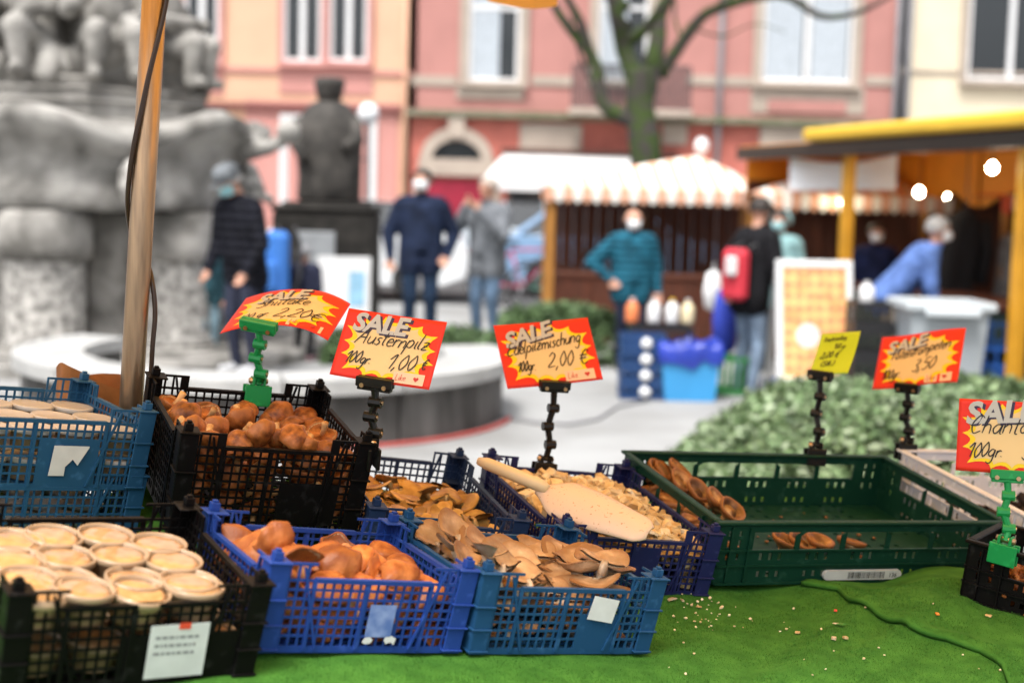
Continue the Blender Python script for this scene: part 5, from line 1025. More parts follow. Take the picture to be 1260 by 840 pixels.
def mk_fan(name, lab, grp, Rr, mc, mg, seed, spread=1.9, cup=.25, wave=.12):
    r_ = thing(name, lab, 'mushroom', group=grp); rg = random.Random(seed); n, m = 22, 8; lob = rg.choice((2, 3)); ph = rg.uniform(0, 6)
    def P(i, j, off):
        t = -spread + 2 * spread * i / n; s = j / m; rad = Rr * (.16 + .84 * s) * (1 + .10 * math.sin(lob * t + ph) * s) * (1 - .18 * (abs(t) / spread) ** 3)
        z = cup * Rr * s ** 1.7 + wave * Rr * s * s * math.sin(3.1 * t + ph) + .05 * Rr * nz((rad * math.cos(t), rad * math.sin(t), 0), 40, seed)
        if s > .93: z -= .05 * Rr
        return Vector((rad * math.cos(t), rad * math.sin(t), z - off))
    th = lambda j: .0055 * (1 - .75 * (j / m) ** 2) + .0008
    top = MB(); top.add([P(i, j, 0) for i in range(n + 1) for j in range(m + 1)], [(i * (m + 1) + j, i * (m + 1) + j + 1, (i + 1) * (m + 1) + j + 1, (i + 1) * (m + 1) + j)[::-1] for i in range(n) for j in range(m)])
    top.add([P(i, m, o) for i in range(n + 1) for o in (0, th(m) + .0002)], [(2 * i, 2 * i + 2, 2 * i + 3, 2 * i + 1) for i in range(n)]); top.build('cap', mc, r_, True)
    g_ = MB(); n2 = n * 3
    vs = []
    for i in range(n2 + 1):
        for j in range(m + 1): vs.append(P(i / 3, j, th(j) + (.0011 if i % 2 else 0)))
    g_.add(vs, [(i * (m + 1) + j, i * (m + 1) + j + 1, (i + 1) * (m + 1) + j + 1, (i + 1) * (m + 1) + j) for i in range(n2) for j in range(m)]); g_.build('gills', mg, r_, True)
    b = MB(); b.tube([(.20 * Rr, 0, -.004), (.06 * Rr, 0, -.010), (-.05 * Rr, 0, -.024)], [.17 * Rr, .17 * Rr, .12 * Rr], 10); b.build('stem', mg, r_, True)
    return r_
def mk_bowl(name, lab, grp, Rr, mc, mg, seed):
    r_ = thing(name, lab, 'mushroom', group=grp)
    w = lambda p: p + Vector((nz(p, 25, seed), nz(p, 25, seed + 2), nz(p, 25, seed + 5))) * Rr * .12
    b = MB(); b.lathe([(.001, -.004), (.3 * Rr, -.002), (.6 * Rr, .006), (.82 * Rr, .014), (.95 * Rr, .016), (Rr, .013), (.98 * Rr, .008), (.9 * Rr, .004)], 30, None, w); b.build('cap', mc, r_, True)
    b = MB(); b.lathe([(.91 * Rr, .0045), (.6 * Rr, -.003), (.25 * Rr, -.011), (.005, -.014)], 26, None, w); b.build('gills', mg, r_, True)
    b = MB(); b.tube([w(Vector((0, 0, -.008))), w(Vector((.004, .002, -.032)))], [.0075, .006], 9); b.build('stem', mg, r_, True); return r_
def mk_chan(name, lab, grp, Rr, mc, seed):
    r_ = thing(name, lab, 'mushroom', group=grp); w = lambda p: p + Vector((nz(p, 60, seed), nz(p, 60, seed + 2), nz(p, 60, seed + 5))) * Rr * .35
    b = MB(); b.lathe([(.002, .008), (.4 * Rr, .012), (.8 * Rr, .019), (Rr, .018), (.85 * Rr, .012), (.45 * Rr, 0), (.25 * Rr, -.012)], 14, None, w); b.build('cap', mc, r_, True)
    b = MB(); b.lathe([(.28 * Rr, -.008), (.22 * Rr, -.02), (.2 * Rr, -.032), (.001, -.034)], 10, None, w); b.build('stem', mc, r_, True); return r_
class Pool:
    def __init__(s, protos): s.p = protos; s.used = [False] * len(protos); s.i = 0
    def get(s, k=None):
        k = s.i % len(s.p) if k is None else k; s.i += 1
        if not s.used[k]: s.used[k] = True; return s.p[k]
        return copy_tree(s.p[k])
class Heap:
    def __init__(s, key, z0=.012, res=.006):
        s.c = CR[key]; s.w, s.d, s.h = s.c['d']; s.res = res; s.n = (int(s.w / res) + 1, int(s.d / res) + 1); s.H = np.full(s.n, z0)
        s.gx, s.gy = np.meshgrid(np.arange(s.n[0]) * res, np.arange(s.n[1]) * res, indexing='ij')
    def drop(s, o, x, y, r, th, rot, soft=70, lift=0, sink=0, sc=1, hidden=False):
        m = (s.gx - x) ** 2 + (s.gy - y) ** 2 < r * r
        if not m.any(): return
        z = np.percentile(s.H[m], soft) + lift - sink; s.H[m] = np.maximum(s.H[m], z + th)
        if hidden: return
        if callable(o): o = o()
        o.matrix_world = s.c['M'] @ T(x, y, z + th * .5) @ rot @ Matrix.Scale(sc, 4); return o
    def z(s, x, y): return s.H[min(s.n[0] - 1, max(0, int(x / s.res))), min(s.n[1] - 1, max(0, int(y / s.res)))]
def loc_on(key, px, py, z):
    Mi = CR[key]['M'].inverted(); o = Mi @ CAM; d = (Mi @ at(px, py, 1)) - o; t = (z - o.z) / d.z; return o + d * t
rg = random.Random(21)
ORD = ['first', 'second', 'third', 'fourth', 'fifth', 'sixth', 'seventh', 'eighth', 'ninth', 'tenth', 'eleventh', 'twelfth', 'thirteenth', 'fourteenth', 'fifteenth', 'sixteenth', 'seventeenth', 'eighteenth']
def rank(items, text):                     # items: (image x, object) -> labels counted from the left
    for k, (x, o) in enumerate(sorted(items, key=lambda t: t[0])): o['label'] = text % ('leftmost' if k == 0 else 'rightmost' if k == len(items) - 1 else ORD[k] + ' from the left')
def near_wall(x, y, w, d, m=.062): return min(x, y, w - x, d - y) < m
def euler(tilt, spin, az=None):
    az = rg.uniform(0, 6.28) if az is None else az
    return Matrix.Rotation(tilt, 4, Vector((math.cos(az), math.sin(az), 0))) @ Rz(spin)
# --- shiitake in the black crate
pool = Pool([mk_cap('shiitake_mushroom', 'brown shiitake mushroom low in the black crate', 'shiitake low in the black crate', .026 + .002 * (i % 3), .015 + .002 * (i % 2), M_shi, M_shg, M_shs, i, .20, .12 * (i % 3), .034) for i in range(6)])
hp_ = Heap('C', .02); w, d, h = CR['C']['d']
for L in range(5):
    for i in range(5):
        for j in range(5):
            x = w * (i + .5) / 5 + rg.uniform(-.012, .012); y = d * (j + .5) / 5 + rg.uniform(-.012, .012); x = min(w - .044, max(.044, x)); y = min(d - .044, max(.044, y))
            if hp_.z(x, y) > h - .006: continue
            fl = rg.random() < .45; hp_.drop(pool.get, x, y, .026, .026, euler(rg.uniform(1.7, 2.9) if fl else rg.uniform(.1, .9), rg.uniform(0, 6.28)), 60, hidden=L < 3 and not near_wall(x, y, w, d))
it = []
for (px, py) in ((231, 495), (206, 503), (264, 510), (333, 506), (297, 532), (318, 530), (347, 528), (384, 548), (277, 540), (238, 518), (258, 530), (330, 545), (300, 512), (365, 540)):
    q = loc_on('C', px, py, h + .016); x, y = min(w - .036, max(.036, q.x)), min(d - .036, max(.036, q.y)); o = hp_.drop(pool.get(), x, y, .018, .020, euler(rg.uniform(.3, 1.1) if rg.random() < .5 else rg.uniform(1.7, 2.3), rg.uniform(0, 6), rg.uniform(-.7, .7)), 60, sc=.96); o['group'] = 'shiitake on top of the heap'; it.append((px, o))
rank(it, 'shiitake mushroom on top of the heap in the black crate, %s')
# --- large brown caps in the royal blue crate
pool = Pool([mk_cap('brown_mushroom', 'large orange brown mushroom low in the royal blue crate', 'large caps low in the royal blue crate', .034 + .003 * (i % 3), .018 + .004 * (i % 2), M_big, M_bgg, M_bgs, 20 + i, .26, .40 + .25 * (i % 3), .032, .012) for i in range(6)])
hp_ = Heap('D'); w, d, h = CR['D']['d']
for L in range(3):
    for i in range(4):
        for j in range(4):
            x = w * (i + .5) / 4 + rg.uniform(-.012, .012); y = d * (j + .5) / 4 + rg.uniform(-.012, .012); x = min(w - .048, max(.048, x)); y = min(d - .048, max(.048, y))
            if hp_.z(x, y) > h - .03: continue
            hp_.drop(pool.get, x, y, .032, .030, euler(rg.uniform(.1, .9) if rg.random() < .6 else rg.uniform(1.8, 2.6), rg.uniform(0, 6)), 60, hidden=L < 1 and not near_wall(x, y, w, d), sc=.9)
it = []
for (px, py, sc, tl, az) in ((278, 668, 1.15, .4, .3), (318, 676, 1.0, .3, 1), (392, 668, 1.25, -1.0, .1), (352, 690, 1.0, -1.3, .5), (420, 690, 1.15, .7, .2), (480, 690, 1.2, -.8, -.4), (450, 676, 1.0, .3, 2), (390, 702, 1.0, .9, .2), (505, 708, .9, .3, 1), (345, 670, .9, .3, 2), (300, 680, .9, 2.2, .2), (460, 704, 1.0, .5, 0)):
    q = loc_on('D', px, py, h + .006); x, y = min(w - .048, max(.048, q.x)), min(d - .048, max(.048, q.y)); o = hp_.drop(pool.get(), x, y, .026, .022, euler(tl, rg.uniform(0, 6), az), 45, sc=sc); o['group'] = 'large caps on top in the royal blue crate'; it.append((px, o))
rank(it, 'large orange brown mushroom on top in the royal blue crate, %s')
# --- grey oyster mushrooms in the petrol crate
pool = Pool([mk_fan('oyster_mushroom', 'grey brown oyster mushroom low in the petrol blue crate', 'oyster mushrooms low in the petrol blue crate', .046 + .005 * (i % 3), M_oy, M_oyg, 40 + i, 1.5 + .15 * (i % 3), .18 + .12 * (i % 2)) for i in range(6)])
hp_ = Heap('E'); w, d, h = CR['E']['d']
for L in range(4):
    for i in range(5):
        for j in range(4):
            x = w * (i + .5) / 5 + rg.uniform(-.012, .012); y = d * (j + .5) / 4 + rg.uniform(-.012, .012); x = min(w - .066, max(.066, x)); y = min(d - .066, max(.066, y))
            if hp_.z(x, y) > h - .022: continue
            hp_.drop(pool.get, x, y, .034, .022, Rz(rg.uniform(0, 6.28)) @ Ry(rg.uniform(-.4, .4)) @ Rx(rg.uniform(-.3, .3)), 60, hidden=L < 2 and not near_wall(x, y, w, d, .09), sc=.92)
it = []
for (px, py, sc, az, tl) in ((530, 662, 1.1, 2.6, .55), (565, 670, 1.0, 1.9, .8), (600, 674, 1.0, 1.5, .75), (640, 692, 1.1, 1.8, .35), (680, 690, 1.0, 1.3, .3), (715, 690, 1.0, 1.0, .3), (655, 707, 1.15, 2.0, .2), (700, 708, 1.0, 1.2, .15), (742, 706, 1.05, 1.0, .12), (620, 706, 1.1, 2.0, .45), (750, 716, .95, 1.2, .1), (590, 702, 1.0, 2.0, .6), (660, 677, .95, 1.5, .5), (560, 690, .9, 2.0, .6), (700, 679, .9, 1.4, .4), (620, 684, 1.0, 1.7, .6)):
    q = loc_on('E', px, py, h + .006); x, y = min(w - .056, max(.052, q.x)), min(d - .05, max(.052, q.y)); o = hp_.drop(pool.get(), x, y, .03, .014, Rz(az + rg.uniform(-.5, .5)) @ Rx(rg.uniform(-.2, .2)) @ Ry(-tl * rg.uniform(.45, .9)), 50, sc=sc); o['group'] = 'oyster mushrooms on top in the petrol blue crate'; it.append((px, o))
rank(it, 'grey oyster mushroom on top in the petrol blue crate, %s')
# --- tan oyster mushrooms in the slate crate
pool = Pool([mk_fan('oyster_mushroom', 'tan yellow oyster mushroom low in the slate navy crate', 'tan oyster mushrooms low in the slate navy crate', .034 + .004 * (i % 3), M_ye, M_yeg, 60 + i, 2.3, .12 * (1 if i % 2 else -1), .07) for i in range(5)])
hp_ = Heap('F'); w, d, h = CR['F']['d']
for L in range(4):
    for i in range(5):
        for j in range(6):
            x = w * (i + .5) / 5 + rg.uniform(-.012, .012); y = d * (j + .5) / 6 + rg.uniform(-.012, .012); x = min(w - .044, max(.044, x)); y = min(d - .044, max(.044, y))
            if hp_.z(x, y) > h * .80: continue
            hp_.drop(pool.get, x, y, .026, .020, euler(rg.uniform(0, .7), rg.uniform(0, 6)), 60, hidden=L < 2 and not near_wall(x, y, w, d))
it = []
for (px, py) in ((480, 605), (496, 603), (508, 612), (535, 612), (550, 606), (486, 625), (515, 628), (548, 628), (575, 645), (500, 640), (530, 645), (470, 640)):
    q = loc_on('F', px, py, h * .9); x, y = min(w - .044, max(.044, q.x)), min(d - .044, max(.044, q.y)); o = hp_.drop(pool.get(), x, y, .024, .016, euler(rg.uniform(.2, .8), rg.uniform(0, 6)), 50); o['group'] = 'tan oyster mushrooms on top in the slate navy crate'; it.append((px, o))
rank(it, 'tan oyster mushroom on top in the slate navy crate, %s')
# --- sliced mixture in the navy crate
def mk_slice(i):
    rs = random.Random(90 + i); n = 11; b = MB(); a0 = rs.uniform(.6, 1.1); k = i % 4
    if k < 2: pts = [((.013 + .002 * rs.random()) * math.cos(t) * 1.15, (.010 + .0025 * rs.random()) * math.sin(t) * (1 if math.sin(t) > 0 else .35)) for t in np.linspace(0, 6.28, n + 1)[:-1]] if k == 0 else [(.004, -.016), (.005, -.004), (.014, -.002), (.013, .006), (.006, .011), (-.004, .011), (-.013, .007), (-.014, -.001), (-.005, -.004), (-.004, -.015)]
    elif k == 2: pts = [((.010 + .005 * rs.random()) * math.cos(t), (.008 + .004 * rs.random()) * math.sin(t)) for t in np.linspace(0, 6.28, 8)[:-1]]
    else: pts = [(-.009, -.007), (.008, -.008), (.010, .006), (-.007, .008)]
    th = .0035 if k < 3 else .009; n = len(pts); v0 = [Vector((x, y, 0)) for x, y in pts]; v1 = [Vector((x * .93, y * .93, th)) for x, y in pts]
    vs = [p + Vector((0, 0, nz(p, 60, i) * .003)) for p in v0 + v1]; b.add(vs, [tuple(range(n))[::-1], tuple(range(n, 2 * n))] + [(q, (q + 1) % n, n + (q + 1) % n, n + q) for q in range(n)]); return b.mesh('slice', M_sl if i % 3 else M_sl2)
sm = [mk_slice(i) for i in range(12)]; hp_ = Heap('G'); w, d, h = CR['G']['d']
for i in range(hp_.n[0]):
    for j in range(hp_.n[1]): u, v = i / hp_.n[0], j / hp_.n[1]; hp_.H[i, j] = h - .022 + .028 * math.sin(math.pi * min(1, max(0, u))) * math.sin(math.pi * min(1, max(0, v * .9 + .05))) + .006 * noise.noise(Vector((u * 7, v * 7, 0)))
fv = MB(); H0 = hp_.H.copy()                      # chopped mass below the loose slices
for k in range(1700):
    x, y = rg.uniform(.027, w - .027), rg.uniform(.027, d - .027); edge = min(x, y, w - x, d - y) < .045; z = rg.uniform(.012, hp_.z(x, y)) if edge else hp_.z(x, y) - rg.uniform(.0, .012)
    if z > hp_.z(x, y) - .004: z = hp_.z(x, y) - .004
    me = sm[k % 12]; Mx = T(x, y, z) @ euler(rg.uniform(0, 1.5), rg.uniform(0, 6)) @ Matrix.Scale(1.25, 4); fv.add([Mx @ v.co for v in me.vertices], [tuple(p.vertices) for p in me.polygons])
cm = MB(); nx_, ny_ = 14, 16
cm.add([(.014 + (w - .028) * i / nx_, .014 + (d - .028) * j / ny_, max(.02, hp_.z(.014 + (w - .028) * i / nx_, .014 + (d - .028) * j / ny_) - .012)) for i in range(nx_ + 1) for j in range(ny_ + 1)], [(i * (ny_ + 1) + j, (i + 1) * (ny_ + 1) + j, (i + 1) * (ny_ + 1) + j + 1, i * (ny_ + 1) + j + 1) for i in range(nx_) for j in range(ny_)])
fv.add(cm.v, cm.f); o = fv.build('chopped_mushrooms', M_sl); o.matrix_world = CR['G']['M']; tag(o, 'mass of chopped mushrooms filling the navy crate under the scoop', 'mushrooms', None, 'stuff')
for k in range(285):
    x, y = rg.uniform(.032, w - .032), rg.uniform(.034, d - .032); o = link('mushroom_slice', sm[rg.randrange(12)]); hp_.drop(o, x, y, .008, .0035, euler(rg.uniform(0, .9), rg.uniform(0, 6)), 50, sc=rg.uniform(1.0, 1.8)); tag(o, 'beige mushroom slice on the heap in the navy crate', 'mushroom slice', 'slices in the navy crate')
M_herb = mat('parsley', (.06, .20, .02), .6, .3, 80, rnd=.2); M_pep = mat('pepper_red', (.65, .05, .015), .4, rnd=.2); M_car = mat('carrot_orange', (.80, .25, .03), .5, rnd=.2)
def bit(mesh_pts, m): b = MB(); n = len(mesh_pts); b.add([(x, y, 0) for x, y in mesh_pts] + [(x * .8, y * .8, .0025) for x, y in mesh_pts], [tuple(range(n))[::-1], tuple(range(n, 2 * n))] + [(i, (i + 1) % n, n + (i + 1) % n, n + i) for i in range(n)]); return b.mesh('bit', m)
herb = bit([(.011 * (1 if i % 2 else .45) * math.cos(i * .785), .011 * (1 if i % 2 else .45) * math.sin(i * .785)) for i in range(8)], M_herb); pep = bit([(-.006, -.003), (.005, -.004), (.006, .003), (-.004, .004)], M_pep); car = bit([(-.007, -.003), (.007, -.004), (.006, .003), (-.004, .004)], M_car)
for px, py, me, nm, lab in [(666, 630, herb, 'parsley_leaf', 'green parsley leaf left of the scoop'), (672, 598, herb, 'parsley_leaf', 'green parsley leaf above the scoop handle'), (798, 610, herb, 'parsley_leaf', 'green parsley leaf at the right of the mixed mushrooms'), (772, 590, herb, 'parsley_leaf', 'green parsley leaf at the back of the mixed mushrooms'), (788, 632, herb, 'parsley_leaf', 'green parsley leaf right of the scoop tip'), (765, 610, pep, 'pepper_piece', 'red pepper piece above the scoop'), (824, 652, pep, 'pepper_piece', 'red pepper piece near the front of the mixed mushrooms'), (754, 616, pep, 'pepper_piece', 'red pepper piece next to the scoop edge'), (802, 630, pep, 'pepper_piece', 'red pepper piece in the middle of the mixed mushrooms'), (815, 642, car, 'carrot_piece', 'orange carrot piece on the mixed mushrooms'), (828, 656, car, 'carrot_piece', 'orange carrot piece at the front of the mixed mushrooms'), (758, 600, car, 'carrot_piece', 'orange carrot piece at the back of the mixed mushrooms')]:
    q = loc_on('G', px, py, h + .01); o = link(nm, me); hp_.drop(o, q.x, q.y, .008, .003, euler(rg.uniform(0, .4), rg.uniform(0, 6)), 80); tag(o, lab, nm.split('_')[0])
# scoop
P0, P1 = loc_on('G', 591, 577, h + .044), loc_on('G', 800, 658, h + .034); ax = (P1 - P0); Ls = ax.length; ax.normalize(); up = (Vector((0, 0, 1)) * .5 + ((CR['G']['M'].inverted() @ CAM) - P0).normalized() * .5).normalized(); sd = ax.cross(up).normalized(); up = sd.cross(ax).normalized()
sc_ = thing('scoop', 'beige plastic scoop lying on the sliced mushrooms', 'scoop', M=CR['G']['M'])
def blade(s0, s1, wf, arch, nm, m, n=26, k=12):
    b = MB(); vs = []
    for off in (0, -.003):
        for i in range(n + 1):
            s_ = s0 + (s1 - s0) * i / n; hw, ar, zz = wf(s_), arch(s_), .030 - .030 * max(0, (s_ - .35)) / .65
            for j in range(k + 1): t = -1 + 2 * j / k; p = P0 + ax * (s_ * Ls) + sd * (hw * t) + up * (ar * (1 - t * t) + off - .005 * s_ + .010); vs.append(p)
    o_ = (n + 1) * (k + 1); F = [(i * (k + 1) + j, (i + 1) * (k + 1) + j, (i + 1) * (k + 1) + j + 1, i * (k + 1) + j + 1) for i in range(n) for j in range(k)]
    F += [tuple(o_ + q for q in f[::-1]) for f in F]
    for i in range(n): F += [(i * (k + 1), i * (k + 1) + o_, (i + 1) * (k + 1) + o_, (i + 1) * (k + 1)), (i * (k + 1) + k, (i + 1) * (k + 1) + k, (i + 1) * (k + 1) + k + o_, i * (k + 1) + k + o_)]
    for j in range(k): F += [(j, j + 1, j + 1 + o_, j + o_), (n * (k + 1) + j, n * (k + 1) + j + o_, n * (k + 1) + j + 1 + o_, n * (k + 1) + j + 1)]
    b.add(vs, F); return b.build(nm, m, sc_, True)
M_scoop = mat('scoop_plastic', (.74, .52, .36), .35, col2=(.45, .20, .08), vscale=170, lo=.30, hi=.38, spec=.4, sub=.1); M_scooph = mat('scoop_handle', (.76, .58, .33), .4, .08, 10, sub=.1)
sst = lambda a, b_, x: (lambda t: t * t * (3 - 2 * t))(min(1, max(0, (x - a) / (b_ - a))))
blade(.36, 1.0, lambda s_: .011 + .037 * sst(.34, .52, s_) - .016 * sst(.62, 1, s_) - .016 * max(0, (s_ - .93) / .07) ** 2, lambda s_: .010 + .006 * sst(.36, .6, s_) - .008 * sst(.75, 1, s_), 'pan', M_scoop)
b = MB(); b.tube([P0 + up * .022, P0 + ax * .02 + up * .024, P0 + ax * (.2 * Ls) + up * .022, P0 + ax * (.37 * Ls) + up * .020, P0 + ax * (.42 * Ls) + up * .016], [.008, .012, .0128, .013, .010], 14); b.build('handle', M_scooph, sc_, True)
# --- bowls in the green crate
pool = Pool([mk_bowl('saucer_mushroom', 'brown saucer shaped mushroom along the left wall of the green crate', 'saucer mushrooms in the green crate', .033, mus('saucer_cap', (.58, .32, .12), (.42, .20, .06), .42, 40, rim=(.026, .036, (.30, .12, .035))), mus('saucer_gill', (.64, .40, .18), (.46, .25, .09), .5, 50), 70 + i) for i in range(4)])
w, d, h = CR['H']['d']; Hh = Heap('H')
for (px, py, z, tl, az) in ((797, 571, .10, .5, 2.2), (830, 577, .10, .5, 2.5), (812, 580, .095, .6, 2.8), (836, 592, .095, .7, 2.7), (856, 604, .09, .7, 2.6), (878, 615, .085, .7, 2.4), (897, 628, .085, .6, 2.3), (884, 622, .07, .4, 2), (862, 612, .065, .5, 2.4), (840, 600, .07, .4, 2), (815, 588, .07, .4, 2), (965, 667, .028, .3, 1), (1008, 668, .026, .2, 1), (1046, 670, .026, .3, 2), (985, 668, .024, .3, .4)):
    q = loc_on('H', px, py, z); o = pool.get(); x, y = min(w - .045, max(.045, q.x)), min(d - .045, max(.045, q.y)); o.matrix_world = CR['H']['M'] @ T(x, y, z - .004) @ euler(tl, rg.uniform(0, 6), az if z < .05 else .8 + rg.uniform(-.4, .4))
    o['label'] = 'brown saucer shaped mushroom leaning on the left wall of the green crate' if z > .05 else 'brown mushroom lying on the floor of the green crate'; o['group'] = 'saucer mushrooms in the green crate' if z > .05 else 'mushrooms on the green crate floor'
for k in range(18):                        # hidden layers that carry the saucers
    o = pool.get(); o.matrix_world = CR['H']['M'] @ T(.05 + rg.uniform(-.01, .02), .05 + .36 * (k % 9) / 8, .03 + .022 * (k // 9)) @ euler(rg.uniform(0, .6), rg.uniform(0, 6)); o['label'] = 'brown saucer shaped mushroom leaning on the left wall of the green crate'; o['group'] = 'saucer mushrooms in the green crate'
# --- chanterelles and black trumpets
pool = Pool([mk_chan('chanterelle', 'small orange brown chanterelle in the black crate at the right', 'chanterelles in the right crate', .018, M_chan, 80 + i) for i in range(4)]); hp_ = Heap('I'); w, d, h = CR['I']['d']
for L in range(4):
    for i in range(8):
        for j in range(5):
            x, y = .025 + (w - .05) * (i + rg.random()) / 8, .025 + (d - .05) * (j + rg.random()) / 5
            if hp_.z(x, y) > h * .66: continue
            hp_.drop(pool.get(), x, y, .014, .018, euler(rg.uniform(.3, 2), rg.uniform(0, 6)), 60)
pool = Pool([mk_chan('trumpet_mushroom', 'dark trumpet mushroom in the white crate', 'dark trumpets in the white crate', .026, M_trum, 90 + i) for i in range(4)]); hp_ = Heap('J'); w, d, h = CR['J']['d']
for L in range(3):
    for i in range(9):
        for j in range(6):
            x, y = .03 + (w - .06) * (i + rg.random()) / 9, .03 + (d * .8 - .06) * (j + rg.random()) / 6
            if x < .1 or hp_.z(x, y) > h * .5: continue
            hp_.drop(pool.get(), x, y, .02, .024, euler(rg.uniform(.3, 2), rg.uniform(0, 6)), 60)
# ================================================================== TUBS
M_cup = mat('clear_tub', (.66, .44, .25), .25, .05, 20, trans=.35, spec=.5); M_food = mat('amber_salad', (.70, .42, .17), .22, col2=(.50, .24, .07), vscale=90, bump=.8, bscale=220, rnd=.15); M_film = mat('tub_film', (.90, .86, .80), .08, trans=.75, spec=.6); M_lid = mat('white_lid', (.80, .74, .66), .3, .05, 20, trans=.25)
def mk_tub(name, lab, cat, grp, lid=False):
    r_ = thing(name, lab, cat, group=grp); b = MB(); b.lathe([(.001, .0), (.030, 0), (.032, .002), (.0350, .030), (.0370, .031), (.0370, .034), (.0345, .034), (.0310, .003), (.001, .002)], 36); b.build('cup', M_cup, r_, True)
    b = MB(); b.lathe([(.0305, .0035), (.0335, .027), (.02, .029), (.001, .0285)], 30, None, lambda p: p + Vector((0, 0, nz(p, 130, 3) * .0025 if p.z > .02 else 0))); b.build('contents', M_food, r_, True)
    if lid: b = MB(); b.lathe([(.0385, .030), (.0395, .031), (.0395, .038), (.0375, .0395), (.034, .0385), (.001, .0385)], 32); b.build('lid', M_lid, r_, True)
    else:
        b = MB(); b.lathe([(.0372, .0305), (.0386, .0315), (.0388, .0375), (.0380, .0395), (.0362, .0398), (.0350, .0385), (.0344, .0350), (.0340, .0346)], 40); ld = b.build('lid', M_lidr, r_, True)
        b = MB(); b.lathe([(.0344, .0352), (.026, .0368), (.012, .0366), (.001, .0369)], 40, None, lambda p: p + Vector((0, 0, nz(p, 45, 5) * .0011))); b.build('lid_panel', M_lidp, ld, True)
    return r_
M_lidr = mat('tub_lid_rim', (.56, .39, .24), .25, .05, 20, trans=.3, spec=.5); M_lidp = mat('tub_lid_panel', (.50, .31, .15), .10, col2=(.38, .20, .08), vscale=60, spec=.7, rnd=.12, coat=.5)
pool = Pool([mk_tub('tub', 'round clear tub of amber salad in the front black crate', 'tub', 'tubs in the front black crate')]); w, d, h = CR['B']['d']; Mb = CR['B']['M']
for row, tubs in (('back row', ((-150, 215, .02, 0), (60, 215, .02, 0), (228, 195, .03, 1), (455, 190, .02, 2), (685, 225, .03, 3))), ('second row', ((-150, 300, .03, 0), (60, 300, .04, 1), (283, 280, .02, 2), (517, 275, .03, 4), (750, 300, .02, 5))), ('third row', ((-100, 390, .04, 1), (90, 390, .05, 2), (285, 375, .03, 1), (580, 370, .04, 2), (815, 385, .03, 3))), ('front row', ((-60, 480, .04, 2), (150, 470, .06, 1), (395, 480, .05, 2), (640, 470, .12, .4), (880, 455, .04, 3)))):
    it = []
    for (zx, zy, tl, az) in tubs:
        q = loc_on('B', zx / 3.5, 600 + (zy + 15) / 3.5, h + .006); x, y = min(w - .044, max(.044, q.x)), min(d - .044, max(.044, q.y)); o = pool.get(); o.matrix_world = Mb @ T(x, y, h - .034 + rg.uniform(-.002, .003)) @ euler(tl, rg.uniform(0, 6), az) @ Matrix.Scale(1.07, 4); it.append((zx, o))
    if len(it) > 1: rank(it, 'clear tub in the ' + row + ' of the front black crate, %s')
    else: it[0][1]['label'] = 'clear tub tipped on its side between the tubs of the front black crate'
for i in range(4):
    for j in range(4): o = pool.get(); o.matrix_world = Mb @ T(.056 + (w - .112) * i / 3, .054 + (d - .108) * j / 3, .012) @ euler(.0, rg.uniform(0, 6)); o['label'] = 'tub in the lower layer of the front black crate, seen through the grid'; o['group'] = 'lower tubs in the front black crate'
pool = Pool([mk_tub('lidded_tub', 'white lidded tub in the upper steel blue crate', 'tub', 'lidded tubs in the upper blue crate', True)])
for key, dz, lab, gr in (('A', .062, 'white lidded tub in the upper steel blue crate', 'lidded tubs in the upper blue crate'), ('A', .011, 'white lidded tub low in the upper steel blue crate', 'lower lidded tubs in the upper blue crate'), ('L', .02, 'lidded tub in the lower steel blue crate', 'lidded tubs in the lower blue crate')):
    w, d, h = CR[key]['d']
    rows = {0: [], 1: [], 2: []}
    for i in range(5):
        for j in range(3):
            if j == 0 and i == 4 and key == 'L': continue
            o = pool.get(); o.matrix_world = CR[key]['M'] @ T(.045 + (w - .09) * i / 4, .05 + (d - .10) * j / 2, dz) @ Rz(rg.uniform(0, 6)) @ Matrix.Scale(1.0, 4); o['label'] = lab; o['group'] = gr; rows[j].append((i, o))
    if dz > .05:
        for j in range(3): rank(rows[j], 'white lidded tub in the upper steel blue crate, ' + ('front', 'middle', 'back')[j] + ' row, %s')
b = MB(); b.box(.135, .215, -.0016, -.0008, .016, .078); il = b.build('label', mat('cream_label', (.72, .66, .52), .6, .1, 30), kI)
b = MB(); rs = random.Random(2)
for i in range(6): b.box(.141, .141 + rs.uniform(.02, .045), -.0021, -.0018, .068 - i * .008, .0705 - i * .008)
b.build('print', M_ink, il); b = MB(); b.lathe([(.0115, 0), (.0145, 0)], 24, T(.196, -.0022, .042) @ Rx(R(90))); b.lathe([(.006, 0), (.0078, 0)], 18, T(.196, -.0022, .042) @ Rx(R(90))); b.f = [f for f in b.f if len(f) == 4]; b.m = [0] * len(b.f); b.build('emblem', M_ink, il)
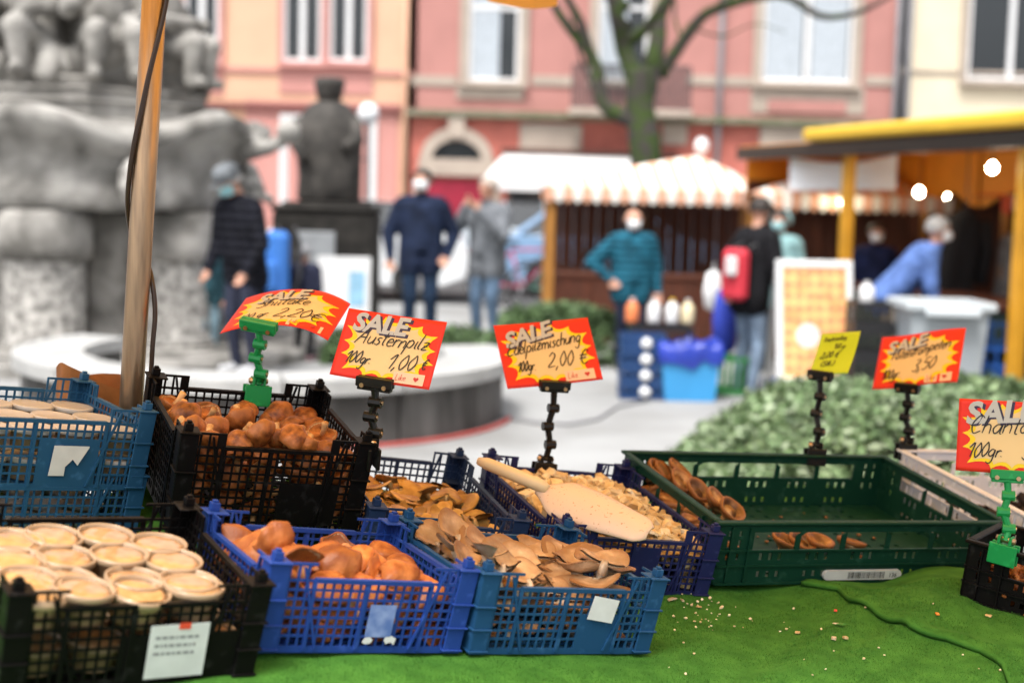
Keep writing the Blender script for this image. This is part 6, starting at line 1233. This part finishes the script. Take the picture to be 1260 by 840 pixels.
# ================================================================== PRICE CARDS
GL = {'S': (.62, [[(.55, .9), (.38, 1), (.15, .85), (.2, .62), (.45, .45), (.5, .2), (.3, 0), (.02, .12)]]), 'h': (.5, [[(.08, 1), (.05, 0)], [(.05, .3), (.2, .5), (.38, .42), (.4, .0)]]), 'i': (.25, [[(.1, .5), (.1, .05), (.2, 0)], [(.12, .68), (.14, .70)]]), 't': (.36, [[(.18, .85), (.14, .1), (.28, 0)], [(.0, .55), (.34, .58)]]),
 'a': (.52, [[(.42, .45), (.2, .5), (.05, .25), (.15, .0), (.35, .12), (.44, .5), (.42, .05), (.52, .0)]]), 'k': (.46, [[(.08, 1), (.05, 0)], [(.38, .5), (.08, .24), (.42, 0)]]), 'e': (.46, [[(.06, .25), (.38, .32), (.3, .5), (.12, .45), (.05, .2), (.18, 0), (.42, .08)]]), 'A': (.72, [[(-.05, -.05), (.42, 1), (.55, 0)], [(.08, .4), (.58, .42)]]),
 'u': (.52, [[(.05, .5), (.06, .1), (.22, 0), (.4, .2), (.42, .5), (.42, .08), (.5, 0)]]), 's': (.4, [[(.36, .45), (.18, .5), (.1, .36), (.3, .2), (.22, 0), (.02, .06)]]), 'r': (.38, [[(.06, .5), (.06, 0)], [(.06, .3), (.2, .48), (.36, .46)]]), 'n': (.5, [[(.06, .5), (.05, 0)], [(.05, .3), (.22, .5), (.38, .4), (.4, 0)]]),
 'p': (.52, [[(.08, .5), (.0, -.5)], [(.06, .35), (.25, .52), (.42, .32), (.3, .02), (.05, .1)]]), 'l': (.26, [[(.12, 1), (.06, .1), (.2, 0)]]), 'z': (.46, [[(.04, .48), (.38, .5), (.05, .02), (.42, .04)], [(.1, .25), (.36, .27)]]), 'E': (.6, [[(.5, .95), (.2, .98), (.1, .7), (.3, .55), (.08, .4), (.05, .1), (.25, 0), (.52, .1)]]),
 'd': (.52, [[(.4, .45), (.2, .5), (.05, .22), (.18, 0), (.36, .12)], [(.46, 1), (.42, .0)]]), 'm': (.76, [[(.06, .5), (.05, 0)], [(.05, .3), (.2, .5), (.32, .4), (.34, 0)], [(.34, .3), (.48, .5), (.62, .4), (.66, 0)]]), 'c': (.42, [[(.36, .42), (.2, .5), (.05, .25), (.18, 0), (.4, .08)]]), 'g': (.5, [[(.4, .45), (.2, .5), (.05, .25), (.18, .02), (.38, .15), (.42, .48), (.38, -.3), (.2, -.48), (.02, -.36)]]),
 'o': (.48, [[(.22, .5), (.05, .25), (.2, 0), (.4, .22), (.24, .5)]]), 'C': (.62, [[(.55, .85), (.32, 1), (.05, .5), (.22, 0), (.55, .14)]]), 'T': (.6, [[(.02, .95), (.6, 1)], [(.32, .97), (.26, 0)]]), 'K': (.6, [[(.1, 1), (.06, 0)], [(.52, 1), (.08, .48), (.55, 0)]]), 'L': (.5, [[(.1, 1), (.05, 0), (.45, .02)]]), 'f': (.36, [[(.36, .95), (.2, 1), (.12, .6), (.05, -.35)], [(.0, .5), (.3, .52)]]),
 'ä': (.52, [[(.42, .45), (.2, .5), (.05, .25), (.15, .0), (.35, .12), (.44, .5), (.42, .05), (.52, .0)], [(.14, .7), (.15, .72)], [(.34, .7), (.35, .72)]]), '(': (.28, [[(.24, 1), (.06, .5), (.22, -.1)]]), ')': (.28, [[(.04, 1), (.22, .5), (.06, -.1)]]),
 '1': (.4, [[(.02, .62), (.3, 1), (.24, 0)]]), '0': (.52, [[(.26, 1), (.05, .5), (.22, 0), (.45, .45), (.3, 1), (.22, .98)]]), '2': (.55, [[(.06, .75), (.25, 1), (.45, .8), (.3, .4), (.02, .02), (.52, .06)]]), '3': (.5, [[(.06, .88), (.28, 1), (.42, .78), (.2, .54), (.44, .3), (.25, 0), (.02, .12)]]), '5': (.52, [[(.48, 1), (.16, .96), (.1, .58), (.35, .6), (.44, .28), (.22, 0), (.02, .1)]]),
 ',': (.24, [[(.12, .08), (.02, -.22)]]), '.': (.2, [[(.06, .0), (.09, .03)]]), '€': (.62, [[(.6, .85), (.4, 1), (.18, .7), (.16, .3), (.34, 0), (.6, .14)], [(.0, .62), (.5, .64)], [(.0, .40), (.46, .42)]]), ' ': (.34, [])}
def stroke(b, pts, w, z):
    P = [Vector((p[0], p[1])) for p in pts]; Q = []
    for i in range(len(P) - 1):
        p0, p1, p2, p3 = P[max(i - 1, 0)], P[i], P[i + 1], P[min(i + 2, len(P) - 1)]
        for t in (0, .25, .5, .75): Q.append(.5 * ((2 * p1) + (p2 - p0) * t + (2 * p0 - 5 * p1 + 4 * p2 - p3) * t * t + (3 * p1 - p0 - 3 * p2 + p3) * t ** 3))
    Q.append(P[-1]); vs = []
    for i, q in enumerate(Q):
        d = (Q[min(i + 1, len(Q) - 1)] - Q[max(i - 1, 0)]); d = d.normalized() if d.length > 1e-9 else Vector((1, 0)); n = Vector((-d.y, d.x)) * w * (.62 + .38 * math.sin(math.pi * (i + .6) / (len(Q) + .2)))
        vs += [(q.x + n.x, q.y + n.y, z), (q.x - n.x, q.y - n.y, z)]
    b.add(vs, [(2 * i, 2 * i + 1, 2 * i + 3, 2 * i + 2) for i in range(len(Q) - 1)])
def write(b, txt, x, y, s, z, w=.0011, slant=.28, rise=0, squeeze=1.0, seed=1):
    rgx = random.Random(seed)
    for ch in txt:
        adv, st = GL[ch]; jy = rgx.uniform(-.05, .05) * s
        for pl in st: stroke(b, [(x + (px * squeeze + (py * slant)) * s + rgx.uniform(-.012, .012) * s, y + py * s + jy + rgx.uniform(-.012, .012) * s) for px, py in pl], w, z)
        x += adv * s * squeeze; y += rise * adv * s
    return x
# bold SALE lettering taken once from the built-in font
tc = bpy.data.curves.new('sale', 'FONT'); tc.body = 'SALE'; tc.size = 1; tc.offset = .035; tc.resolution_u = 3; to = link('sale_tmp', tc)
t3 = bpy.data.curves.new('num', 'FONT'); t3.body = '136'; t3.size = 1; t3.offset = .01; t3.resolution_u = 2; to3 = link('num_tmp', t3)
bpy.context.view_layer.update(); dg = bpy.context.evaluated_depsgraph_get()
me = bpy.data.meshes.new_from_object(to.evaluated_get(dg)); SV = [v.co.copy() for v in me.vertices]; SF = [tuple(p.vertices) for p in me.polygons]
me3 = bpy.data.meshes.new_from_object(to3.evaluated_get(dg)); NV = [v.co.copy() for v in me3.vertices]; NF = [tuple(p.vertices) for p in me3.polygons]
for o in (to, to3): bpy.data.objects.remove(o)
sx0, sx1 = min(v.x for v in SV), max(v.x for v in SV); sh_ = max(v.y for v in SV)
b = MB(); b.add([(x0 + .158 + v.x * .0135, -.0001, z0 + .005 + v.y * .0135) for v in NV], NF); b.build('printed_number', MATS['black_ink'], bcl)
M_red = mat('card_red', (.80, .035, .018), .4, .05, 10, spec=.25); M_yelp = mat('card_yellow', (.90, .62, .02), .45, spec=.25); M_tan = mat('card_cream', (.82, .58, .28), .45, .05, 8, spec=.25); M_sal = mat('sale_grey', (.50, .49, .46), .45, spec=.25); M_sals = mat('sale_shadow', (.03, .02, .06), .35); M_pen = mat('marker_ink', (.012, .010, .010), .4); M_stk = mat('price_sticker', (.82, .55, .36), .4); M_lime = mat('lime_card', (.50, .64, .02), .35, .05, 10); M_rst = mat('sticker_red', (.55, .03, .03), .4)
def card_frame(TL, TR, BR, BL, dep, ratio):
    pts = [Vector(p) for p in (TL, TR, BR, BL)]; c = sum(pts, Vector((0, 0))) / 4; m = dep / FP
    u = ((pts[1] + pts[2]) - (pts[0] + pts[3])) / 2 * m; v = ((pts[0] + pts[1]) - (pts[2] + pts[3])) / 2 * m; u.y *= -1; v.y *= -1
    P = u.dot(v); k2 = ratio ** 2; q = k2 * v.dot(v) - u.dot(u); A = (q + math.sqrt(q * q + 4 * k2 * P * P)) / 2; a = math.sqrt(max(A, 1e-9)); bb = -P / a
    if bb < 0: a, bb = -a, -bb
    if abs(P) < 1e-7: bb = 0
    X = RT * u.x + UP * u.y + FW * a; Yv = RT * v.x + UP * v.y + FW * bb; Wc, Hc = X.length, Yv.length; X.normalize(); Yv = (Yv - X * Yv.dot(X)).normalized(); Zv = X.cross(Yv); o = at(c.x, c.y, dep)
    return Matrix(((X.x, Yv.x, Zv.x, o.x), (X.y, Yv.y, Zv.y, o.y), (X.z, Yv.z, Zv.z, o.z), (0, 0, 0, 1))), Wc, Hc
def price_card(label, corners, dep, lines, bend=lambda x, y: 0, ratio=1.45, sale=True, like=True, seed=1, lime=False, sale_at=(.05, .66, .50, .10)):
    M, Wc, Hc = card_frame(*corners, dep, ratio); r_ = thing('price_card', label, 'price card', M=M); w2, h2 = Wc / 2, Hc / 2; rgx = random.Random(seed)
    fin = lambda b: b.xf(lambda p: Vector((p.x, p.y, p.z + bend(p.x / w2, p.y / h2))))
    n, m = 28, 16; b = MB(); xs = [-w2 + Wc * i / n for i in range(n + 1)]; ys_ = [-h2 + Hc * j / m for j in range(m + 1)]
    grid_panel(b, xs, ys_, lambda *a: True, lambda x, y, t: Vector((x, y, -t)), .0006); fin(b).build('card', M_lime if lime else M_red, r_, True)
    def burst(sc, z, mt, nm):
        K = 15; out = []
        for k in range(K):
            a0, a1 = 2 * math.pi * (k + .3) / K, 2 * math.pi * (k + 1.3) / K
            def sp(a, f): c_, s_ = math.cos(a), math.sin(a); q = (abs(c_) ** 3 + abs(s_) ** 3) ** (-1 / 3); return Vector((w2 * f * q * c_, h2 * f * q * s_ - .02 * h2))
            f0 = .93 + .05 * math.sin(k * 2.3); f1 = .93 + .05 * math.sin((k + 1) * 2.3); A, B_ = sp(a0, f0), sp(a1, f1); C_ = sp((a0 + a1) / 2, .62)
            for t in (0, .2, .4, .6, .8): out.append(A * (1 - t) ** 2 + C_ * 2 * t * (1 - t) + B_ * t * t)
        out = [p * sc for p in out]; N = len(out); b = MB(); R_ = (.0, .25, .5, .72, .88, 1.0); vs = [(p.x * q, p.y * q, z) for q in R_[1:] for p in out] + [(0, 0, z)]
        F = [(i * N + k, i * N + (k + 1) % N, (i + 1) * N + (k + 1) % N, (i + 1) * N + k)[::-1] for i in range(4) for k in range(N)] + [(5 * N, k, (k + 1) % N) for k in range(N)]
        b.add(vs, F); fin(b).build(nm, mt, r_)
    if not lime: burst(1.0, .0005, M_yelp, 'yellow_burst'); burst(.87, .0009, M_tan, 'cream_burst')
    if sale:
        u0, v0, uw, rise = sale_at; s = uw * Wc / (sx1 - sx0)
        for dx, dz, mt, nm in ((.0052, .0013, M_sals, 'sale_shadow'), (0, .0017, M_sal, 'sale_letters')):
            b = MB(); b.add([(-w2 + u0 * Wc + (v.x - sx0) * s + dx + v.y * s * .12, -h2 + v0 * Hc + v.y * s * 1.0 + (v.x - sx0) * s * rise - dx * .6, dz) for v in SV], SF); fin(b).build(nm, mt, r_)
    b = MB()
    for i, (txt, u, v, s, rise, sq) in enumerate(lines): write(b, txt, -w2 + u * Wc, -h2 + v * Hc, s * Hc, .0022, .0095 * Hc * (1 if s > .12 else .7), .3, rise, sq, seed + i)
    fin(b).build('handwriting', M_pen, r_)
    if like:
        b = MB(); a = (.62, .03, .93, .19); b.add([(-w2 + a[i] * Wc, -h2 + a[j] * Hc, .0015) for i, j in ((0, 1), (2, 1), (2, 3), (0, 3))], [(0, 1, 2, 3)]); st_ = fin(b).build('sticker', M_stk, r_)
        b = MB(); write(b, 'Like', -w2 + .645 * Wc, -h2 + .07 * Hc, .09 * Hc, .0024, .004 * Hc, .1, 0, 1.0, 3); cx, cy, q = -w2 + .85 * Wc, -h2 + .11 * Hc, .035 * Hc
        b.add([(cx + q * 1.0 * 16 * math.sin(t) ** 3 / 14, cy + q * (13 * math.cos(t) - 5 * math.cos(2 * t) - 2 * math.cos(3 * t) - math.cos(4 * t)) / 14, .0024) for t in np.linspace(0, 6.28, 17)[:-1]], [tuple(range(16))[::-1]]); fin(b).build('sticker_print', M_rst, st_)
    return r_, M, Wc, Hc
P_hgreen = plastic('holder_green', (.008, .26, .065), .35, .4); P_hblack = plastic('holder_black', (.008, .007, .006), .32, .3); M_screw = mat('brass_screw', (.55, .36, .20), .3, metal=.9)
def holder(label, base, topc, m, xdir, rimdir, wid=.068, kink=.007):
    base, topc = Vector(base), Vector(topc); r_ = thing('sign_holder', label, 'sign holder', base); I = T(*(-base)); X = Vector(xdir).normalized(); Yv = (topc - base).normalized(); X = (X - Yv * X.dot(Yv)).normalized(); Zv = X.cross(Yv)
    M3 = lambda o: I @ Matrix(((X.x, Zv.x, Yv.x, o.x), (X.y, Zv.y, Yv.y, o.y), (X.z, Zv.z, Yv.z, o.z), (0, 0, 0, 1)))
    rd = Vector(rimdir).normalized(); up = Vector((0, 0, 1)); rn = rd.cross(up).normalized(); up = rn.cross(rd); MB3 = I @ Matrix(((rd.x, rn.x, up.x, base.x), (rd.y, rn.y, up.y, base.y), (rd.z, rn.z, up.z, base.z), (0, 0, 0, 1)))
    b = MB(); b.bbox(-.026, .026, .006, .012, -.026, .014, .0015, MB3); b.bbox(-.026, .026, -.012, -.006, -.026, .014, .0015, MB3); b.bbox(-.018, .018, -.0058, .0058, .006, .014, .001, MB3); b.bbox(-.013, -.008, -.011, .011, .0142, .030, .001, MB3); b.bbox(.008, .013, -.011, .011, .0142, .030, .001, MB3); b.build('clip', m, r_)
    b = MB(); b.tube([MB3 @ Vector((-.018, 0, .022)), MB3 @ Vector((.018, 0, .022))], .0055, 10); b.build('clip_spring', M_screw, r_, True)
    L = (topc - base).length; nodes = [base + up * .02, base + Yv * L * .30 + X * kink, base + Yv * L * .52 - X * kink * .6, base + Yv * L * .74 + X * kink * .5, topc - Yv * .006]
    for i in range(4):
        p, q = nodes[i], nodes[i + 1]; b = MB(); b.tube([I @ p, I @ p.lerp(q, .12), I @ p.lerp(q, .2), I @ p.lerp(q, .8), I @ p.lerp(q, .88), I @ q], [.0088, .0088, .0066, .0072, .0094, .0094], 8); b.build('arm_link', m, r_)
        if i:
            b = MB(); b.tube([I @ (p - X * .0115), I @ (p + X * .0115)], .0098, 10); jo = b.build('joint', m, r_)
            b = MB(); b.tube([I @ (p + X * .0118 - Zv * .0), I @ (p + X * .0138)], .0036, 8); b.build('screw', M_screw, jo)
    h = wid / 2; b = MB(); b.bbox(-h, h, -.010, -.0012, -.006, .012, .0015, M3(topc)); b.bbox(-h, h, .0012, .010, -.006, .012, .0015, M3(topc)); b.bbox(-h * .92, h * .92, -.0075, .0075, -.012, -.0062, .001, M3(topc)); b.build('top_clamp', m, r_)
    b = MB()
    for x in (-h * .62, h * .62): b.tube([M3(topc) @ Vector((x, -.0125, -.003)), M3(topc) @ Vector((x, -.0098, -.003))], .0042, 10); b.tube([M3(topc) @ Vector((x, .0098, -.003)), M3(topc) @ Vector((x, .0125, -.003))], .0042, 10)
    b.build('screw', M_screw, r_)
def dep_of(p): return (Vector(p) - CAM).dot(FW)
def rim(key, fx, fy, dz=0): c = CR[key]; w, d, h = c['d']; return c['M'] @ Vector((w * fx, d * fy, h + dz))
def axis(key, k): return CR[key]['M'].to_3x3().col[k]
def put(lab_c, lab_h, corners, key, fx, fy, top, m, lines, k=0, wid=.068, dz=0, **kw):
    bs = rim(key, fx, fy, dz); dp = dep_of(bs); tp_ = at(top[0], top[1], dp); r_, M, Wc, Hc = price_card(lab_c, corners, dp, lines, **kw)
    nrm = M.to_3x3().col[2]; p = M.inverted() @ tp_; p.z = 0; y0 = -Hc / 2; p.y = y0 - .004; p.x = min(Wc / 2 - .02, max(-Wc / 2 + .02, p.x)); bd = kw.get('bend'); 
    if bd: p.z = bd(p.x / (Wc / 2), -1)
    holder(lab_h, bs, M @ p, m, M.to_3x3().col[0], axis(key, k), wid)
put('red and yellow SALE card for Shiitake at 2,20', 'green sign holder clipped to the shiitake crate', [(293, 357), (428, 374), (410, 414), (273, 408)], 'C', .62, 1, (334, 403), P_hgreen,
    [('Shiitake', .22, .50, .20, .12, 1.15), ('100 gr.', .10, .18, .16, .14, 1.1), ('2,20€', .46, .22, .23, .03, 1.15)], wid=.072, bend=lambda x, y: .020 * (1 - x * x) - .016 * max(0, x - .35) ** 2 * 2 + .010 * x, ratio=1.6, seed=11, sale_at=(.19, .64, .46, .14))
put('red and yellow SALE card for Austernpilz at 1,00', 'black sign holder clipped to the right side of the shiitake crate', [(430, 379), (547, 397), (534, 479), (402, 461)], 'C', 1, .06, (468, 466), P_hblack,
    [('Austernpilz', .16, .52, .22, .03, .98), ('100gr.', .10, .22, .17, .03, .9), ('1,00', .52, .22, .22, .03, 1.1), ('€', .86, .26, .15, 0, .8)], k=1, bend=lambda x, y: .003 * x * x, seed=12, sale_at=(.09, .70, .54, .02))
put('red and yellow SALE card for Edelpilzmischung at 2,00', 'black sign holder clipped to the back of the sliced mushroom crate', [(605, 403), (726, 389), (740, 469), (626, 476)], 'G', .42, 1, (676, 474), P_hblack,
    [('Edelpilzmischung', .07, .50, .20, .10, .80), ('100gr.', .14, .24, .15, .04, .75), ('2,00 €', .46, .26, .22, .05, 1.0)], bend=lambda x, y: .003 * x * x, seed=13, sale_at=(.08, .62, .50, .22))
put('small lime yellow handwritten card over the green crate', 'black sign holder on the left of the green crate back rim', [(1019, 414), (1059, 406), (1036, 462), (996, 460)], 'H', .72, 1, (1017, 464), P_hblack,
    [('Kräuterseitling', .12, .80, .10, .05, .78), ('100 gr', .42, .62, .11, .03, .9), ('2,20 €', .14, .40, .14, .05, 1.0), ('(Stk.)', .22, .20, .13, .05, 1.0)], sale=False, like=False, lime=True, ratio=.85, bend=lambda x, y: .004 * y * y, seed=14, wid=.062)
put('red and yellow SALE card at 3,50 over the corner of the green crate', 'black sign holder at the right corner of the green crate back rim', [(1098, 414), (1184, 404), (1162, 470), (1077, 478)], 'J', .045, 1, (1122, 466), P_hblack,
    [('Totentrompeten', .14, .52, .20, .10, .78), ('100gr.', .08, .18, .16, .06, .8), ('3,50', .44, .26, .22, .05, 1.0)], bend=lambda x, y: .006 * math.sin(x * 2.4), seed=15, sale_at=(.10, .66, .46, .14), wid=.062)
put('red and yellow SALE card for Chantarel cut by the right edge', 'green sign holder clipped to the chanterelle crate', [(1186, 491), (1311, 497), (1306, 587), (1180, 579)], 'I', .22, .0, (1240, 578), P_hgreen,
    [('Chantarel', .10, .54, .25, .05, 1.05), ('100gr.', .09, .20, .20, .05, .95), ('3,00€', .58, .22, .24, .03, 1.0)], bend=lambda x, y: .002 * x, seed=16, sale_at=(.07, .66, .62, .10), wid=.062)
# ================================================================== POLE, CABLE, BAG, FLAP
pb_, pt_ = at(160, 520, 2.74), at(191, -20, 2.62); dv = (pt_ - pb_).normalized(); foot = pb_ - dv * (pb_.z / dv.z); topp = pb_ + dv * 1.75
po = thing('stall_pole', 'slanting bare metal stall pole with a cable wound round it', 'pole', foot)
M_pole = mat('dull_brass_pole', (.46, .32, .20), .30, col2=(.30, .21, .14), vscale=14, metal=.85, aniso=(6, 6, .35), bump=.15, bscale=60)
b = MB(); b.tube([Vector((0, 0, 0)), pb_ - foot, topp - foot], .0225, 28); b.build('tube', M_pole, po, True)
b = MB(); b.lathe([(.07, 0), (.07, .008), (.03, .012), (.028, .06), (.024, .06)], 20); b.build('foot', M_iron, po, True)
side = (RT - dv * RT.dot(dv)).normalized(); fr2 = dv.cross(side).normalized()
if fr2.y > 0: fr2 = -fr2                     # towards the camera
keys = [(-60, 8), (0, 25), (40, 50), (90, 80), (130, 100), (170, 125), (210, 150), (250, 178), (290, 225), (320, 290), (345, 340), (380, 358), (420, 365), (470, 362), (500, 350), (530, 335)]
cb = MB(); pts = []
for (py, an) in keys:
    t = (520 - py) / 540 * (pt_ - pb_).length; a = R(an); rr = .0275 + (.008 if an < 20 or an > 340 else 0); pts.append(pb_ + dv * t + side * (math.cos(a) * rr) + fr2 * (math.sin(a) * rr) - foot)
Q = []
for i in range(len(pts) - 1):
    p0, p1, p2, p3 = pts[max(i - 1, 0)], pts[i], pts[i + 1], pts[min(i + 2, len(pts) - 1)]
    for t in (0, .2, .4, .6, .8): Q.append(.5 * ((2 * p1) + (p2 - p0) * t + (2 * p0 - 5 * p1 + 4 * p2 - p3) * t * t + (3 * p1 - p0 - 3 * p2 + p3) * t ** 3))
cb.tube(Q, .0048, 10); cb.build('cable', mat('dark_brown_cable', (.035, .018, .010), .3, spec=.5), po, True)
# brown paper bag behind the tub crates
q0 = at(114, 520, 2.86) - Vector((0, 0, .10)); pbg = thing('paper_bag', 'open brown paper bag standing behind the left tub crate', 'paper bag', q0, R(30))
n = 40; b = MB(); vs = []; rows = 9
for i in range(rows):
    f = i / (rows - 1)
    for k in range(n):
        a = 2 * math.pi * k / n; c_, s_ = math.cos(a), math.sin(a); q = (abs(c_) ** 6 + abs(s_) ** 6) ** (-1 / 6); x, y = .058 * q * c_, .04 * q * s_
        wv = .006 * noise.noise(Vector((c_ * 2.5, s_ * 2.5, f * 3))); top = .215 - .035 * (x + .058) / .116 + .012 * math.sin(a * 2 + .6)
        vs.append((x * (1 + .12 * f) + wv, y * (1 + .25 * f) + wv, f * top))
b.add(vs, [(i * n + k, i * n + (k + 1) % n, (i + 1) * n + (k + 1) % n, (i + 1) * n + k) for i in range(rows - 1) for k in range(n)] + [tuple(range(n))[::-1]]); b.build('paper', mat('kraft_paper', (.42, .16, .045), .8, .2, 25, .5, 70), pbg, True)
# orange awning of this stall: the roof is above the picture, one flap dips into its top edge
fl = thing('stall_awning', 'orange stall awning whose flap dips into the top edge', 'awning', (.2, 2.9, 2.4))
M_awn = bpy.data.materials.new('orange_awning_cloth'); M_awn.use_nodes = True; n_ = M_awn.node_tree.nodes; l_ = M_awn.node_tree.links; n_.clear()
df = n_.new('ShaderNodeBsdfDiffuse'); df.inputs[0].default_value = (.85, .33, .03, 1); tl_ = n_.new('ShaderNodeBsdfTranslucent'); tl_.inputs[0].default_value = (.95, .50, .12, 1); mx = n_.new('ShaderNodeMixShader'); mx.inputs[0].default_value = .65; ou = n_.new('ShaderNodeOutputMaterial')
l_.new(df.outputs[0], mx.inputs[1]); l_.new(tl_.outputs[0], mx.inputs[2]); l_.new(mx.outputs[0], ou.inputs[0])
b = MB(); nx_, ny_ = 30, 20; X0, X1, Y0, Y1 = -2.3, 2.6, -1.4, 1.32
b.add([(X0 + (X1 - X0) * i / nx_, Y0 + (Y1 - Y0) * j / ny_, .16 - .14 * j / ny_ + .015 * math.sin(i * .9) * math.sin(j * .5)) for i in range(nx_ + 1) for j in range(ny_ + 1)], [(i * (ny_ + 1) + j, (i + 1) * (ny_ + 1) + j, (i + 1) * (ny_ + 1) + j + 1, i * (ny_ + 1) + j + 1) for i in range(nx_) for j in range(ny_)]); b.build('roof_cloth', M_awn, fl, True)
c0 = at(642, 3, 4.2) - Vector((.2, 2.9, 2.4))
b = MB(); vs = []; n = 24
for i in range(n + 1):
    t = -1 + 2 * i / n; low = -.012 * (1 - t * t) ** .5 - .006 + .012 * (t < 0) * -t
    for z in (.25, .1, low): vs.append((c0.x + t * .105, c0.y + .01 * math.sin(t * 4 + z * 9), c0.z + z))
b.add(vs, [(i * 3 + k, (i + 1) * 3 + k, (i + 1) * 3 + k + 1, i * 3 + k + 1) for i in range(n) for k in range(2)]); b.build('flap', M_awn, fl, True)
b = MB(); b.tube([(X0, c0.y, c0.z + .26), (X1, c0.y, c0.z + .26)], .015, 10); b.build('crossbar', M_rim, fl, True)
b = MB(); b.tube([(X0, Y0, .14), (X1, Y0, .14)], .015, 10); b.build('crossbar', M_rim, fl, True)
# ================================================================== CRUMBS
def turf_put(o, px, py, rot=None, lift=0):
    p = turf_hit(px, py); right = p.x > float(np.interp(p.y, ey[o_s], ex[o_s])) and ey.min() < p.y < ey.max(); o.matrix_world = T(p.x, p.y, p.z + (.0075 if right else 0) + .003 + lift) @ (rot or Rz(rg.uniform(0, 6)))
o_s = np.argsort(ey)
wedge = bit([(-.014, -.004), (.015, -.006), (.013, .006), (-.006, .007)], M_sl2)
for px, py, me, nm, lab, cat in ((826, 739, wedge, 'mushroom_chip', 'largest pale mushroom chip beside the petrol blue crate', 'crumb'), (981, 780, sm[2], 'mushroom_chip', 'pale chip in the middle of the bare turf', 'crumb'), (1153, 762, car, 'carrot_piece', 'orange carrot piece on the right turf piece', 'carrot'), (1028, 753, pep, 'pepper_piece', 'tiny red pepper piece under the green crate', 'pepper'), (1035, 770, herb, 'parsley_leaf', 'green herb scrap on the turf before the edge', 'parsley'), (1029, 769, sm[6], 'mushroom_chip', 'small chip beside the green herb scrap', 'crumb'), (1026, 788, sm[3], 'mushroom_chip', 'small chip below the green herb scrap, left of two', 'crumb'), (1040, 787, sm[7], 'mushroom_chip', 'small chip below the green herb scrap, right of two', 'crumb'), (860, 748, sm[10], 'mushroom_chip', 'flat chip among crumbs near the navy crate', 'crumb'), (1216, 764, sm[5], 'mushroom_chip', 'pale chip on the turf near the right crate', 'crumb')):
    o = link(nm, me); turf_put(o, px, py); o.scale = (.5,) * 3 if nm == 'mushroom_chip' and me is not wedge else (.9,) * 3; tag(o, lab, cat)
b = MB()
for k in range(75):
    if k < 45: px, py = rg.gauss(862, 28), rg.gauss(752, 14)
    else: px, py = rg.uniform(820, 1255), rg.uniform(733, 832)
    if py < 732 or py > 838 or px < 822 or px > 1258 or (px > 1170 and py < 780): continue
    p = turf_hit(px, py); right = p.x > float(np.interp(p.y, ey[o_s], ex[o_s])) and ey.min() < p.y < ey.max(); s = rg.uniform(.001, .0036); Mx = T(p.x, p.y, p.z + (.0075 if right else 0) + .0032) @ euler(rg.uniform(0, 1), rg.uniform(0, 6)); b.add([Mx @ Vector((s * math.cos(t) * rg.uniform(.6, 1.2), s * .8 * math.sin(t) * rg.uniform(.6, 1.2), zz)) for zz in (-s * .4, s * .4) for t in (0, 1.2, 2.3, 3.6, 5)], [(4, 3, 2, 1, 0), (5, 6, 7, 8, 9)] + [(q, (q + 1) % 5, 5 + (q + 1) % 5, 5 + q) for q in range(5)])
o = b.build('crumbs', M_sl2); tag(o, 'small mushroom crumbs scattered on the green turf', 'crumbs', None, 'stuff')
b = MB(); w, d, h = CR['H']['d']
for k in range(40): s = rg.uniform(.0015, .004); b.box(-s, s, -s, s, -s * .5, s * .5, T(rg.uniform(.05, w - .05), rg.uniform(.05, d - .05), .012) @ Rz(rg.uniform(0, 6)))
o = b.build('crumbs', M_oy); o.matrix_world = CR['H']['M']; tag(o, 'brown crumbs on the floor of the green crate', 'crumbs', None, 'stuff')
